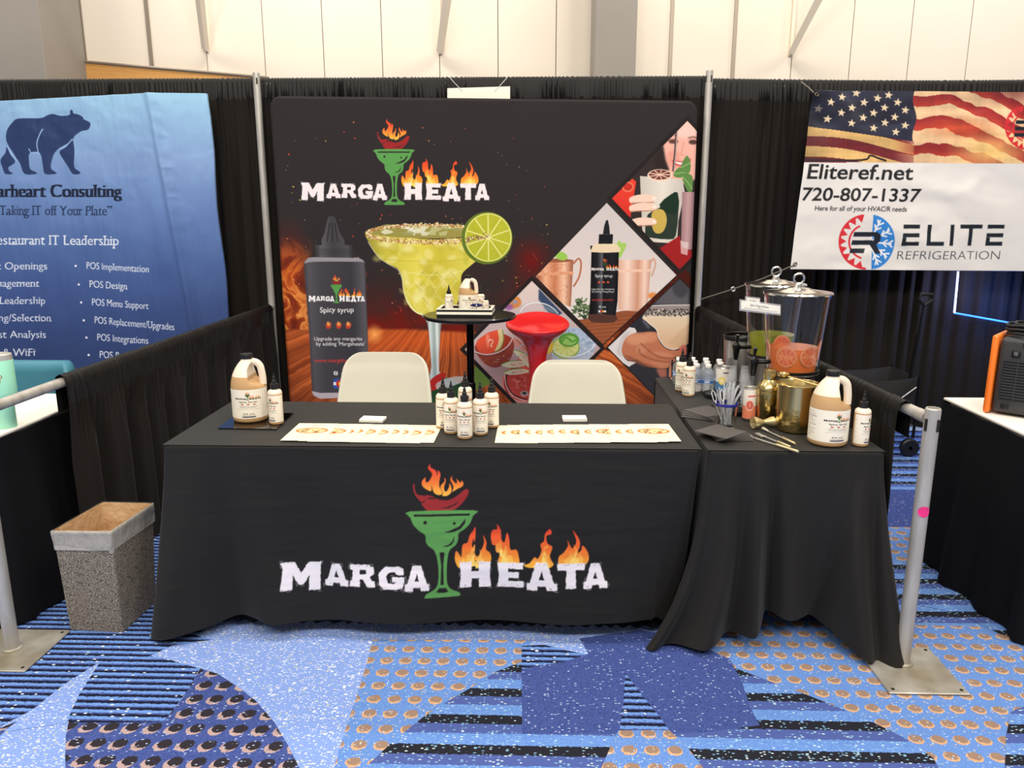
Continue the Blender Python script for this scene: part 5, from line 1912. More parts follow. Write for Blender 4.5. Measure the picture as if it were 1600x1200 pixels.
def T_front(p):
    p = np.asarray(p, float)
    P = at_y(p[:, 0], p[:, 1], MY0 - .012)
    u = (P[:, 0] - (MX0 + .018)) / (MX1 - MX0 - .036) * (nF - 1)
    v = np.interp(-P[:, 2], -zq[5:], np.arange(5, nr))
    return np.stack([u, v], 1)


cvf = Canvas(nF, nr, CL, T_front)
paint_logo(cvf, T_front, letters=(236, 230, 234), ground=tuple(CL))
cols[:, iF] = cvf.a[:, ::-1]
t_ = thing('display_table', 'long front table under a black cloth with the green glass logo', 'table', (-.21, 2.9, 0))
oT = np.array([-.21, 2.9, 0])
tp = MB()
tp.rbox((MX0 + .03 + .21, MY0 + .03 - 2.9, TZ - .055), (MX1 - .03 + .21, MY1 - .02 - 2.9, TZ - .012), .01, 2)
tp.build('tabletop', m_top, t_)
for sx in (-.80, .80):
    for sy in (-.14, .22):
        lg = MB()
        lg.tube([(sx, sy, TZ - .05), (sx, sy, .0)], .014, 10)
        lg.build('leg', m_leg, t_)
    cb = MB()
    cb.tube([(sx, -.14, .12), (sx, .22, .12)], .011, 10)
    cb.build('crossbar', m_leg, t_)
ct = thing('table_cloth', 'black fitted cloth printed with a flaming margarita logo in front', 'tablecloth', (-.21, 2.9, 0))
ink_grid(F - oT, lin(np.clip(cols, 0, 255)), 'printed_drop', m_cloth, ct)


def cloth_top(x0, x1, y0, y1, z, r, seed, parent, off, hang=.12, folds=()):
    """the flat upper face of the cloth, with its short fall at the back"""
    xs = np.linspace(x0 - r + .006, x1 + r - .006, 150)
    xs = np.linspace(x0 - r + r * 0 + .012, x1 - .0, 150)
    xs = np.linspace(x0 - 0.0 + .0, x1, 150)
    ys = np.linspace(y0, y1, 60)
    X, Y = np.meshgrid(xs, ys)
    nz = smooth_noise(60, 150, (9, 20), seed, 3) - .5
    inner = np.minimum.reduce([X - x0, x1 - X, Y - y0, y1 - Y])
    Z = z + .0012 * nz * np.clip(inner / .05, 0, 1)
    # pull the rim in to the start of the rolled edge
    X = np.clip(X, x0 - r + 2 * r * .5, x1 - r * 0)
    P = np.stack([X, Y, Z], -1)
    back = []
    for q in (.2, .5, 1.0):
        b_ = P[-1].copy()
        b_[:, 1] += .006
        b_[:, 2] = z - hang * q
        back.append(b_)
    P = np.concatenate([P, np.array(back)], 0)
    g = MB()
    g.grid(P - off)
    o = g.build('cloth_top', m_black_cloth, parent, fix=False)
    return o


def cloth_top2(x0, x1, y0, y1, z, r, seed, parent, off, hang):
    return cloth_top(x0 - r + .0, x1 + r - .0, y0 - r + .0, y1, z, 0, seed, parent, off, hang)


# rolled edge starts r inside the outline, so the top face spans exactly the inner rectangle
cloth_top(MX0 - .012 + .012 - 0 + (-.012) + .012, MX1, MY0, MY1, TZ, 0, 71, ct, oT, .30)
sk = MB()
xs = np.linspace(MX0 + .05, MX1 - .03, 900)
phs = np.cumsum(np.interp(xs, np.linspace(MX0, MX1, 60), np.random.RandomState(4).uniform(.6, 1.5, 60))) * .24
rows = []
for q in np.linspace(0, 1, 10):
    rows.append(np.stack([xs + .21, MY0 + .070 - 2.9 - .010 * np.sin(phs) * (.4 + .6 * q), 0 * xs + (.70 - q * .675)], 1))
sk.grid(np.array(rows))
skt = sk.build('pleated_skirt', m_skirt, None, fix=False, loc=(-.21, 2.9, 0))
tag(skt, 'black pleated skirt showing under the hem of the logo cloth', 'table skirt')

# --- side table with the drinks
SX0, SX1, SY0, SY1 = .762, 1.372, 2.575, 3.785


def hem_s(side, t):
    if side == 'F':
        x = 1 - t
        h = .012 + .075 * min(1, max(0, (x - .02) / .38)) + .045 * bump(x, .45, .10) + .012 * bump(x, .62, .1)
        h -= .10 * max(0, (x - .78) / .22)
        return max(.010, h)
    if side in ('CL', 'CR'):
        return .008
    if side == 'L':
        return .010 + .02 * t
    return .010 + .03 * min(1, t)


def push_s(side, t, q):
    g = q ** 1.3
    if side == 'F':
        x = 1 - t
        gg = q ** .9
        o = .016 * g + .085 * g * bump(x, .12, .045) - .05 * g * bump(x, .205, .03) + .075 * gg * bump(x, .30 - .02 * (1 - q), .04) - .075 * gg * bump(x, .41 - .03 * (1 - q), .035)
        o += .03 * gg * bump(x, .50, .05) - .05 * g * bump(x, .66, .10) - .045 * gg * bump(x, .79 - .07 * q + .10 * (1 - q), .035) + .13 * g * bump(x, .92 - .06 * (1 - q), .075)
        o += .010 * g * math.sin(x * 31 + 2 * q)
        return (o, -.13 * q ** 3.2 * bump(x, 0, .16) - .03 * g * bump(x, 0, .1) + .03 * g * bump(x, 1, .12), 0)
    if side == 'CL':
        return (.05 * g, -.13 * q ** 3.2 - .03 * g, -.02 * g)
    if side == 'CR':
        return (.11 * g, .02 * g, -.06 * g)
    if side == 'L':
        return (-.004 - .0 * g, -.04 * g * bump(t, 0, .12), 0)
    return (.012 * g * bump(t, 1, .12) - .004, 0, -.02 * g * bump(t, 1, .1))


F, cols, segs = cloth('table_cloth', SX0, SX1, SY0, SY1, TZ, .012, hem_s, push_s, .006, seed=90, nrow=120, wr=.0022, sm=.010)
t_ = thing('drinks_table', 'shorter table under plain black cloth at the right, set crosswise', 'table', (1.07, 3.18, 0))
oS = np.array([1.07, 3.18, 0])
tp = MB()
tp.rbox((SX0 + .03 - 1.07, SY0 + .03 - 3.18, TZ - .055), (SX1 - .03 - 1.07, SY1 - .02 - 3.18, TZ - .012), .01, 2)
tp.build('tabletop', m_top, t_)
for sy in (-.46, .46):
    for sx in (-.22, .22):
        lg = MB()
        lg.tube([(sx, sy, TZ - .05), (sx, sy, .0)], .014, 10)
        lg.build('leg', m_leg, t_)
    cb = MB()
    cb.tube([(-.22, sy, .085), (.22, sy, .085)], .012, 10)
    cb.build('crossbar', m_leg, t_)
ct2 = thing('table_cloth', 'plain black cloth over the drinks table, its corners pooling on the carpet', 'tablecloth', (1.07, 3.18, 0))
g = MB()
g.grid(F - oS)
g.build('cloth_drop', m_black_cloth, ct2, fix=False, angle=80)
cloth_top(SX0, SX1, SY0, SY1, TZ, 0, 77, ct2, oS, .5)
# ------------------------------------------------------------------ two white shell chairs behind the table
m_shell = mat('white_moulded_shell', (206, 202, 186), .45, spec=.4, noise=(3, (202, 198, 182), (1, 1, 1)))
m_wood_leg = mat('beech_leg', (186, 140, 92), .5, noise=(12, (166, 120, 74), (1, 1, .2)))
m_wire = mat('black_wire', (26, 26, 26), .5, metal=.5)


def shell_chair(label, loc, rz, ztop, halfw):
    """faces -y; loc is the floor point under the foot of the backrest"""
    t = thing('shell_chair', label, 'chair', loc, rz, 'white shell chairs')
    prof = [(-.40, .425), (-.385, .445), (-.33, .452), (-.24, .440), (-.14, .430), (-.07, .440), (-.02, .475), (.005, .53), (.02, .60), (.035, .68), (.05, .76), (.062, .81), (.068, ztop - .012), (.070, ztop)]
    pr = spline(prof, 4, closed=False)
    arc = np.concatenate([[0], np.cumsum(np.linalg.norm(np.diff(pr, axis=0), axis=1))])
    arc /= arc[-1]

    def hw(a, z):
        if a < .5:
            return halfw * (.80 + .22 * min(1, a / .3)) * (1 - .55 * max(0, (.06 - a) / .06) ** 2)
        u = max(0, (z - .55) / (ztop - .55))
        w = halfw * (1.0 - .17 * u ** 1.6)
        rc = .085
        e = max(0, 1 - (ztop - z) / rc)
        return w - rc * .92 * (1 - math.sqrt(max(0, 1 - e * e)))
    cols = np.linspace(-1, 1, 33)
    G = []
    for (y, z), a in zip(pr, arc):
        w = hw(a, z)
        u_ = np.clip((z - .5) / .3, 0, 1)
        seat = 1 - np.clip((a - .30) / .25, 0, 1)
        row = []
        for c in cols:
            lift = seat * .035 * abs(c) ** 3 * np.clip((a - .05) / .15, 0, 1)
            fwd = -(.075 * (1 - seat) * (1 - .45 * u_)) * (abs(c) * w / halfw) ** 2.6
            row.append((c * w, y + fwd, z + lift + .05 * (1 - seat) * 0))
        G.append(row)
    G = np.array(G)
    b = MB()
    b.grid(G)
    o = b.build('seat_shell', m_shell, t, fix=False, angle=60)
    so = o.modifiers.new('thickness', 'SOLIDIFY')
    so.thickness = .012
    so.offset = 0
    for sx in (-1, 1):
        for (y0, y1) in ((-.30, -.36), (-.08, -.02)):
            l = MB()
            l.tube([(sx * .13, y0, .41), (sx * .21, y1, .0)], [.016, .010], 12)
            l.build('leg', m_wood_leg, t)
    w_ = MB()
    w_.tube([(-.14, -.29, .40), (.14, -.29, .40), (.14, -.09, .40), (-.14, -.09, .40), (-.14, -.29, .40)], .006, 8)
    w_.tube([(-.17, -.33, .22), (.17, -.05, .22)], .005, 8)
    w_.tube([(.17, -.33, .22), (-.17, -.05, .22)], .005, 8)
    w_.build('brace', m_wire, t)
    return t


shell_chair('white plastic shell chair in front of the squeeze bottle picture', (-.598, 3.78, 0), 0, .862, .243)
shell_chair('white plastic shell chair in front of the red stool', (.370, 3.72, 0), 0, .838, .246)

# ------------------------------------------------------------------ black round bar table
m_blk = mat('black_lacquer', (24, 24, 26), .30, coat=.3)
m_blk_metal = mat('black_gloss_metal', (16, 16, 22), .18, metal=.6)
BT = (-.225, 4.53)
ZB = .968
t = thing('bar_table', 'tall round black pedestal table in front of the backdrop', 'table', (BT[0], BT[1], 0))
b = MB()
b.lathe([(0, ZB - .024), (.262, ZB - .024), (.272, ZB - .020), (.276, ZB - .012), (.275, ZB - .004), (.270, ZB), (0, ZB)], 64)
b.build('tabletop', m_blk, t)
b = MB()
b.lathe([(.022, .54), (.022, ZB - .024)], 24)
b.build('upper_pole', m_blk_metal, t)
b = MB()
b.lathe([(.030, .02), (.030, .55), (.027, .556), (.022, .556)], 24)
b.build('lower_pole', m_blk_metal, t)
b = MB()
b.lathe([(0, 0), (.22, 0), (.22, .008), (.15, .02), (.05, .03), (.03, .045)], 48)
b.build('base', m_blk_metal, t)

# ------------------------------------------------------------------ red stool
m_red = mat('red_gloss_plastic', (214, 34, 36), .28, coat=.35)
t = thing('bar_stool', 'glossy red dished stool on a flared trumpet stem', 'stool', (.178, 4.88, 0))
b = MB()
rs = [(.002, .835), (.06, .836), (.12, .842), (.165, .856), (.188, .872), (.198, .880), (.203, .877), (.202, .868), (.190, .845), (.165, .815), (.130, .785), (.098, .755), (.075, .715), (.062, .665), (.055, .60), (.052, .52), (.05, .40)]
b.lathe(rs, 64)
vv = []
for (x, y, z) in b.v:
    k = min(1, max(0, (z - .76) / .1))
    vv.append((x, y, z + .038 * k * (y / .2) - .012 * k * (abs(x) / .2) ** 2))
b.v = vv
b.build('seat', m_red, t, angle=60)
b = MB()
b.lathe([(.05, .41), (.05, .10), (.06, .06), (.09, .035), (.17, .02), (.205, .010), (.205, 0), (0, 0)], 48)
b.build('stem', m_red, t, angle=60)

# ------------------------------------------------------------------ waste bin
m_stone = bpy.data.materials.new('speckled_bin_stone')
_t, _b = nt(m_stone)
_tc = _t.nodes.new('ShaderNodeTexCoord')
_n = _t.nodes.new('ShaderNodeTexNoise')
_n.inputs['Scale'].default_value = 260
_n.inputs['Detail'].default_value = 3
_r = _t.nodes.new('ShaderNodeValToRGB')
_r.color_ramp.elements[0].position, _r.color_ramp.elements[0].color = .40, L4((64, 58, 52))
_r.color_ramp.elements[1].position, _r.color_ramp.elements[1].color = .60, L4((168, 156, 140))
_t.links.new(_tc.outputs['Object'], _n.inputs['Vector'])
_t.links.new(_n.outputs['Fac'], _r.inputs[0])
_t.links.new(_r.outputs[0], _b.inputs['Base Color'])
_b.inputs['Roughness'].default_value = .85
m_tan = mat('tan_bin_inside', (206, 160, 110), .7)
m_liner = mat('clear_bin_liner', (226, 222, 212), .3, trans=0.0, alpha=.42, bump=(26, .8, .02, 'noise', (1, 1, .4)))
m_liner_in = mat('clear_bin_liner_inside', (226, 200, 160), .25, alpha=.35, bump=(30, .9, .02, 'noise', (1, 1, 1)))
ZBN = .428
tf = [at_z(80, 830, ZBN), at_z(172, 831, ZBN), at_z(240, 786, ZBN), at_z(160, 784, ZBN)]
bf = [np.array([-1.612, 2.612, 0]), np.array([-1.398, 2.598, 0]), np.array([-1.385, 2.84, 0]), np.array([-1.60, 2.86, 0])]
ctr = np.array([-1.5, 2.7, 0])
t = thing('waste_bin', 'speckled grey waste bin with a clear liner, left of the front table', 'bin', ctr)


def rrect(c4, r, z=None, n=5):
    out = []
    for i in range(4):
        p, a, b_ = c4[i], c4[i - 1], c4[(i + 1) % 4]
        u = (a - p) / np.linalg.norm(a - p)
        v = (b_ - p) / np.linalg.norm(b_ - p)
        for k in range(n):
            s = k / (n - 1)
            q = p + u * r * (1 - s) ** 2 + v * r * s ** 2
            out.append(q)
    return np.array(out)


def inset(c4, d):
    c = sum(c4) / 4
    return [p + (c - p) / np.linalg.norm((c - p)[:2]) * d for p in c4]


def ring_rows(rows, closed=True):
    P = np.array(rows)
    return np.concatenate([P, P[:, :1]], 1)


def lerp4(k):
    return [b_ * (1 - k) + np.array([a_[0], a_[1], ZBN]) * k for a_, b_ in zip(tf, bf)]


b = MB()
b.grid(ring_rows([rrect(lerp4(k), .012) - ctr for k in np.linspace(0.004, 1, 12)]))
b.build('bin_body', m_stone, t, fix=False)
b = MB()
b.grid(ring_rows([rrect(inset(lerp4(k), .006), .012) - ctr for k in np.linspace(1, .03, 12)]))
b.add([tuple(p - ctr) for p in rrect(inset(lerp4(.03), .006), .012)], [tuple(range(20))])
b.build('bin_inside', m_tan, t, fix=False)
rgl = np.random.RandomState(5)
wv = smooth_noise(10, 21, (3, 2), 6, 2) - .5
wv[:, -1] = wv[:, 0]
rows = []
for j, k in enumerate(np.linspace(.80, 1.0, 9)):
    q = rrect(inset(lerp4(k), -.006), .014) - ctr
    c = q.mean(0)
    for i in range(20):
        d = (q[i] - c)[:2]
        q[i, :2] += d / np.linalg.norm(d) * (.012 * wv[j, i])
        if j == 0:
            q[i, 2] += .05 * wv[0, i] + .012
    rows.append(q)
rows.append(rrect(inset(lerp4(1.006), -.001), .014) - ctr)
b = MB()
b.grid(ring_rows(rows))
b.build('liner_cuff', m_liner, t, fix=False, angle=80)
rows = []
wv = smooth_noise(14, 21, (2, 2), 8, 2) - .5
wv[:, -1] = wv[:, 0]
for j, k in enumerate(np.linspace(1.006, .45, 13)):
    q = rrect(inset(lerp4(min(k, 1.006)), .012), .03) - ctr
    c = q.mean(0)
    for i in range(20):
        d = (c - q[i])[:2]
        q[i, :2] += d / np.linalg.norm(d) * max(0, .03 * wv[j, i] + .012) * min(1, j / 3)
    rows.append(q)
b = MB()
b.grid(ring_rows(rows))
b.add([tuple(p) for p in rows[-1]], [tuple(range(20))])
b.build('liner_inside', m_liner_in, t, fix=False, angle=80)

# ------------------------------------------------------------------ left neighbour: skirted table, tumbler, teal chair
m_white_cloth = mat('white_table_cover', (238, 230, 218), .7)


def skirted_table(label, tname, x0, x1, y0, y1, side, cover_label):
    """side: which x edge is seen ('R' edge at x1 or 'L' edge at x0)"""
    t = thing('skirted_table', label, 'table', ((x0 + x1) / 2, (y0 + y1) / 2, 0))
    off = np.array([(x0 + x1) / 2, (y0 + y1) / 2, 0])
    b = MB()
    b.rbox((x0 + .02 - off[0], y0 + .02 - off[1], .70), (x1 - .02 - off[0], y1 - .02 - off[1], .738), .008, 2)
    b.build('tabletop', m_top, t)
    for sx in (x0 + .12, x1 - .12):
        for sy in (y0 + .1, y1 - .1):
            l = MB()
            l.tube([(sx - off[0], sy - off[1], .70), (sx - off[0], sy - off[1], 0)], .014, 10)
            l.build('leg', m_leg, t)
    b = MB()
    b.rbox((x0 - off[0], y0 - off[1], .738), (x1 - off[0], y1 - off[1], .7495), .004, 2)
    b.build('table_cover', m_white_cloth, t)['label'] = cover_label
    # pleated skirt all the way round
    per = []
    st = .012
    for (ax, ay, bx, by, nx_, ny_) in ((x1, y1, x1, y0, 1, 0), (x1, y0, x0, y0, 0, -1), (x0, y0, x0, y1, -1, 0), (x0, y1, x1, y1, 0, 1)):
        n = max(3, int(math.hypot(bx - ax, by - ay) / st))
        for i in range(n):
            per.append((ax + (bx - ax) * i / n, ay + (by - ay) * i / n, nx_, ny_))
    per.append(per[0])
    per = np.array(per)
    rg_ = np.random.RandomState(len(label))
    ph = np.cumsum(.2 + .25 * rg_.rand(len(per)))
    A_ = np.interp(np.arange(len(per)), np.arange(0, len(per) + 20, 12), rg_.uniform(.4, 1.3, len(np.arange(0, len(per) + 20, 12))))
    rows = []
    for q in np.linspace(0, 1, 14):
        o = .004 + .05 * q + .014 * A_ * np.sin(ph) * (.25 + q) + .014 * A_ * np.sin(ph * .31 + 1) * q
        rows.append(np.stack([per[:, 0] + per[:, 2] * o - off[0], per[:, 1] + per[:, 3] * o - off[1], 0 * o + .735 - q * (.725 + .0 * o)], 1))
    b = MB()
    b.grid(np.array(rows))
    b.build('table_skirt', m_skirt, t, fix=False, angle=80)
    return t


skirted_table('table with white top and black pleated skirt at the left edge', 't', -3.6, -1.83, 2.67, 3.36, 'R', 'white cover')
skirted_table('table with white top and black pleated skirt at the right edge', 't', 1.990, 3.8, 2.62, 3.40, 'L', 'white cover with small marks')

m_mint = mat('mint_enamel', (158, 226, 196), .35)
m_steel = mat('polished_steel', (214, 212, 208), .16, metal=1.0)
t = thing('tumbler', 'mint green insulated tumbler with a brown flower patch', 'tumbler', (-1.875, 2.80, .75))
b = MB()
b.lathe([(0, 0), (.034, 0), (.036, .004), (.036, .10), (.040, .112), (.050, .125), (.052, .14), (.052, .262), (.051, .264)], 32)
b.build('body', m_mint, t)
b = MB()
b.lathe([(.051, .263), (.0515, .270), (.050, .284), (.046, .286), (.044, .276), (.0, .274)], 32)
b.build('lid', mat('brushed_lid', (206, 204, 198), .3, metal=.5), t)
pt = []
for i in range(48):
    a = 2 * PI * i / 48
    r = .029 + .003 * math.cos(8 * a)
    pt.append((r * math.cos(a), r * math.sin(a)))
ca = -PI / 2 + .18
vs = [((.0527) * math.cos(ca + u / .052), (.0527) * math.sin(ca + u / .052), .205 + v) for u, v in [(0, 0)] + pt]
b = MB()
b.add(vs, [(0, i + 1, (i + 1) % 48 + 1) for i in range(48)])
b.build('flower_patch', mat('brown_leather_patch', (140, 96, 70), .8, noise=(220, (176, 130, 96), (1, 1, 1))), t, fix=False)

m_teal = mat('teal_vinyl', (62, 122, 142), .5, noise=(4, (70, 132, 152), (1, 1, 1)))
t = thing('teal_chair', 'teal upholstered chair in front of the blue banner', 'chair', (-2.64, 4.0, 0))
b = MB()
b.rbox((-.40, -.05, .40), (.40, .07, .80), .05, 5)
v2 = []
for x, y, z in b.v:
    k = max(0, (z - .6) / .2)
    v2.append((x * (1 - .06 * k * k), y + .10 * k * .3 - .22 * (abs(x) / .42) ** 3, z + .035 * k * (1 - (x / .42) ** 2) - .015 * k))
b.v = v2
b.build('backrest', m_teal, t, angle=50)
b = MB()
b.rbox((-.36, -.50, .36), (.36, -.02, .46), .04, 4)
b.build('seat', m_teal, t)
for sx in (-.3, .3):
    for sy in (-.44, .02):
        l = MB()
        l.tube([(sx, sy, .37), (sx * 1.08, sy * 1.05, 0)], .014, 10)
        l.build('leg', m_wire, t)

# ------------------------------------------------------------------ right neighbour: heater with coiled cord, folding wagon, glow added on the drape
m_orange = mat('orange_plastic', (240, 122, 40), .4)
m_heat = mat('charcoal_plastic', (52, 52, 54), .5)
m_dark = mat('near_black_plastic', (18, 18, 20), .45)
HX, HY = 2.006, 3.125
t = thing('space_heater', 'boxy black and orange appliance on the white-topped right table', 'appliance', (HX, HY, .75), -.74)
b = MB()
b.rbox((.030, 0, .012), (.46, .24, .318), .018, 3)
b.build('housing', m_heat, t)
b = MB()
b.rbox((0, -.006, .004), (.024, .25, .325), .010, 3)
b.build('side_panel', m_orange, t)['label'] = 'orange end panel'
b = MB()
b.box((.052, -.004, .07), (.44, .002, .225))
gp = b.build('grille', m_dark, t, smooth=False)
for k in range(14):
    s_ = MB()
    s_.box((.054, -.007, .076 + k * .0115), (.438, -.003, .0815 + k * .0115))
    s_.build('grille_bar', m_heat, gp, smooth=False)
for k in range(6):
    s_ = MB()
    s_.box((.10 + k * .06, -.0085, .07), (.104 + k * .06, -.0065, .235))
    s_.build('grille_upright', m_heat, gp, smooth=False)
b = MB()
b.rbox((.075, -.006, .245), (.105, .002, .270), .002, 2)
sw = b.build('switch_plate', m_dark, t)
b = MB()
b.rbox((.083, -.010, .250), (.097, -.004, .265), .002, 2)
b.build('switch', mat('grey_switch', (90, 90, 92), .5), sw)
b = MB()
b.rbox((.062, -.006, .030), (.088, .002, .050), .002, 2)
b.build('power_socket', m_dark, t)
b = MB()
b.rbox((.11, -.008, .285), (.44, .004, .308), .006, 2)
b.build('control_strip', m_dark, t)
cc = MB()
pts = []
for i in range(220):
    a = i * .18
    R_ = .085 + .012 * math.sin(i * .37) + .01 * math.sin(a * .5)
    pts.append((.17 + R_ * math.cos(a) * 1.35, .12 + R_ * math.sin(a), .010 + .00021 * i + .003 * math.sin(i * .9)))
cc.tube(pts, .0062, 8)
co = cc.build('power_cord', mat('black_rubber_cord', (20, 20, 22), .5), None, loc=(HX - .01, HY - .01, .75 + .318))
co.rotation_euler = (0, 0, -.74)
tag(co, 'black cord coiled on top of the orange and black appliance', 'cord')

m_canvas = mat('black_canvas', (24, 23, 24), .85)
m_frame = mat('black_steel_tube', (20, 20, 22), .4, metal=.5)
WX, WY = 2.31, 5.10
t = thing('folding_wagon', 'black folding canvas wagon with its pull handle raised, by the back drape', 'wagon', (WX, WY, 0))
b = MB()
hx, hy = .32, .19
rows = []
for (sx, sy, z) in ((.92, .90, .17), (.96, .95, .34), (1, 1, .52)):
    rows.append([(x * hx * sx, y * hy * sy, z - (.03 * (1 - x * x) if z > .5 else 0)) for x, y in [(-1, -1), (-.5, -1), (0, -1), (.5, -1), (1, -1), (1, -.5), (1, 0), (1, .5), (1, 1), (.5, 1), (0, 1), (-.5, 1), (-1, 1), (-1, .5), (-1, 0), (-1, -.5)]])
b.grid(ring_rows(rows))
b.add(rows[0], [tuple(range(16))])
ob = b.build('canvas_tub', m_canvas, t, fix=False)
ob.modifiers.new('thickness', 'SOLIDIFY').thickness = .006
for sx in (-1, 1):
    for sy in (-1, 1):
        l = MB()
        l.tube([(sx * (hx + .008), sy * (hy + .008), .53), (sx * (hx + .008), sy * (hy + .008), .12)], .010, 8)
        l.build('frame_leg', m_frame, t)
        w_ = MB()
        w_.lathe([(.012, -.02), (.052, -.02), (.060, -.012), (.060, .012), (.052, .02), (.012, .02)], 24)
        w_.v = [(x, z, y) for x, y, z in w_.v]
        w_.build('wheel', m_dark, t, loc=(sx * (hx - .02), sy * (hy + .03), .0605))
m_strut = mat('grey_strut', (120, 118, 116), .35, metal=.8)
for x0_, z0_, x1_, z1_ in ((-.30, .20, .0, .46), (.0, .46, .31, .20), (-.30, .46, .0, .20), (.0, .20, .31, .46)):
    l = MB()
    l.tube([(x0_, -hy - .012, z0_), (x1_, -hy - .012, z1_)], .006, 6)
    l.build('strut', m_strut, t)
b = MB()
b.tube([(hx - .04, -hy + .03, .44), (hx - .015, -hy + .03, .80)], .011, 10)
b.tube([(hx - .015, -hy + .03, .78), (hx + .0, -hy + .03, 1.0)], .008, 10)
hd = b.build('pull_bar', m_frame, t)
b = MB()
b.tube([(hx + .0, -hy + .03, .985), (hx - .035, -hy + .03, 1.02), (hx - .03, -hy + .03, 1.055), (hx + .045, -hy + .03, 1.05), (hx + .05, -hy + .03, 1.02), (hx + .0, -hy + .03, .985)], .011, 10)
b.build('handle_grip', m_dark, hd)

em = bpy.data.materials.new('added_glow_white_blue')  # emission added to stand for light showing on the drape
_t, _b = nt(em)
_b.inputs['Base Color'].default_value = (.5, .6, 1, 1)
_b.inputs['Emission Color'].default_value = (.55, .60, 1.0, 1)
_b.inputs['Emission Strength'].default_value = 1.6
em2 = bpy.data.materials.new('added_glow_blue')
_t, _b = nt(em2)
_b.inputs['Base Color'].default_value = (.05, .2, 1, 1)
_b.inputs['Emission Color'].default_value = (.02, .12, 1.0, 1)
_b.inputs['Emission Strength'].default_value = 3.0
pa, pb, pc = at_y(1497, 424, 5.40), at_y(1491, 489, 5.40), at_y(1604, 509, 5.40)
t = thing('added_drape_glow', 'glowing blue and white strip added for the light on the right drape', 'added glow', (pb[0], 5.40, pb[2]))  # made-up glowing strips in place of light falling on the drape
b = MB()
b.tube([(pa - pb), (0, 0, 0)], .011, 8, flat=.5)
b.build('white_glow', em, t)
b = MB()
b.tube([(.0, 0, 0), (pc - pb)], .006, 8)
b.build('blue_glow', em2, t)
for (lx, lz, e_, c_) in ((pb[0] + .02, 1.05, 9.0, (.45, .5, 1)), (pb[0] + .30, .92, 10.0, (.05, .2, 1))):  # unseen point lights added to spread the blue glow over the cloth
    gl = bpy.data.lights.new('added_glow_lamp', 'POINT')
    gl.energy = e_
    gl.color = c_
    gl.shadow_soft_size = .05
    go = bpy.data.objects.new('added_glow_lamp', gl)
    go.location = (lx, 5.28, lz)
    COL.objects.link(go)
# ------------------------------------------------------------------ syrup bottles and jugs
m_syrup = mat('tan_syrup_in_plastic', (192, 154, 108), .35, spec=.4, sss=.15)
m_hdpe = mat('milky_plastic', (232, 218, 196), .4, spec=.4, sss=.15)
m_capk = mat('black_ribbed_plastic', (22, 21, 21), .4)
m_label = print_mat('label_paper', .5, .3)
m_clear_cap = m_capk
TT = TZ + .0015


def label_canvas(nx, ny, jug=False):
    c = Canvas(nx, ny, (240, 232, 214))
    w, h = float(nx), float(ny)
    mid = w * (.56 if jug else .5)
    span = w * (.46 if jug else .60)
    k = span / 513.0
    Tl = affine((436, 728), (949, 935), (mid - span / 2, h * .07), (mid + span / 2, h * .07 + 207 * k * 1.05), lambda p: p)
    paint_logo(c, Tl, letters=(34, 30, 30), ground=(240, 232, 214), glass=(70, 110, 60), simple=True)
    y = h * .07 + 207 * k * 1.05
    D = (40, 36, 36)
    c.text('Spicy Syrup', mid - span * .33, y + h * .085, mid + span * .33, h * .05, D, weight=.02)
    for i in (-1, 0, 1):
        cx, cy = mid + i * span * .22, y + h * .145
        c.ell(cx, cy + h * .008, span * .055, h * .016, (150, 40, 36))
        c.fill([(cx - span * .04, cy), (cx - span * .02, cy - h * .03), (cx + span * .01, cy - h * .012), (cx + span * .03, cy - h * .026), (cx + span * .035, cy)], (230, 120, 50))
    c.text('Upgrade any margarita', mid - span * .34, y + h * .225, mid + span * .34, h * .024, D)
    c.text("by adding 'Margaheata'", mid - span * .30, y + h * .265, mid + span * .30, h * .024, D)
    c.line([(mid - span * .42, y + h * .315), (mid + span * .42, y + h * .315)], h * .008, (150, 144, 134))
    c.text('64 oz' if jug else '8 oz', mid - span * .20, h * .845, mid + span * .20, h * .038, D, weight=.02)
    c.text('margaheata.com', mid - span * .26, h * .89, mid + span * .26, h * .024, D)
    a = np.linspace(0, 2 * PI, 24, endpoint=False)
    c.fill([(mid + span * .26 * np.sign(math.cos(t)) * abs(math.cos(t)) ** .35, h * .935 + h * .022 * np.sign(math.sin(t)) * abs(math.sin(t)) ** .6) for t in a], (70, 68, 88))
    if jug:
        for i, L_ in enumerate((.7, .9, .95, .6, .8, .8, .95, .5, .9, .7, .85, .4)):
            yy = h * (.10 + i * .066)
            c.line([(w * .03, yy), (w * (.03 + .19 * L_), yy)], h * (.016 if i in (2, 6) else .008), (90, 84, 80))
        for i in range(16):
            yy = h * (.12 + i * .04)
            c.line([(w * .93, yy), (w * .975, yy)], h * .007, (120, 114, 108))
    else:
        for i in range(14):
            yy = h * (.10 + i * .055)
            c.line([(w * .02, yy), (w * (.05 + .07 * ((i * 7) % 5) / 5), yy)], h * .008, (130, 124, 116))
            c.line([(w * .90, yy), (w * (.93 + .05 * ((i * 3) % 4) / 4), yy)], h * .008, (130, 124, 116))
    return c


def label_part(parent, r, z0, z1, arc, nx, ny, jug=False):
    c = label_canvas(nx, ny, jug)
    a = -PI / 2 - arc / 2 + arc * np.arange(nx) / (nx - 1)
    zz = z1 - (z1 - z0) * np.arange(ny) / (ny - 1)
    P = np.zeros((ny, nx, 3))
    P[..., 0] = r * np.cos(a)[None, :]
    P[..., 1] = r * np.sin(a)[None, :]
    P[..., 2] = zz[:, None]
    return ink_grid(P, c.lin(), 'label', m_label, parent)


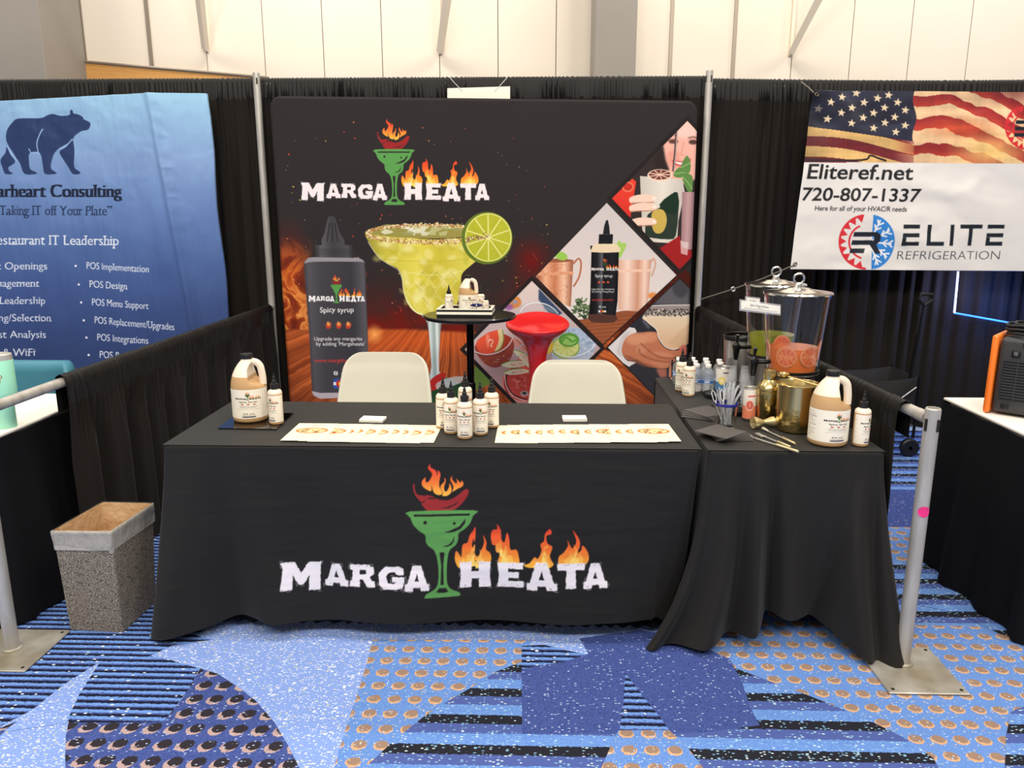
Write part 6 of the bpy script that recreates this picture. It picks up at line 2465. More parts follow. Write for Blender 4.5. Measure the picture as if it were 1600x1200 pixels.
def make_bottle(label, loc, rz, group):
    t = thing('syrup_bottle', label, 'bottle', loc, rz, group)
    b = MB()
    pr = [(0, .0005), (.023, .0), (.0265, .003), (.0275, .007), (.0275, .120), (.0268, .126), (.0245, .131), (.0195, .1345), (.0150, .136), (.0135, .139)]
    b.lathe(pr, 32, mis=[0, 0, 0, 0, 1, 1, 1, 1, 1])
    b.build('body', [m_syrup, m_hdpe], t)
    label_part(t, .0279, .011, .116, 3.9, 110, 110)
    b = MB()
    n = 40
    vs, fs = [], []
    prof = [(.0142, .1365), (.0146, .138), (.0146, .156), (.0138, .1585), (.0088, .160)]
    for r, z in prof:
        for i in range(n):
            rr = r + (.0004 if i % 2 else 0)
            vs.append((rr * math.cos(2 * PI * i / n), rr * math.sin(2 * PI * i / n), z))
    for j in range(len(prof) - 1):
        for i in range(n):
            fs.append((j * n + i, j * n + (i + 1) % n, (j + 1) * n + (i + 1) % n, (j + 1) * n + i))
    b.add(vs, fs)
    cp_ = b.build('cap', m_capk, t)
    b = MB()
    b.lathe([(.0088, .1598), (.0080, .170), (.0062, .172), (.0050, .186), (.0030, .188), (.0028, .196), (.0018, .198), (0, .198)], 20)
    b.build('nozzle', m_capk, cp_)
    return t


def make_jug(label, loc, rz, group):
    t = thing('syrup_jug', label, 'jug', loc, rz, group)
    b = MB()
    R = .0675
    pr = [(0, .002), (.054, 0), (.063, .003), (.0670, .010), (.0675, .018), (R, .128), (.0672, .140), (.0660, .152), (.0630, .166), (.0590, .181), (.0545, .192), (.046, .209), (.036, .224), (.0275, .234), (.0230, .239), (.0215, .242), (.0215, .250)]
    b.lathe(pr, 48, mis=[0] * 9 + [1] * 7)
    lims = [(.140, .07), (.150, .052), (.156, .022), (.165, .012), (.213, .011), (.224, .016), (.232, .022), (.242, .03)]
    nv = []
    for x, y, z in b.v:
        if .141 < z < .241 and x > 0:
            lm = float(np.interp(z, [l[0] for l in lims], [l[1] for l in lims]))
            w = math.exp(-(y / .062) ** 8)
            x = min(x, lm) * w + x * (1 - w)
        nv.append((x, y, z))
    b.v = nv
    b.build('body', [m_syrup, m_hdpe], t, angle=60)
    hb = MB()
    hp = spline([(.006, 0, .234), (.033, 0, .232), (.049, 0, .218), (.0545, 0, .194), (.057, 0, .168), (.057, 0, .144)], 5, closed=False)
    hb.tube([tuple(p) for p in hp], [.0092] * len(hp), 14, flat=1.5)
    hb.build('handle', m_hdpe, t)
    label_part(t, R + .0005, .020, .134, 3.3, 190, 130, True)
    cb_ = MB()
    cb_.lathe([(.0225, .246), (.0232, .247), (.0232, .263), (.0222, .265), (.0185, .265), (.0175, .2642), (0, .2642)], 40)
    cb_.build('cap', m_capk, t)
    return t


G1_, G2_ = 'small syrup bottles', 'large syrup jugs'
bt0 = make_bottle('foremost of the six small syrup bottles clustered on the logo table', (-.096, 2.700, TT), 0, G1_)
jg0 = make_jug('large syrup jug on the black mirror tile, front table', (-.966, 2.918, TT + .004), .05, G2_)
for loc, rz, lb in (
        ((-.152, 2.764, TT), -.12, 'syrup bottle at the left shoulder of the foremost one in the cluster of six'),
        ((-.043, 2.750, TT), .10, 'syrup bottle at the right shoulder of the foremost one in the cluster of six'),
        ((-.190, 2.832, TT), .25, 'far left syrup bottle in the cluster of six on the logo table'),
        ((-.006, 2.852, TT), -.3, 'far right syrup bottle in the cluster of six on the logo table'),
        ((-.116, 2.945, TT), .5, 'syrup bottle mostly hidden at the back of the cluster of six'),
        ((-.845, 2.862, TT + .004), -.45, 'small syrup bottle beside the jug on the black mirror tile'),
        ((1.312, 2.648, TT), .62, 'small syrup bottle at the front right corner of the drinks table'),
        ((.838, 3.492, TT), -.75, 'rear one of two syrup bottles among the water bottles'),
        ((.852, 3.392, TT), -.70, 'front one of two syrup bottles before the water bottles')):
    copy_thing(bt0, loc, rz, lb, G1_)
copy_thing(jg0, (1.205, 2.672, TT), -.06, 'large syrup jug beside the gold ice bucket on the drinks table', G2_)

# mirror tile
b = MB()
P4 = [(-1.048, 2.790), (-.822, 2.782), (-.828, 3.02), (-1.058, 3.022)]
b.prism([(x + .94, y - 2.9) for x, y in P4], 0, .004, axis='z')
mt = b.build('mirror_tile', mat('smoked_mirror', (92, 92, 94), .03, metal=1.0), None, loc=(-.94, 2.9, TT), smooth=False)
tag(mt, 'dark mirror tile under the jug and bottle on the front table', 'tray')

# ------------------------------------------------------------------ flyers and business cards
m_paper = print_mat('flyer_paper', .6, .25)
FW, FH = .155, .232
fc = Canvas(62, 94, (222, 215, 192))
fc.text('MARGA HEATA', 22, 12, 42, 3.4, (80, 84, 76), weight=.02)
fc.line([(14, 18), (48, 18)], .9, (190, 170, 160))
fc.line([(18, 22), (44, 22)], .7, (214, 208, 196))
fc.ell(31, 40, 24, 15, (204, 118, 54))
fc.ell(31, 40, 20, 11.5, (232, 206, 156))
_r = np.random.RandomState(12)
for _ in range(46):
    a_, q_ = _r.uniform(0, 2 * PI), math.sqrt(_r.rand())
    fc.ell(31 + 18 * q_ * math.cos(a_), 40 + 10 * q_ * math.sin(a_), _r.uniform(1, 3.2), _r.uniform(.8, 2.2), [(196, 98, 36), (72, 80, 44), (226, 170, 72), (246, 232, 200), (130, 58, 34)][_r.randint(5)], n=9, rot=_r.uniform(0, 3))
for y_, L_ in ((60, 40), (64, 32), (68, 36), (78, 20)):
    fc.line([(31 - L_ / 2, y_), (31 + L_ / 2, y_)], .9, (222, 160, 146))
fc.line([(36, 86), (54, 86)], 1.2, (196, 190, 176))
gy, gx = np.mgrid[0:94, 0:62]
FP = np.stack([(gx / 61 - .5) * FW, (.5 - gy / 93) * FH, 0 * gx + .0004], -1)
fcols = fc.lin()
GL, GR = 'flyers fanned at the left', 'flyers fanned at the right'
ORD = ['first', 'second', 'third', 'fourth', 'fifth', 'sixth', 'seventh', 'eighth', 'ninth', 'tenth', 'eleventh', 'twelfth']
fly0 = None
rgf = np.random.RandomState(9)
offL = [0, .069, .10, .133, .182, .230, .270, .306, .354, .402]
for i, o_ in enumerate(offL):
    lb = 'fully uncovered flyer at the left end of the left fan' if i == 0 else '%s flyer from the left in the fan beside the mirror tile' % ORD[i]
    loc = (-.680 + o_, 2.748 - .004 * (i % 3), TT + .0004 * (len(offL) - i))
    if fly0 is None:
        fly0 = ink_grid(FP, fcols, 'flyer', m_paper, thick=.0003, back=(0, 0, -1))
        fly0.location = loc
        tag(fly0, lb, 'flyer', GL)
    else:
        c = fly0.copy()
        COL.objects.link(c)
        c.location = loc
        c.rotation_euler = (0, 0, rgf.uniform(-.02, .02))
        tag(c, lb, 'flyer', GL)
offR = [-.51, -.476, -.4235, -.383, -.339, -.296, -.253, -.2, -.1565, -.084, -.0446, 0.0]
for i, o_ in enumerate(offR):
    c = fly0.copy()
    COL.objects.link(c)
    c.location = (.604 + o_, 2.764 + .012 * o_ / .5 + .004 * (i % 3), TT + .0004 * (i + 1))
    c.rotation_euler = (0, 0, rgf.uniform(-.02, .02) if i < 11 else .03)
    lb = 'fully uncovered flyer at the right end of the right fan' if i == 11 else '%s flyer from the left in the fan nearest the drinks table' % ORD[i]
    tag(c, lb, 'flyer', GR)
m_card = mat('business_card_stock', (244, 240, 226), .6)
card0 = None
for (cx, cy, rz, lb) in ((-.482, 2.925, -.10, 'stack left of the six bottles'), (.318, 2.962, .04, 'stack right of the six bottles')):
    for k in range(6):
        nm = ['bottom', 'second lowest', 'third lowest', 'fourth lowest', 'second highest', 'top'][k]
        if card0 is None:
            b = MB()
            b.box((-.047, -.029, 0), (.047, .029, .0017))
            c = card0 = b.build('business_card', m_card, smooth=False)
        else:
            c = card0.copy()
            COL.objects.link(c)
        c.location = (cx + rgf.uniform(-.001, .001), cy + rgf.uniform(-.001, .001), TT + .0019 * k)
        c.rotation_euler = (0, 0, rz + rgf.uniform(-.02, .02))
        tag(c, '%s white business card of the %s' % (nm, lb), 'business card', 'business cards, ' + lb)

# ------------------------------------------------------------------ paper napkins
m_nap = mat('charcoal_paper_napkin', (78, 74, 72), .85)
nap0 = None
for (cx, cy, r0, n, fan, where) in ((.862, 3.055, .60, 4, .16, 'rear napkin stack'), (.840, 2.728, .74, 6, -.13, 'front napkin stack')):
    for k in range(n):
        if nap0 is None:
            b = MB()
            b.rbox((-.068, -.068, 0), (.068, .068, .0035), .0015, 2)
            c = nap0 = b.build('paper_napkin', m_nap)
        else:
            c = nap0.copy()
            COL.objects.link(c)
        j = n - 1 - k
        c.location = (cx + (.012 if fan < 0 else -.012) * j * .6, cy - .004 * j * (1 if fan > 0 else -1), TT + .0042 * k)
        c.rotation_euler = (0, 0, r0 + fan * j)
        pos = 'top' if k == n - 1 else ('bottom' if k == 0 else ORD[k] + ' from below')
        tag(c, 'folded charcoal napkin, %s in the %s on the drinks table' % (pos, where), 'napkin', where)

# ------------------------------------------------------------------ drink dispensers
m_acr = mat('clear_acrylic', (250, 250, 250), .02, trans=1.0, ior=1.25, spec=.5)
m_rib = mat('brushed_stand_steel', (214, 210, 204), .26, metal=.72, noise=(34, (120, 116, 112), (1, 1, .02)))
m_or = mat('orange_drink', (240, 128, 66), .25, spec=.4, sss=.1)
m_gr = mat('green_drink', (170, 176, 50), .25, spec=.4, sss=.1)
m_bk = mat('black_tap_plastic', (18, 18, 19), .3)
m_txt = print_mat('drink_card', .5, .3)
m_hold = mat('clear_card_holder', (230, 232, 234), .1, alpha=.25)


def dispenser(label, cx, cy, zb, zt, rb, rt, zl, drink, dname, dlabel, tap_ang, card):
    t = thing('drink_dispenser', label, 'drink dispenser', (cx, cy, TT), 0, 'drink dispensers')
    h0, h1, hl = zb - TT, zt - TT, zl - TT
    b = MB()
    b.lathe([(0, 0), (.098, 0), (.098, .004), (.090, .008), (.088, h0 - .014), (.092, h0 - .008), (rb + .004, h0 - .004), (rb + .004, h0), (0, h0)], 48)
    b.build('stand', m_rib, t)
    b = MB()
    b.lathe([(rb - .006, h0 + .0005), (rb, h0 + .001), (rt, h1), (rt - .0035, h1), (rb - .004, h0 + .006), (0, h0 + .006)], 64)
    b.build('container', m_acr, t)
    b = MB()
    b.lathe([(rb + .0005, h0 + .001), (rb + .0035, h0 + .001), (rb + .0038, h0 + .012), (rb + .001, h0 + .012)], 48)
    b.build('base_band', m_bk, t)
    b = MB()
    b.lathe([(rt + .004, h1 - .004), (rt + .006, h1), (rt + .004, h1 + .005), (rt - .01, h1 + .007), (.05, h1 + .016), (.045, h1 + .020), (.018, h1 + .024), (.012, h1 + .034), (0, h1 + .035)], 48)
    ld = b.build('lid', m_steel, t)
    b = MB()
    b.ring((0, 0, h1 + .056), .020, .0045, 24, 8, 'y')
    b.build('lid_ring', m_steel, ld)
    # tap
    tb = MB()
    L_ = rb + .008
    tb.tube([(L_ - .016, 0, h0 + .040), (L_ + .055, 0, h0 + .040)], .0085, 12)
    tb.v = [(x * math.cos(tap_ang) - y * math.sin(tap_ang), x * math.sin(tap_ang) + y * math.cos(tap_ang), z) for x, y, z in tb.v]
    tp_ = tb.build('tap_pipe', m_bk, t)
    ax, ay = (L_ + .052) * math.cos(tap_ang), (L_ + .052) * math.sin(tap_ang)
    tb = MB()
    tb.lathe([(0, -.052), (.008, -.052), (.0095, -.05), (.0165, .0), (.018, .004), (.018, .016), (.012, .020), (.009, .026), (0, .026)], 20, (ax, ay, h0 + .036))
    tb.build('tap_body', m_bk, tp_)
    tb = MB()
    tb.tube([(ax, ay, h0 + .058), (ax, ay - .004, h0 + .075), (ax, ay - .010, h0 + .098)], [.006, .006, .0085], 10)
    tb.build('tap_lever', m_bk, tp_)
    # drink
    k = (zl - zb) / (zt - zb)
    rl = rb + (rt - rb) * k
    b = MB()
    b.lathe([(0, zb + .008), (rb - .0105, zb + .008), (rl - .0105, zl), (0, zl)], 64)
    b.v = [(x, y, z - TT) for x, y, z in b.v]
    dk_ = b.build(dname, drink, None, loc=(cx, cy, TT))
    tag(dk_, dlabel, 'drink')
    # card in a clear holder
    (tl, tr, br, bl, yc, words) = card
    p = [at_y(px, py, yc) for px, py in (tl, tr, br, bl)]
    nxx, nyy = 120, 30
    c = Canvas(nxx, nyy, (246, 240, 226))
    if len(words) == 2:
        c.text(words[0], 28, 14, 84, 8.5, (40, 38, 38), weight=.01)
        c.line([(50, 18.5), (66, 18.5)], 1.2, (90, 86, 84))
        c.line([(8, 23.5), (112, 23.5)], 2.0, (110, 106, 102))
    else:
        c.text(words[0], 22, 16, 98, 9.5, (40, 38, 38), weight=.01)
    vv_, uu_ = np.mgrid[0:nyy, 0:nxx]
    uu_ = (uu_ / (nxx - 1))[..., None]
    vv_ = (vv_ / (nyy - 1))[..., None]
    P = (p[0] * (1 - uu_) + p[1] * uu_) * (1 - vv_) + (p[3] * (1 - uu_) + p[2] * uu_) * vv_
    cn = p[0]
    o = ink_grid(P - cn, c.lin(), 'drink_card', m_txt, None, thick=.001, back=(0, 1, 0), loc=tuple(cn))
    tag(o, 'small white name card on the %s' % words[-1], 'card')
    hb = MB()
    e = .006
    q = [p[0] + [-e, -.002, e], p[1] + [e * .3, -.002, e], p[2] + [e * .3, -.002, -e], p[3] + [-e, -.002, -e]]
    hb.add([tuple(v - cn) for v in q] + [tuple(v - cn + [0, .005, 0]) for v in q], [(0, 1, 2, 3), (7, 6, 5, 4), (0, 4, 5, 1), (1, 5, 6, 2), (2, 6, 7, 3), (3, 7, 4, 0)])
    hb.build('card_holder', m_hold, o, smooth=False)
    return t


dispenser('front clear drink dispenser with orange drink on a steel stand', 1.190, 3.055, .935, 1.248, .098, .126, 1.036, m_or, 'orange_drink', 'orange citrus drink in the front dispenser', PI + .10,
          ((1158, 470), (1219, 478.5), (1219, 490.5), (1158, 483), 2.955, ('Spicy Virgin Paloma', 'front dispenser')))
dispenser('rear clear drink dispenser with green drink, half behind the front one', 1.215, 3.425, .93, 1.248, .098, .126, 1.03, m_gr, 'green_drink', 'yellow-green drink in the rear dispenser', PI + .10,
          ((1150, 463), (1187, 467.5), (1187, 478), (1150, 474), 3.325, ('Lemonade', 'rear dispenser')) if False else ((1166.5, 465), (1187, 467.5), (1187, 478), (1166.5, 475), 3.325, ('onade', 'rear dispenser')))
# citrus wheels leaning inside the front dispenser
m_peel = mat('citrus_peel', (244, 160, 110), .4)
m_flesh = mat('citrus_flesh', (232, 96, 56), .35, noise=(120, (244, 130, 84), (1, 1, 1)))
for i, (ang, zc, tilt, lb) in enumerate(((-2.15, 1.006, .2, 'citrus wheel at the front left inside the orange drink'), (-1.22, 1.010, -.3, 'citrus wheel at the front middle inside the orange drink'),
                                        (-.38, 1.026, .1, 'citrus wheel standing highest at the right of the orange drink'), (2.95, 1.022, .4, 'citrus wheel at the left wall of the orange drink'), (1.75, 1.024, .25, 'citrus wheel at the back of the orange drink'))):
    rw = .098 + (.126 - .098) * (zc - .935) / (1.248 - .935) - .0075
    t = thing('citrus_slice', lb, 'citrus slice', (1.190 + rw * math.cos(ang), 3.055 + rw * math.sin(ang), zc), ang - PI / 2 * 0, 'citrus wheels in the drink')

    def bend(v):
        """the flexible wheel follows the round wall: u along the wall, v up, w through its thickness"""
        out = []
        for u, v_, w_ in v:
            u, v_ = u * math.cos(tilt) - v_ * math.sin(tilt), u * math.sin(tilt) + v_ * math.cos(tilt)
            R_ = rw + w_ + v_ * .089
            out.append((R_ * math.cos(u / rw) - rw, R_ * math.sin(u / rw), v_))
        return out
    b = MB()
    b.lathe([(.0345, -.0022), (.0395, -.0022), (.0410, 0), (.0395, .0022), (.0345, .0022)], 40)
    b.v = bend(b.v)
    b.build('peel', m_peel, t)
    b = MB()
    b.lathe([(0, -.0015), (.012, -.0015), (.024, -.0015), (.0355, -.0015), (.0355, .0015), (.024, .0015), (.012, .0015), (0, .0015)], 40, (0, 0, 0), 1)
    for s_ in range(9):
        a0 = s_ * 2 * PI / 9 + .06
        a1 = (s_ + 1) * 2 * PI / 9 - .06
        pp = [(.004 * math.cos((a0 + a1) / 2), .004 * math.sin((a0 + a1) / 2))] + [(.0330 * math.cos(a0 + (a1 - a0) * q / 5), .0330 * math.sin(a0 + (a1 - a0) * q / 5)) for q in range(6)]
        b.prism(pp, -.0023, .0023, 0, 'z')
    b.v = bend(b.v)
    b.build('flesh', [m_flesh, m_peel], t)

# steel bucket behind the rear tap
t = thing('steel_bucket', 'steel bucket with a black rim behind the rear dispenser tap', 'bucket', (1.146, 3.628, TT))
b = MB()
b.lathe([(0, 0), (.078, 0), (.080, .004), (.088, .225), (.084, .225), (.076, .008), (0, .008)], 40)
b.build('bucket_body', m_rib, t)
b = MB()
b.lathe([(.083, .221), (.091, .221), (.092, .238), (.089, .243), (.083, .241)], 40)
b.build('rim', m_bk, t)

# drip trays
for (cx, cy, w_, d_, lb) in ((1.0, 3.372, .16, .12, 'black drip tray under the rear tap, behind the can'), (.985, 3.110, .165, .15, 'black drip tray behind the straw glass')):
    t = thing('drip_tray', lb, 'drip tray', (cx, cy, TT), 0, 'drip trays')
    c_ = .028
    oc = [(-w_ / 2 + c_, -d_ / 2), (w_ / 2 - c_, -d_ / 2), (w_ / 2, -d_ / 2 + c_), (w_ / 2, d_ / 2 - c_), (w_ / 2 - c_, d_ / 2), (-w_ / 2 + c_, d_ / 2), (-w_ / 2, d_ / 2 - c_), (-w_ / 2, -d_ / 2 + c_)]
    b = MB()
    rows = [[(x * s, y * s, z) for x, y in oc] for s, z in ((.94, 0), (1, .004), (1, .018), (.95, .018), (.93, .008))]
    b.grid(ring_rows(rows))
    b.add(rows[-1], [tuple(range(8))])
    b.add(rows[0], [tuple(range(8))[::-1]])
    tr_ = b.build('tray', m_bk, t)
    b = MB()
    n = 9
    for k in range(n):
        x = (-.44 + .88 * k / (n - 1)) * w_
        yl = d_ * .45 - max(0, abs(x) - (w_ / 2 - c_))
        b.tube([(x, -yl, .014), (x, yl, .014)], .0016, 6)
    for k in range(7):
        y = (-.43 + .86 * k / 6) * d_
        xl = w_ * .45 - max(0, abs(y) - (d_ / 2 - c_))
        b.tube([(-xl, y, .0155), (xl, y, .0155)], .0016, 6)
    b.build('grate', mat('tray_grate', (70, 68, 66), .3, metal=.7), t)

# gold shaker, bucket, tongs
m_gold = mat('hammered_gold', (206, 184, 122), .24, metal=1.0, bump=(85, .22, .003, 'voronoi', (1, 1, 1)))
m_gold_s = mat('smooth_gold', (212, 190, 130), .24, metal=1.0)
m_gold_b = mat('champagne_metal', (222, 206, 160), .34, metal=.75)
t = thing('cocktail_shaker', 'hammered gold cocktail shaker left of the gold ice bucket', 'shaker', (1.076, 2.958, TT))
b = MB()
b.lathe([(0, 0), (.036, 0), (.038, .003), (.046, .112), (.0465, .128), (.0455, .130)], 40)
b.build('cup', m_gold, t)
b = MB()
b.lathe([(.0462, .128), (.0472, .131), (.0468, .137), (.040, .152), (.028, .167), (.0235, .172), (.0235, .174)], 40)
b.build('strainer_top', m_gold_s, t)
b = MB()
b.lathe([(.0240, .172), (.0252, .173), (.0255, .206), (.0235, .212), (.012, .2145), (0, .215)], 32)
b.build('cap', m_gold_s, t)
t = thing('ice_bucket', 'wide hammered gold ice bucket on the drinks table', 'bucket', (1.148, 2.842, TT))
b = MB()
b.lathe([(0, 0), (.063, 0), (.068, .004), (.070, .012), (.0735, .085), (.0740, .095), (.078, .176), (.0795, .180), (.078, .182), (.0755, .178), (.067, .012), (0, .010)], 56, mis=[0, 0, 0, 0, 0, 1, 1, 1, 1, 1, 1])
b.build('bucket_body', [m_gold, m_gold_s], t)
t = thing('ice_scoop', 'gold scoop lying across the rim of the gold ice bucket', 'scoop', (1.148, 2.842, TT))
b = MB()
b.tube([(.066, -.022, .178), (.02, -.002, .190), (-.035, .018, .203)], [.010, .010, .012], 10, flat=.35)
b.build('handle', m_gold_s, t)
b = MB()
b.lathe([(0, -.004), (.016, -.002), (.022, .004), (.023, .010), (.0215, .010), (.015, .002), (0, 0)], 24, (-.052, .026, .204))
b.build('bowl', m_gold_s, t)

# cans
m_alu = mat('can_aluminium', (206, 204, 200), .28, metal=.9)


def can(label, loc, rz, r, h, paint):
    t = thing('drink_can', label, 'can', loc, rz, 'drink cans')
    n, m_ = 96, 80
    c = Canvas(n, m_, (236, 230, 220))
    paint(c, n, m_)
    a = 2 * PI * np.arange(n) / (n - 1) - PI / 2 - PI
    P = np.zeros((m_, n, 3))
    P[..., 0] = (r * np.cos(a))[None]
    P[..., 1] = (r * np.sin(a))[None]
    P[..., 2] = (h * .93 - h * .86 * np.arange(m_) / (m_ - 1))[:, None]
    ink_grid(P, c.lin(), 'printed_wall', print_mat('can_print', .3, .5), t)
    b = MB()
    b.lathe([(r, h * .93), (r * .985, h * .95), (r * .90, h * .985), (r * .90, h), (r * .86, h), (r * .84, h * .975), (0, h * .975)], 40)
    b.build('lid', m_alu, t)
    b = MB()
    b.lathe([(0, .004), (r * .7, .003), (r * .82, 0), (r * .97, h * .05), (r, h * .07)], 40)
    b.build('base', m_alu, t)
    b = MB()
    b.rbox((-.005, -.012, h * .975), (.005, .010, h * .985), .002, 2)
    b.build('pull_tab', m_alu, t)
    return t


def paint_white(c, n, m_):
    c.fill([(0, m_ * .56), (n, m_ * .56), (n, m_), (0, m_)], (86, 130, 176))
    for cx in (.42, .9):
        c.ell(n * cx, m_ * .50, n * .075, m_ * .17, (240, 212, 110))
        c.ell(n * cx, m_ * .50, n * .045, m_ * .10, (250, 236, 176))
    c.line([(n * .44, m_ * .16), (n * .56, m_ * .16)], 4, (60, 66, 84))


def paint_pink(c, n, m_):
    c.fill([(0, m_ * .55), (n, m_ * .55), (n, m_), (0, m_)], (238, 138, 104))
    for cx in (.47, .97):
        c.ell(n * cx, m_ * .52, n * .10, m_ * .19, (246, 214, 196))
        c.ell(n * cx, m_ * .52, n * .08, m_ * .15, (214, 74, 66))
        for k in range(8):
            a = k * PI / 4
            c.line([(n * cx, m_ * .52), (n * cx + n * .08 * math.cos(a), m_ * .52 + m_ * .15 * math.sin(a))], 1.2, (240, 170, 150))
    c.line([(n * .42, m_ * .22), (n * .60, m_ * .20)], 4, (216, 70, 76))


can('white, yellow and blue drink can in front of the water bottles', (1.018, 3.452, TT + .000), 0.1, .0335, .125, paint_white)
can('slim pink and coral drink can between straw glass and gold shaker', (1.012, 2.985, TT), -.1, .0262, .135, paint_pink)

# water bottles
m_water = mat('clear_water_bottle', (244, 248, 250), .06, trans=.85, ior=1.22, bump=(60, .5, .004, 'noise', (1, 1, 1)))
m_wcap = mat('white_bottle_cap', (240, 238, 234), .4)
m_wlab = print_mat('water_label', .35, .4)
wl = Canvas(80, 14, (60, 108, 184))
wl.fill([(0, 0), (80, 0), (80, 2), (0, 2)], (226, 232, 240))
wl.fill([(0, 12), (80, 12), (80, 14), (0, 14)], (226, 232, 240))
for k in range(4):
    wl.fill([(4 + 20 * k, 5), (15 + 20 * k, 4), (15 + 20 * k, 9), (4 + 20 * k, 10)], (222, 230, 240))
w0 = None
caps = [(1061, 561, 'leftmost water bottle, left of the two syrup bottles'), (1082, 561, 'rear water bottle directly behind the syrup bottles'), (1086, 566, 'middle water bottle directly behind the syrup bottles'), (1089, 571, 'foremost water bottle directly behind the syrup bottles'),
        (1103, 562, 'rear water bottle of the row left of the white can'), (1105, 567, 'middle water bottle of the row left of the white can'), (1107, 572, 'foremost water bottle of the row left of the white can'), (1124, 564, 'rear water bottle behind the white can'), (1126, 568.5, 'front water bottle behind the white can')]
for px, py, lb in caps:
    P = at_z(px, py, .873)
    if w0 is None:
        w0 = thing('water_bottle', lb, 'water bottle', (P[0], P[1], TT), 0, 'small water bottles')
        b = MB()
        vs, fs = [], []
        n = 30
        pr = [(.0, .002), (.018, .0), (.025, .006), (.0285, .016), (.027, .026), (.0285, .036), (.0275, .042), (.0275, .062), (.0287, .068), (.0270, .078), (.0275, .084), (.0240, .096), (.0165, .106), (.0125, .111), (.0120, .116)]
        for r, z in pr:
            for i in range(n):
                rr = r * (1 + (.05 * math.cos(5 * 2 * PI * i / n) if .004 < z < .03 else 0))
                vs.append((rr * math.cos(2 * PI * i / n), rr * math.sin(2 * PI * i / n), z))
        for j in range(len(pr) - 1):
            for i in range(n):
                fs.append((j * n + i, j * n + (i + 1) % n, (j + 1) * n + (i + 1) % n, (j + 1) * n + i))
        b.add(vs, fs)
        b.build('bottle', m_water, w0)
        a = 2 * PI * np.arange(80) / 79
        G_ = np.zeros((14, 80, 3))
        G_[..., 0], G_[..., 1] = (.0279 * np.cos(a))[None], (.0279 * np.sin(a))[None]
        G_[..., 2] = (.061 - .018 * np.arange(14) / 13)[:, None]
        ink_grid(G_, wl.lin(), 'label', m_wlab, w0)
        b = MB()
        b.lathe([(.0132, .115), (.0136, .116), (.0136, .128), (.0126, .1295), (0, .1295)], 24)
        b.build('cap', m_wcap, w0)
    else:
        copy_thing(w0, (P[0], P[1], TT), px * .7, lb, 'small water bottles')

# straw glass with blue rim
m_glass = mat('clear_tumbler_glass', (248, 248, 248), .03, trans=1.0, ior=1.30)
t = thing('straw_glass', 'clear tumbler with a blue rim holding plastic straws', 'glass', (.893, 2.876, TT))
b = MB()
b.lathe([(0, 0), (.034, 0), (.037, .004), (.038, .03), (.0395, .06), (.0425, .088), (.0395, .088), (.036, .06), (.0345, .012), (0, .010)], 40)
b.build('glass_body', m_glass, t)
b = MB()
b.lathe([(.0388, .086), (.0434, .086), (.0444, .090), (.0438, .096), (.0405, .097), (.0388, .092)], 40)
b.build('rim', mat('cobalt_glass_rim', (30, 34, 130), .12, coat=.4), t)
m_straw = mat('clear_plastic_straw', (214, 216, 220), .10, alpha=.26)
rgs = np.random.RandomState(17)
st0 = None
for k in range(26):
    a = rgs.uniform(-.5, 1.1) if k > 8 else rgs.uniform(0, 2 * PI)
    b0 = rgs.uniform(0, 2 * PI)
    p0 = Vector((.018 * math.cos(b0), .018 * math.sin(b0), .013))
    q = rgs.uniform(.02, .034)
    p1 = Vector((q * math.cos(a), q * math.sin(a), .094))
    d = (p1 - p0).normalized()
    if st0 is None:
        b = MB()
        b.tube([(0, 0, 0), (0, 0, .15)], .0026, 7, caps=False)
        b.tube([(0, 0, 0), (0, 0, .15)], .0020, 7, caps=False)
        c = st0 = b.build('straw', m_straw, fix=False)
    else:
        c = st0.copy()
        COL.objects.link(c)
    c.location = (.893 + p0.x, 2.876 + p0.y, TT + p0.z)
    c.rotation_euler = d.to_track_quat('Z', 'Y').to_euler()
    c.scale = (1, 1, rgs.uniform(.92, 1.1))
    tag(c, 'clear plastic straw standing in the blue-rimmed glass', 'straw', 'straws in the blue-rimmed glass')
pk0 = None
for k, (dx, lean) in enumerate(((-.020, -.55), (-.006, -.28))):
    if pk0 is None:
        b = MB()
        b.tube([(0, 0, 0), (0, 0, .075)], .002, 6)
        b.tube([(0, 0, .073), (-.006, 0, .085), (-.006, 0, .112), (0, 0, .124), (.006, 0, .112), (.006, 0, .085), (0, 0, .073)], .0016, 6)
        c = pk0 = b.build('drink_pick', mat('clear_white_pick', (240, 240, 240), .2, alpha=.85))
    else:
        c = pk0.copy()
        COL.objects.link(c)
    c.location = (.893 + dx, 2.866, TT + .03)
    c.rotation_euler = (0, lean * .6, .2 * k)
    tag(c, ['loop-ended clear drink pick leaning furthest left in the straw glass', 'loop-ended clear drink pick just right of the leftmost one'][k], 'drink pick', 'loop-ended picks')

# upside-down stacks of small clear cups
m_cup = mat('thin_clear_cup', (224, 226, 230), .08, alpha=.15)
cu0 = None
for (cx, cy, lx, n, where) in ((.990, 3.215, .004, 8, 'left stack'), (1.040, 3.115, -.010, 8, 'right stack')):
    for k in range(n):
        if cu0 is None:
            b = MB()
            b.lathe([(.0295, 0), (.030, .002), (.028, .004), (.020, .062), (.0185, .064), (0, .064)], 28)
            c = cu0 = b.build('plastic_cup', m_cup)
        else:
            c = cu0.copy()
            COL.objects.link(c)
        c.location = (cx + lx * k * .3, cy, TT + (.019 if 'right' in where else 0) + .0155 * k)
        s_ = 1 - .042 * k
        c.scale = (s_, s_, 1)
        tag(c, 'thin clear cup nested upside down in the %s by the dispensers' % where, 'cup', 'clear cups, ' + where)

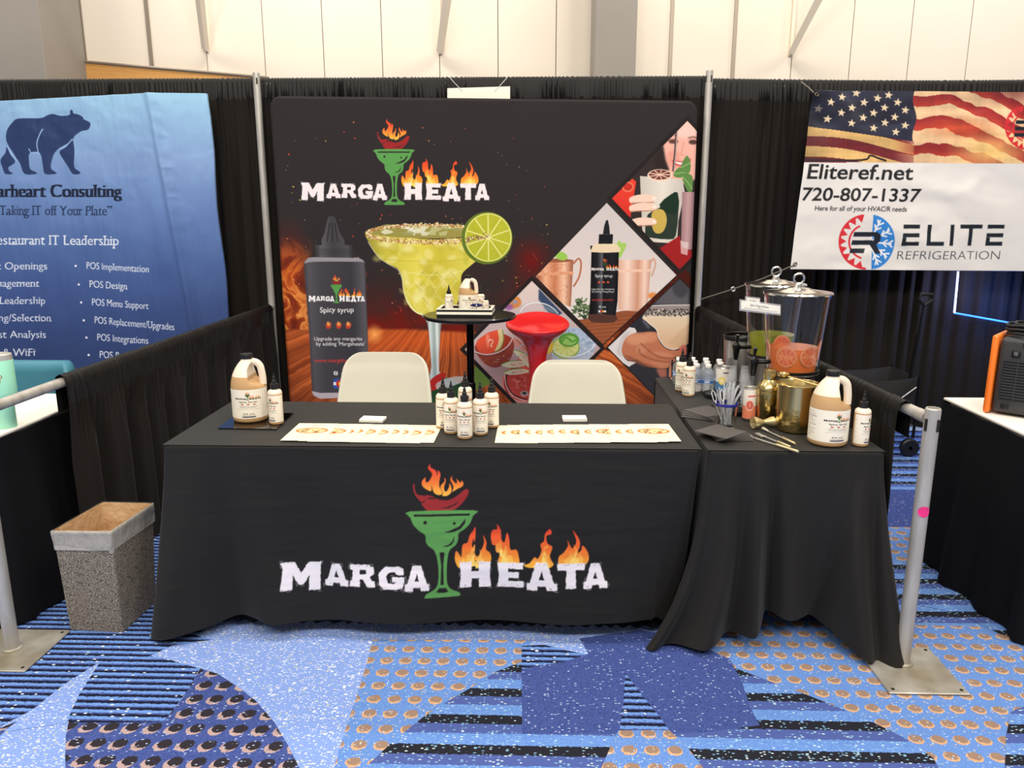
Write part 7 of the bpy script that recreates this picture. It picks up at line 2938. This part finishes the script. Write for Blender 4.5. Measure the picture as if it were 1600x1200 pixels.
# bar tools lying on the cloth
t = thing('jigger', 'gold double jigger lying on its side in front of the shaker', 'jigger', (1.035, 2.862, TT + .0235), .25)
b = MB()
b.lathe([(.0205, -.046), (.023, -.046), (.021, -.030), (.0095, -.004), (.0095, .002), (.018, .030), (.0200, .040), (.018, .040), (.0085, .004), (0, .002)], 32)
b.v = [(z, y, x) for x, y, z in b.v]
b.build('jigger_cups', m_gold_b, t)
m_sil = mat('bar_steel', (226, 222, 214), .3, metal=.8)


def tool(name, label, p0, p1, head):
    P0, P1 = Vector(p0), Vector(p1)
    L_ = (P1 - P0).length
    a = math.atan2(P1.y - P0.y, P1.x - P0.x)
    t = thing(name, label, 'bar tool', (p0[0], p0[1], TT), a, 'bar tools')
    b = MB()
    b.tube([(.02, 0, .0045), (L_ * .58, 0, .0045)], .0028, 8)
    b.build('shaft', m_sil, t)
    b = MB()
    b.tube([(L_ * .57, 0, .0055), (L_ * .60, 0, .0055), (L_ * .97, 0, .0055), (L_, 0, .0055)], [.0035, .0052, .0052, .004], 12)
    b.build('handle', m_gold_b, t)['label'] = 'gold handle'
    b = MB()
    if head == 'spoon':
        b.lathe([(0, .001), (.008, .0015), (.0125, .005), (.0135, .0075), (.0125, .0075), (.008, .004), (0, .003)], 20)
        b.v = [(x * 1.6, y, z) for x, y, z in b.v]
        b.build('bowl', m_sil, t)
    elif head == 'fork':
        for y in (-.007, 0, .007):
            b.tube([(-.022, y, .006), (-.004, y, .004), (.014, y * .7, .004)], .0016, 6)
        b.rbox((.008, -.009, .0025), (.022, .009, .0055), .001, 1)
        b.build('fork_head', m_sil, t)
    else:
        b.tube([(-.012, 0, .0055), (.022, 0, .005)], [.0075, .0045], 14)
        b.build('muddler_head', m_sil, t)
    return t


tool('bar_spoon', 'longest bar spoon, its gold handle pointing to the front', (.940, 2.738, 0), (1.062, 2.545, 0), 'spoon')
tool('bar_fork', 'short bar fork with a gold handle, beside the bar spoon', (.992, 2.752, 0), (1.052, 2.598, 0), 'fork')
tool('muddler', 'slim muddler with a gold handle, its head by the jigger', (1.028, 2.822, 0), (1.082, 2.638, 0), 'muddler')

# empty tall glass at the back corner of the drinks table
b = MB()
b.lathe([(0, 0), (.0078, 0), (.009, .003), (.0095, .098), (.0080, .098), (.0075, .010), (0, .008)], 24)
o = b.build('shot_glass', m_glass, None, loc=(.832, 3.742, TT))
tag(o, 'slim empty glass at the back left corner of the drinks table', 'glass')

# ------------------------------------------------------------------ the tray on the round bar table
m_tw = mat('cream_tray_enamel', (240, 234, 216), .4)
m_tb = mat('black_tray_enamel', (20, 20, 20), .35)
TX, TY = -.243, 4.49
t = thing('serving_tray', 'black and cream striped tray on the round bar table', 'tray', (TX, TY, ZB + .0012), -.03)
hw_, hd_ = .160, .105
b = MB()
b.box((-hw_ + .012, -hd_ + .012, .002), (hw_ - .012, hd_ - .012, .008))
b.build('floor_panel', m_tb, t, smooth=False)
for (x0_, y0_, x1_, y1_) in ((-hw_, -hd_, hw_, -hd_ + .016), (-hw_, hd_ - .016, hw_, hd_), (-hw_, -hd_ + .016, -hw_ + .016, hd_ - .016), (hw_ - .016, -hd_ + .016, hw_, hd_ - .016)):
    b = MB()
    b.box((x0_, y0_, 0), (x1_, y1_, .016), 1)
    b.box((x0_, y0_, .016), (x1_, y1_, .031), 0)
    b.box((x0_, y0_, .031), (x1_, y1_, .043), 1)
    b.box((x0_, y0_, .043), (x1_, y1_, .047), 0)
    b.build('tray_wall', [m_tw, m_tb], t, smooth=False)
zt_ = ZB + .0012 + .0085


def scaled(src, loc, rz, label, s, group):
    c = copy_thing(src, loc, rz, label, group)
    c.scale = (s, s, s)
    return c


scaled(jg0, (TX + .012, TY + .012, zt_), .0, 'syrup jug on the striped tray of the bar table', .84, 'large syrup jugs')
scaled(bt0, (TX - .098, TY - .022, zt_), .7, 'syrup bottle left of the jug on the striped tray', .86, G1_)
scaled(bt0, (TX + .085, TY + .015, zt_), -.2, 'syrup bottle right of the jug on the striped tray', .84, G1_)
scaled(bt0, (TX + .118, TY - .045, zt_), .2, 'smallest syrup bottle at the right end of the striped tray', .62, G1_)
t = thing('tag_stand', 'small navy oval tag on a thin stand in the striped tray', 'tag', (TX + .066, TY - .070, zt_))
b = MB()
b.lathe([(0, 0), (.014, 0), (.014, .002), (.002, .003), (.0015, .004), (.0015, .055), (0, .055)], 16)
b.build('stand', m_wire, t)
b = MB()
b.lathe([(0, -.002), (.034, -.002), (.036, 0), (.034, .002), (0, .002)], 32)
b.v = [(x, z - .003, y * .27 + .058) for x, y, z in b.v]
tg = b.build('oval_tag', mat('navy_enamel', (24, 28, 84), .35), t)
b = MB()
b.lathe([(0, -.0012), (.004, -.001), (.004, .001), (0, .0012)], 10)
b.v = [(x, z - .0058, y + .058) for x, y, z in b.v]
b.build('white_dot', m_wcap, tg)
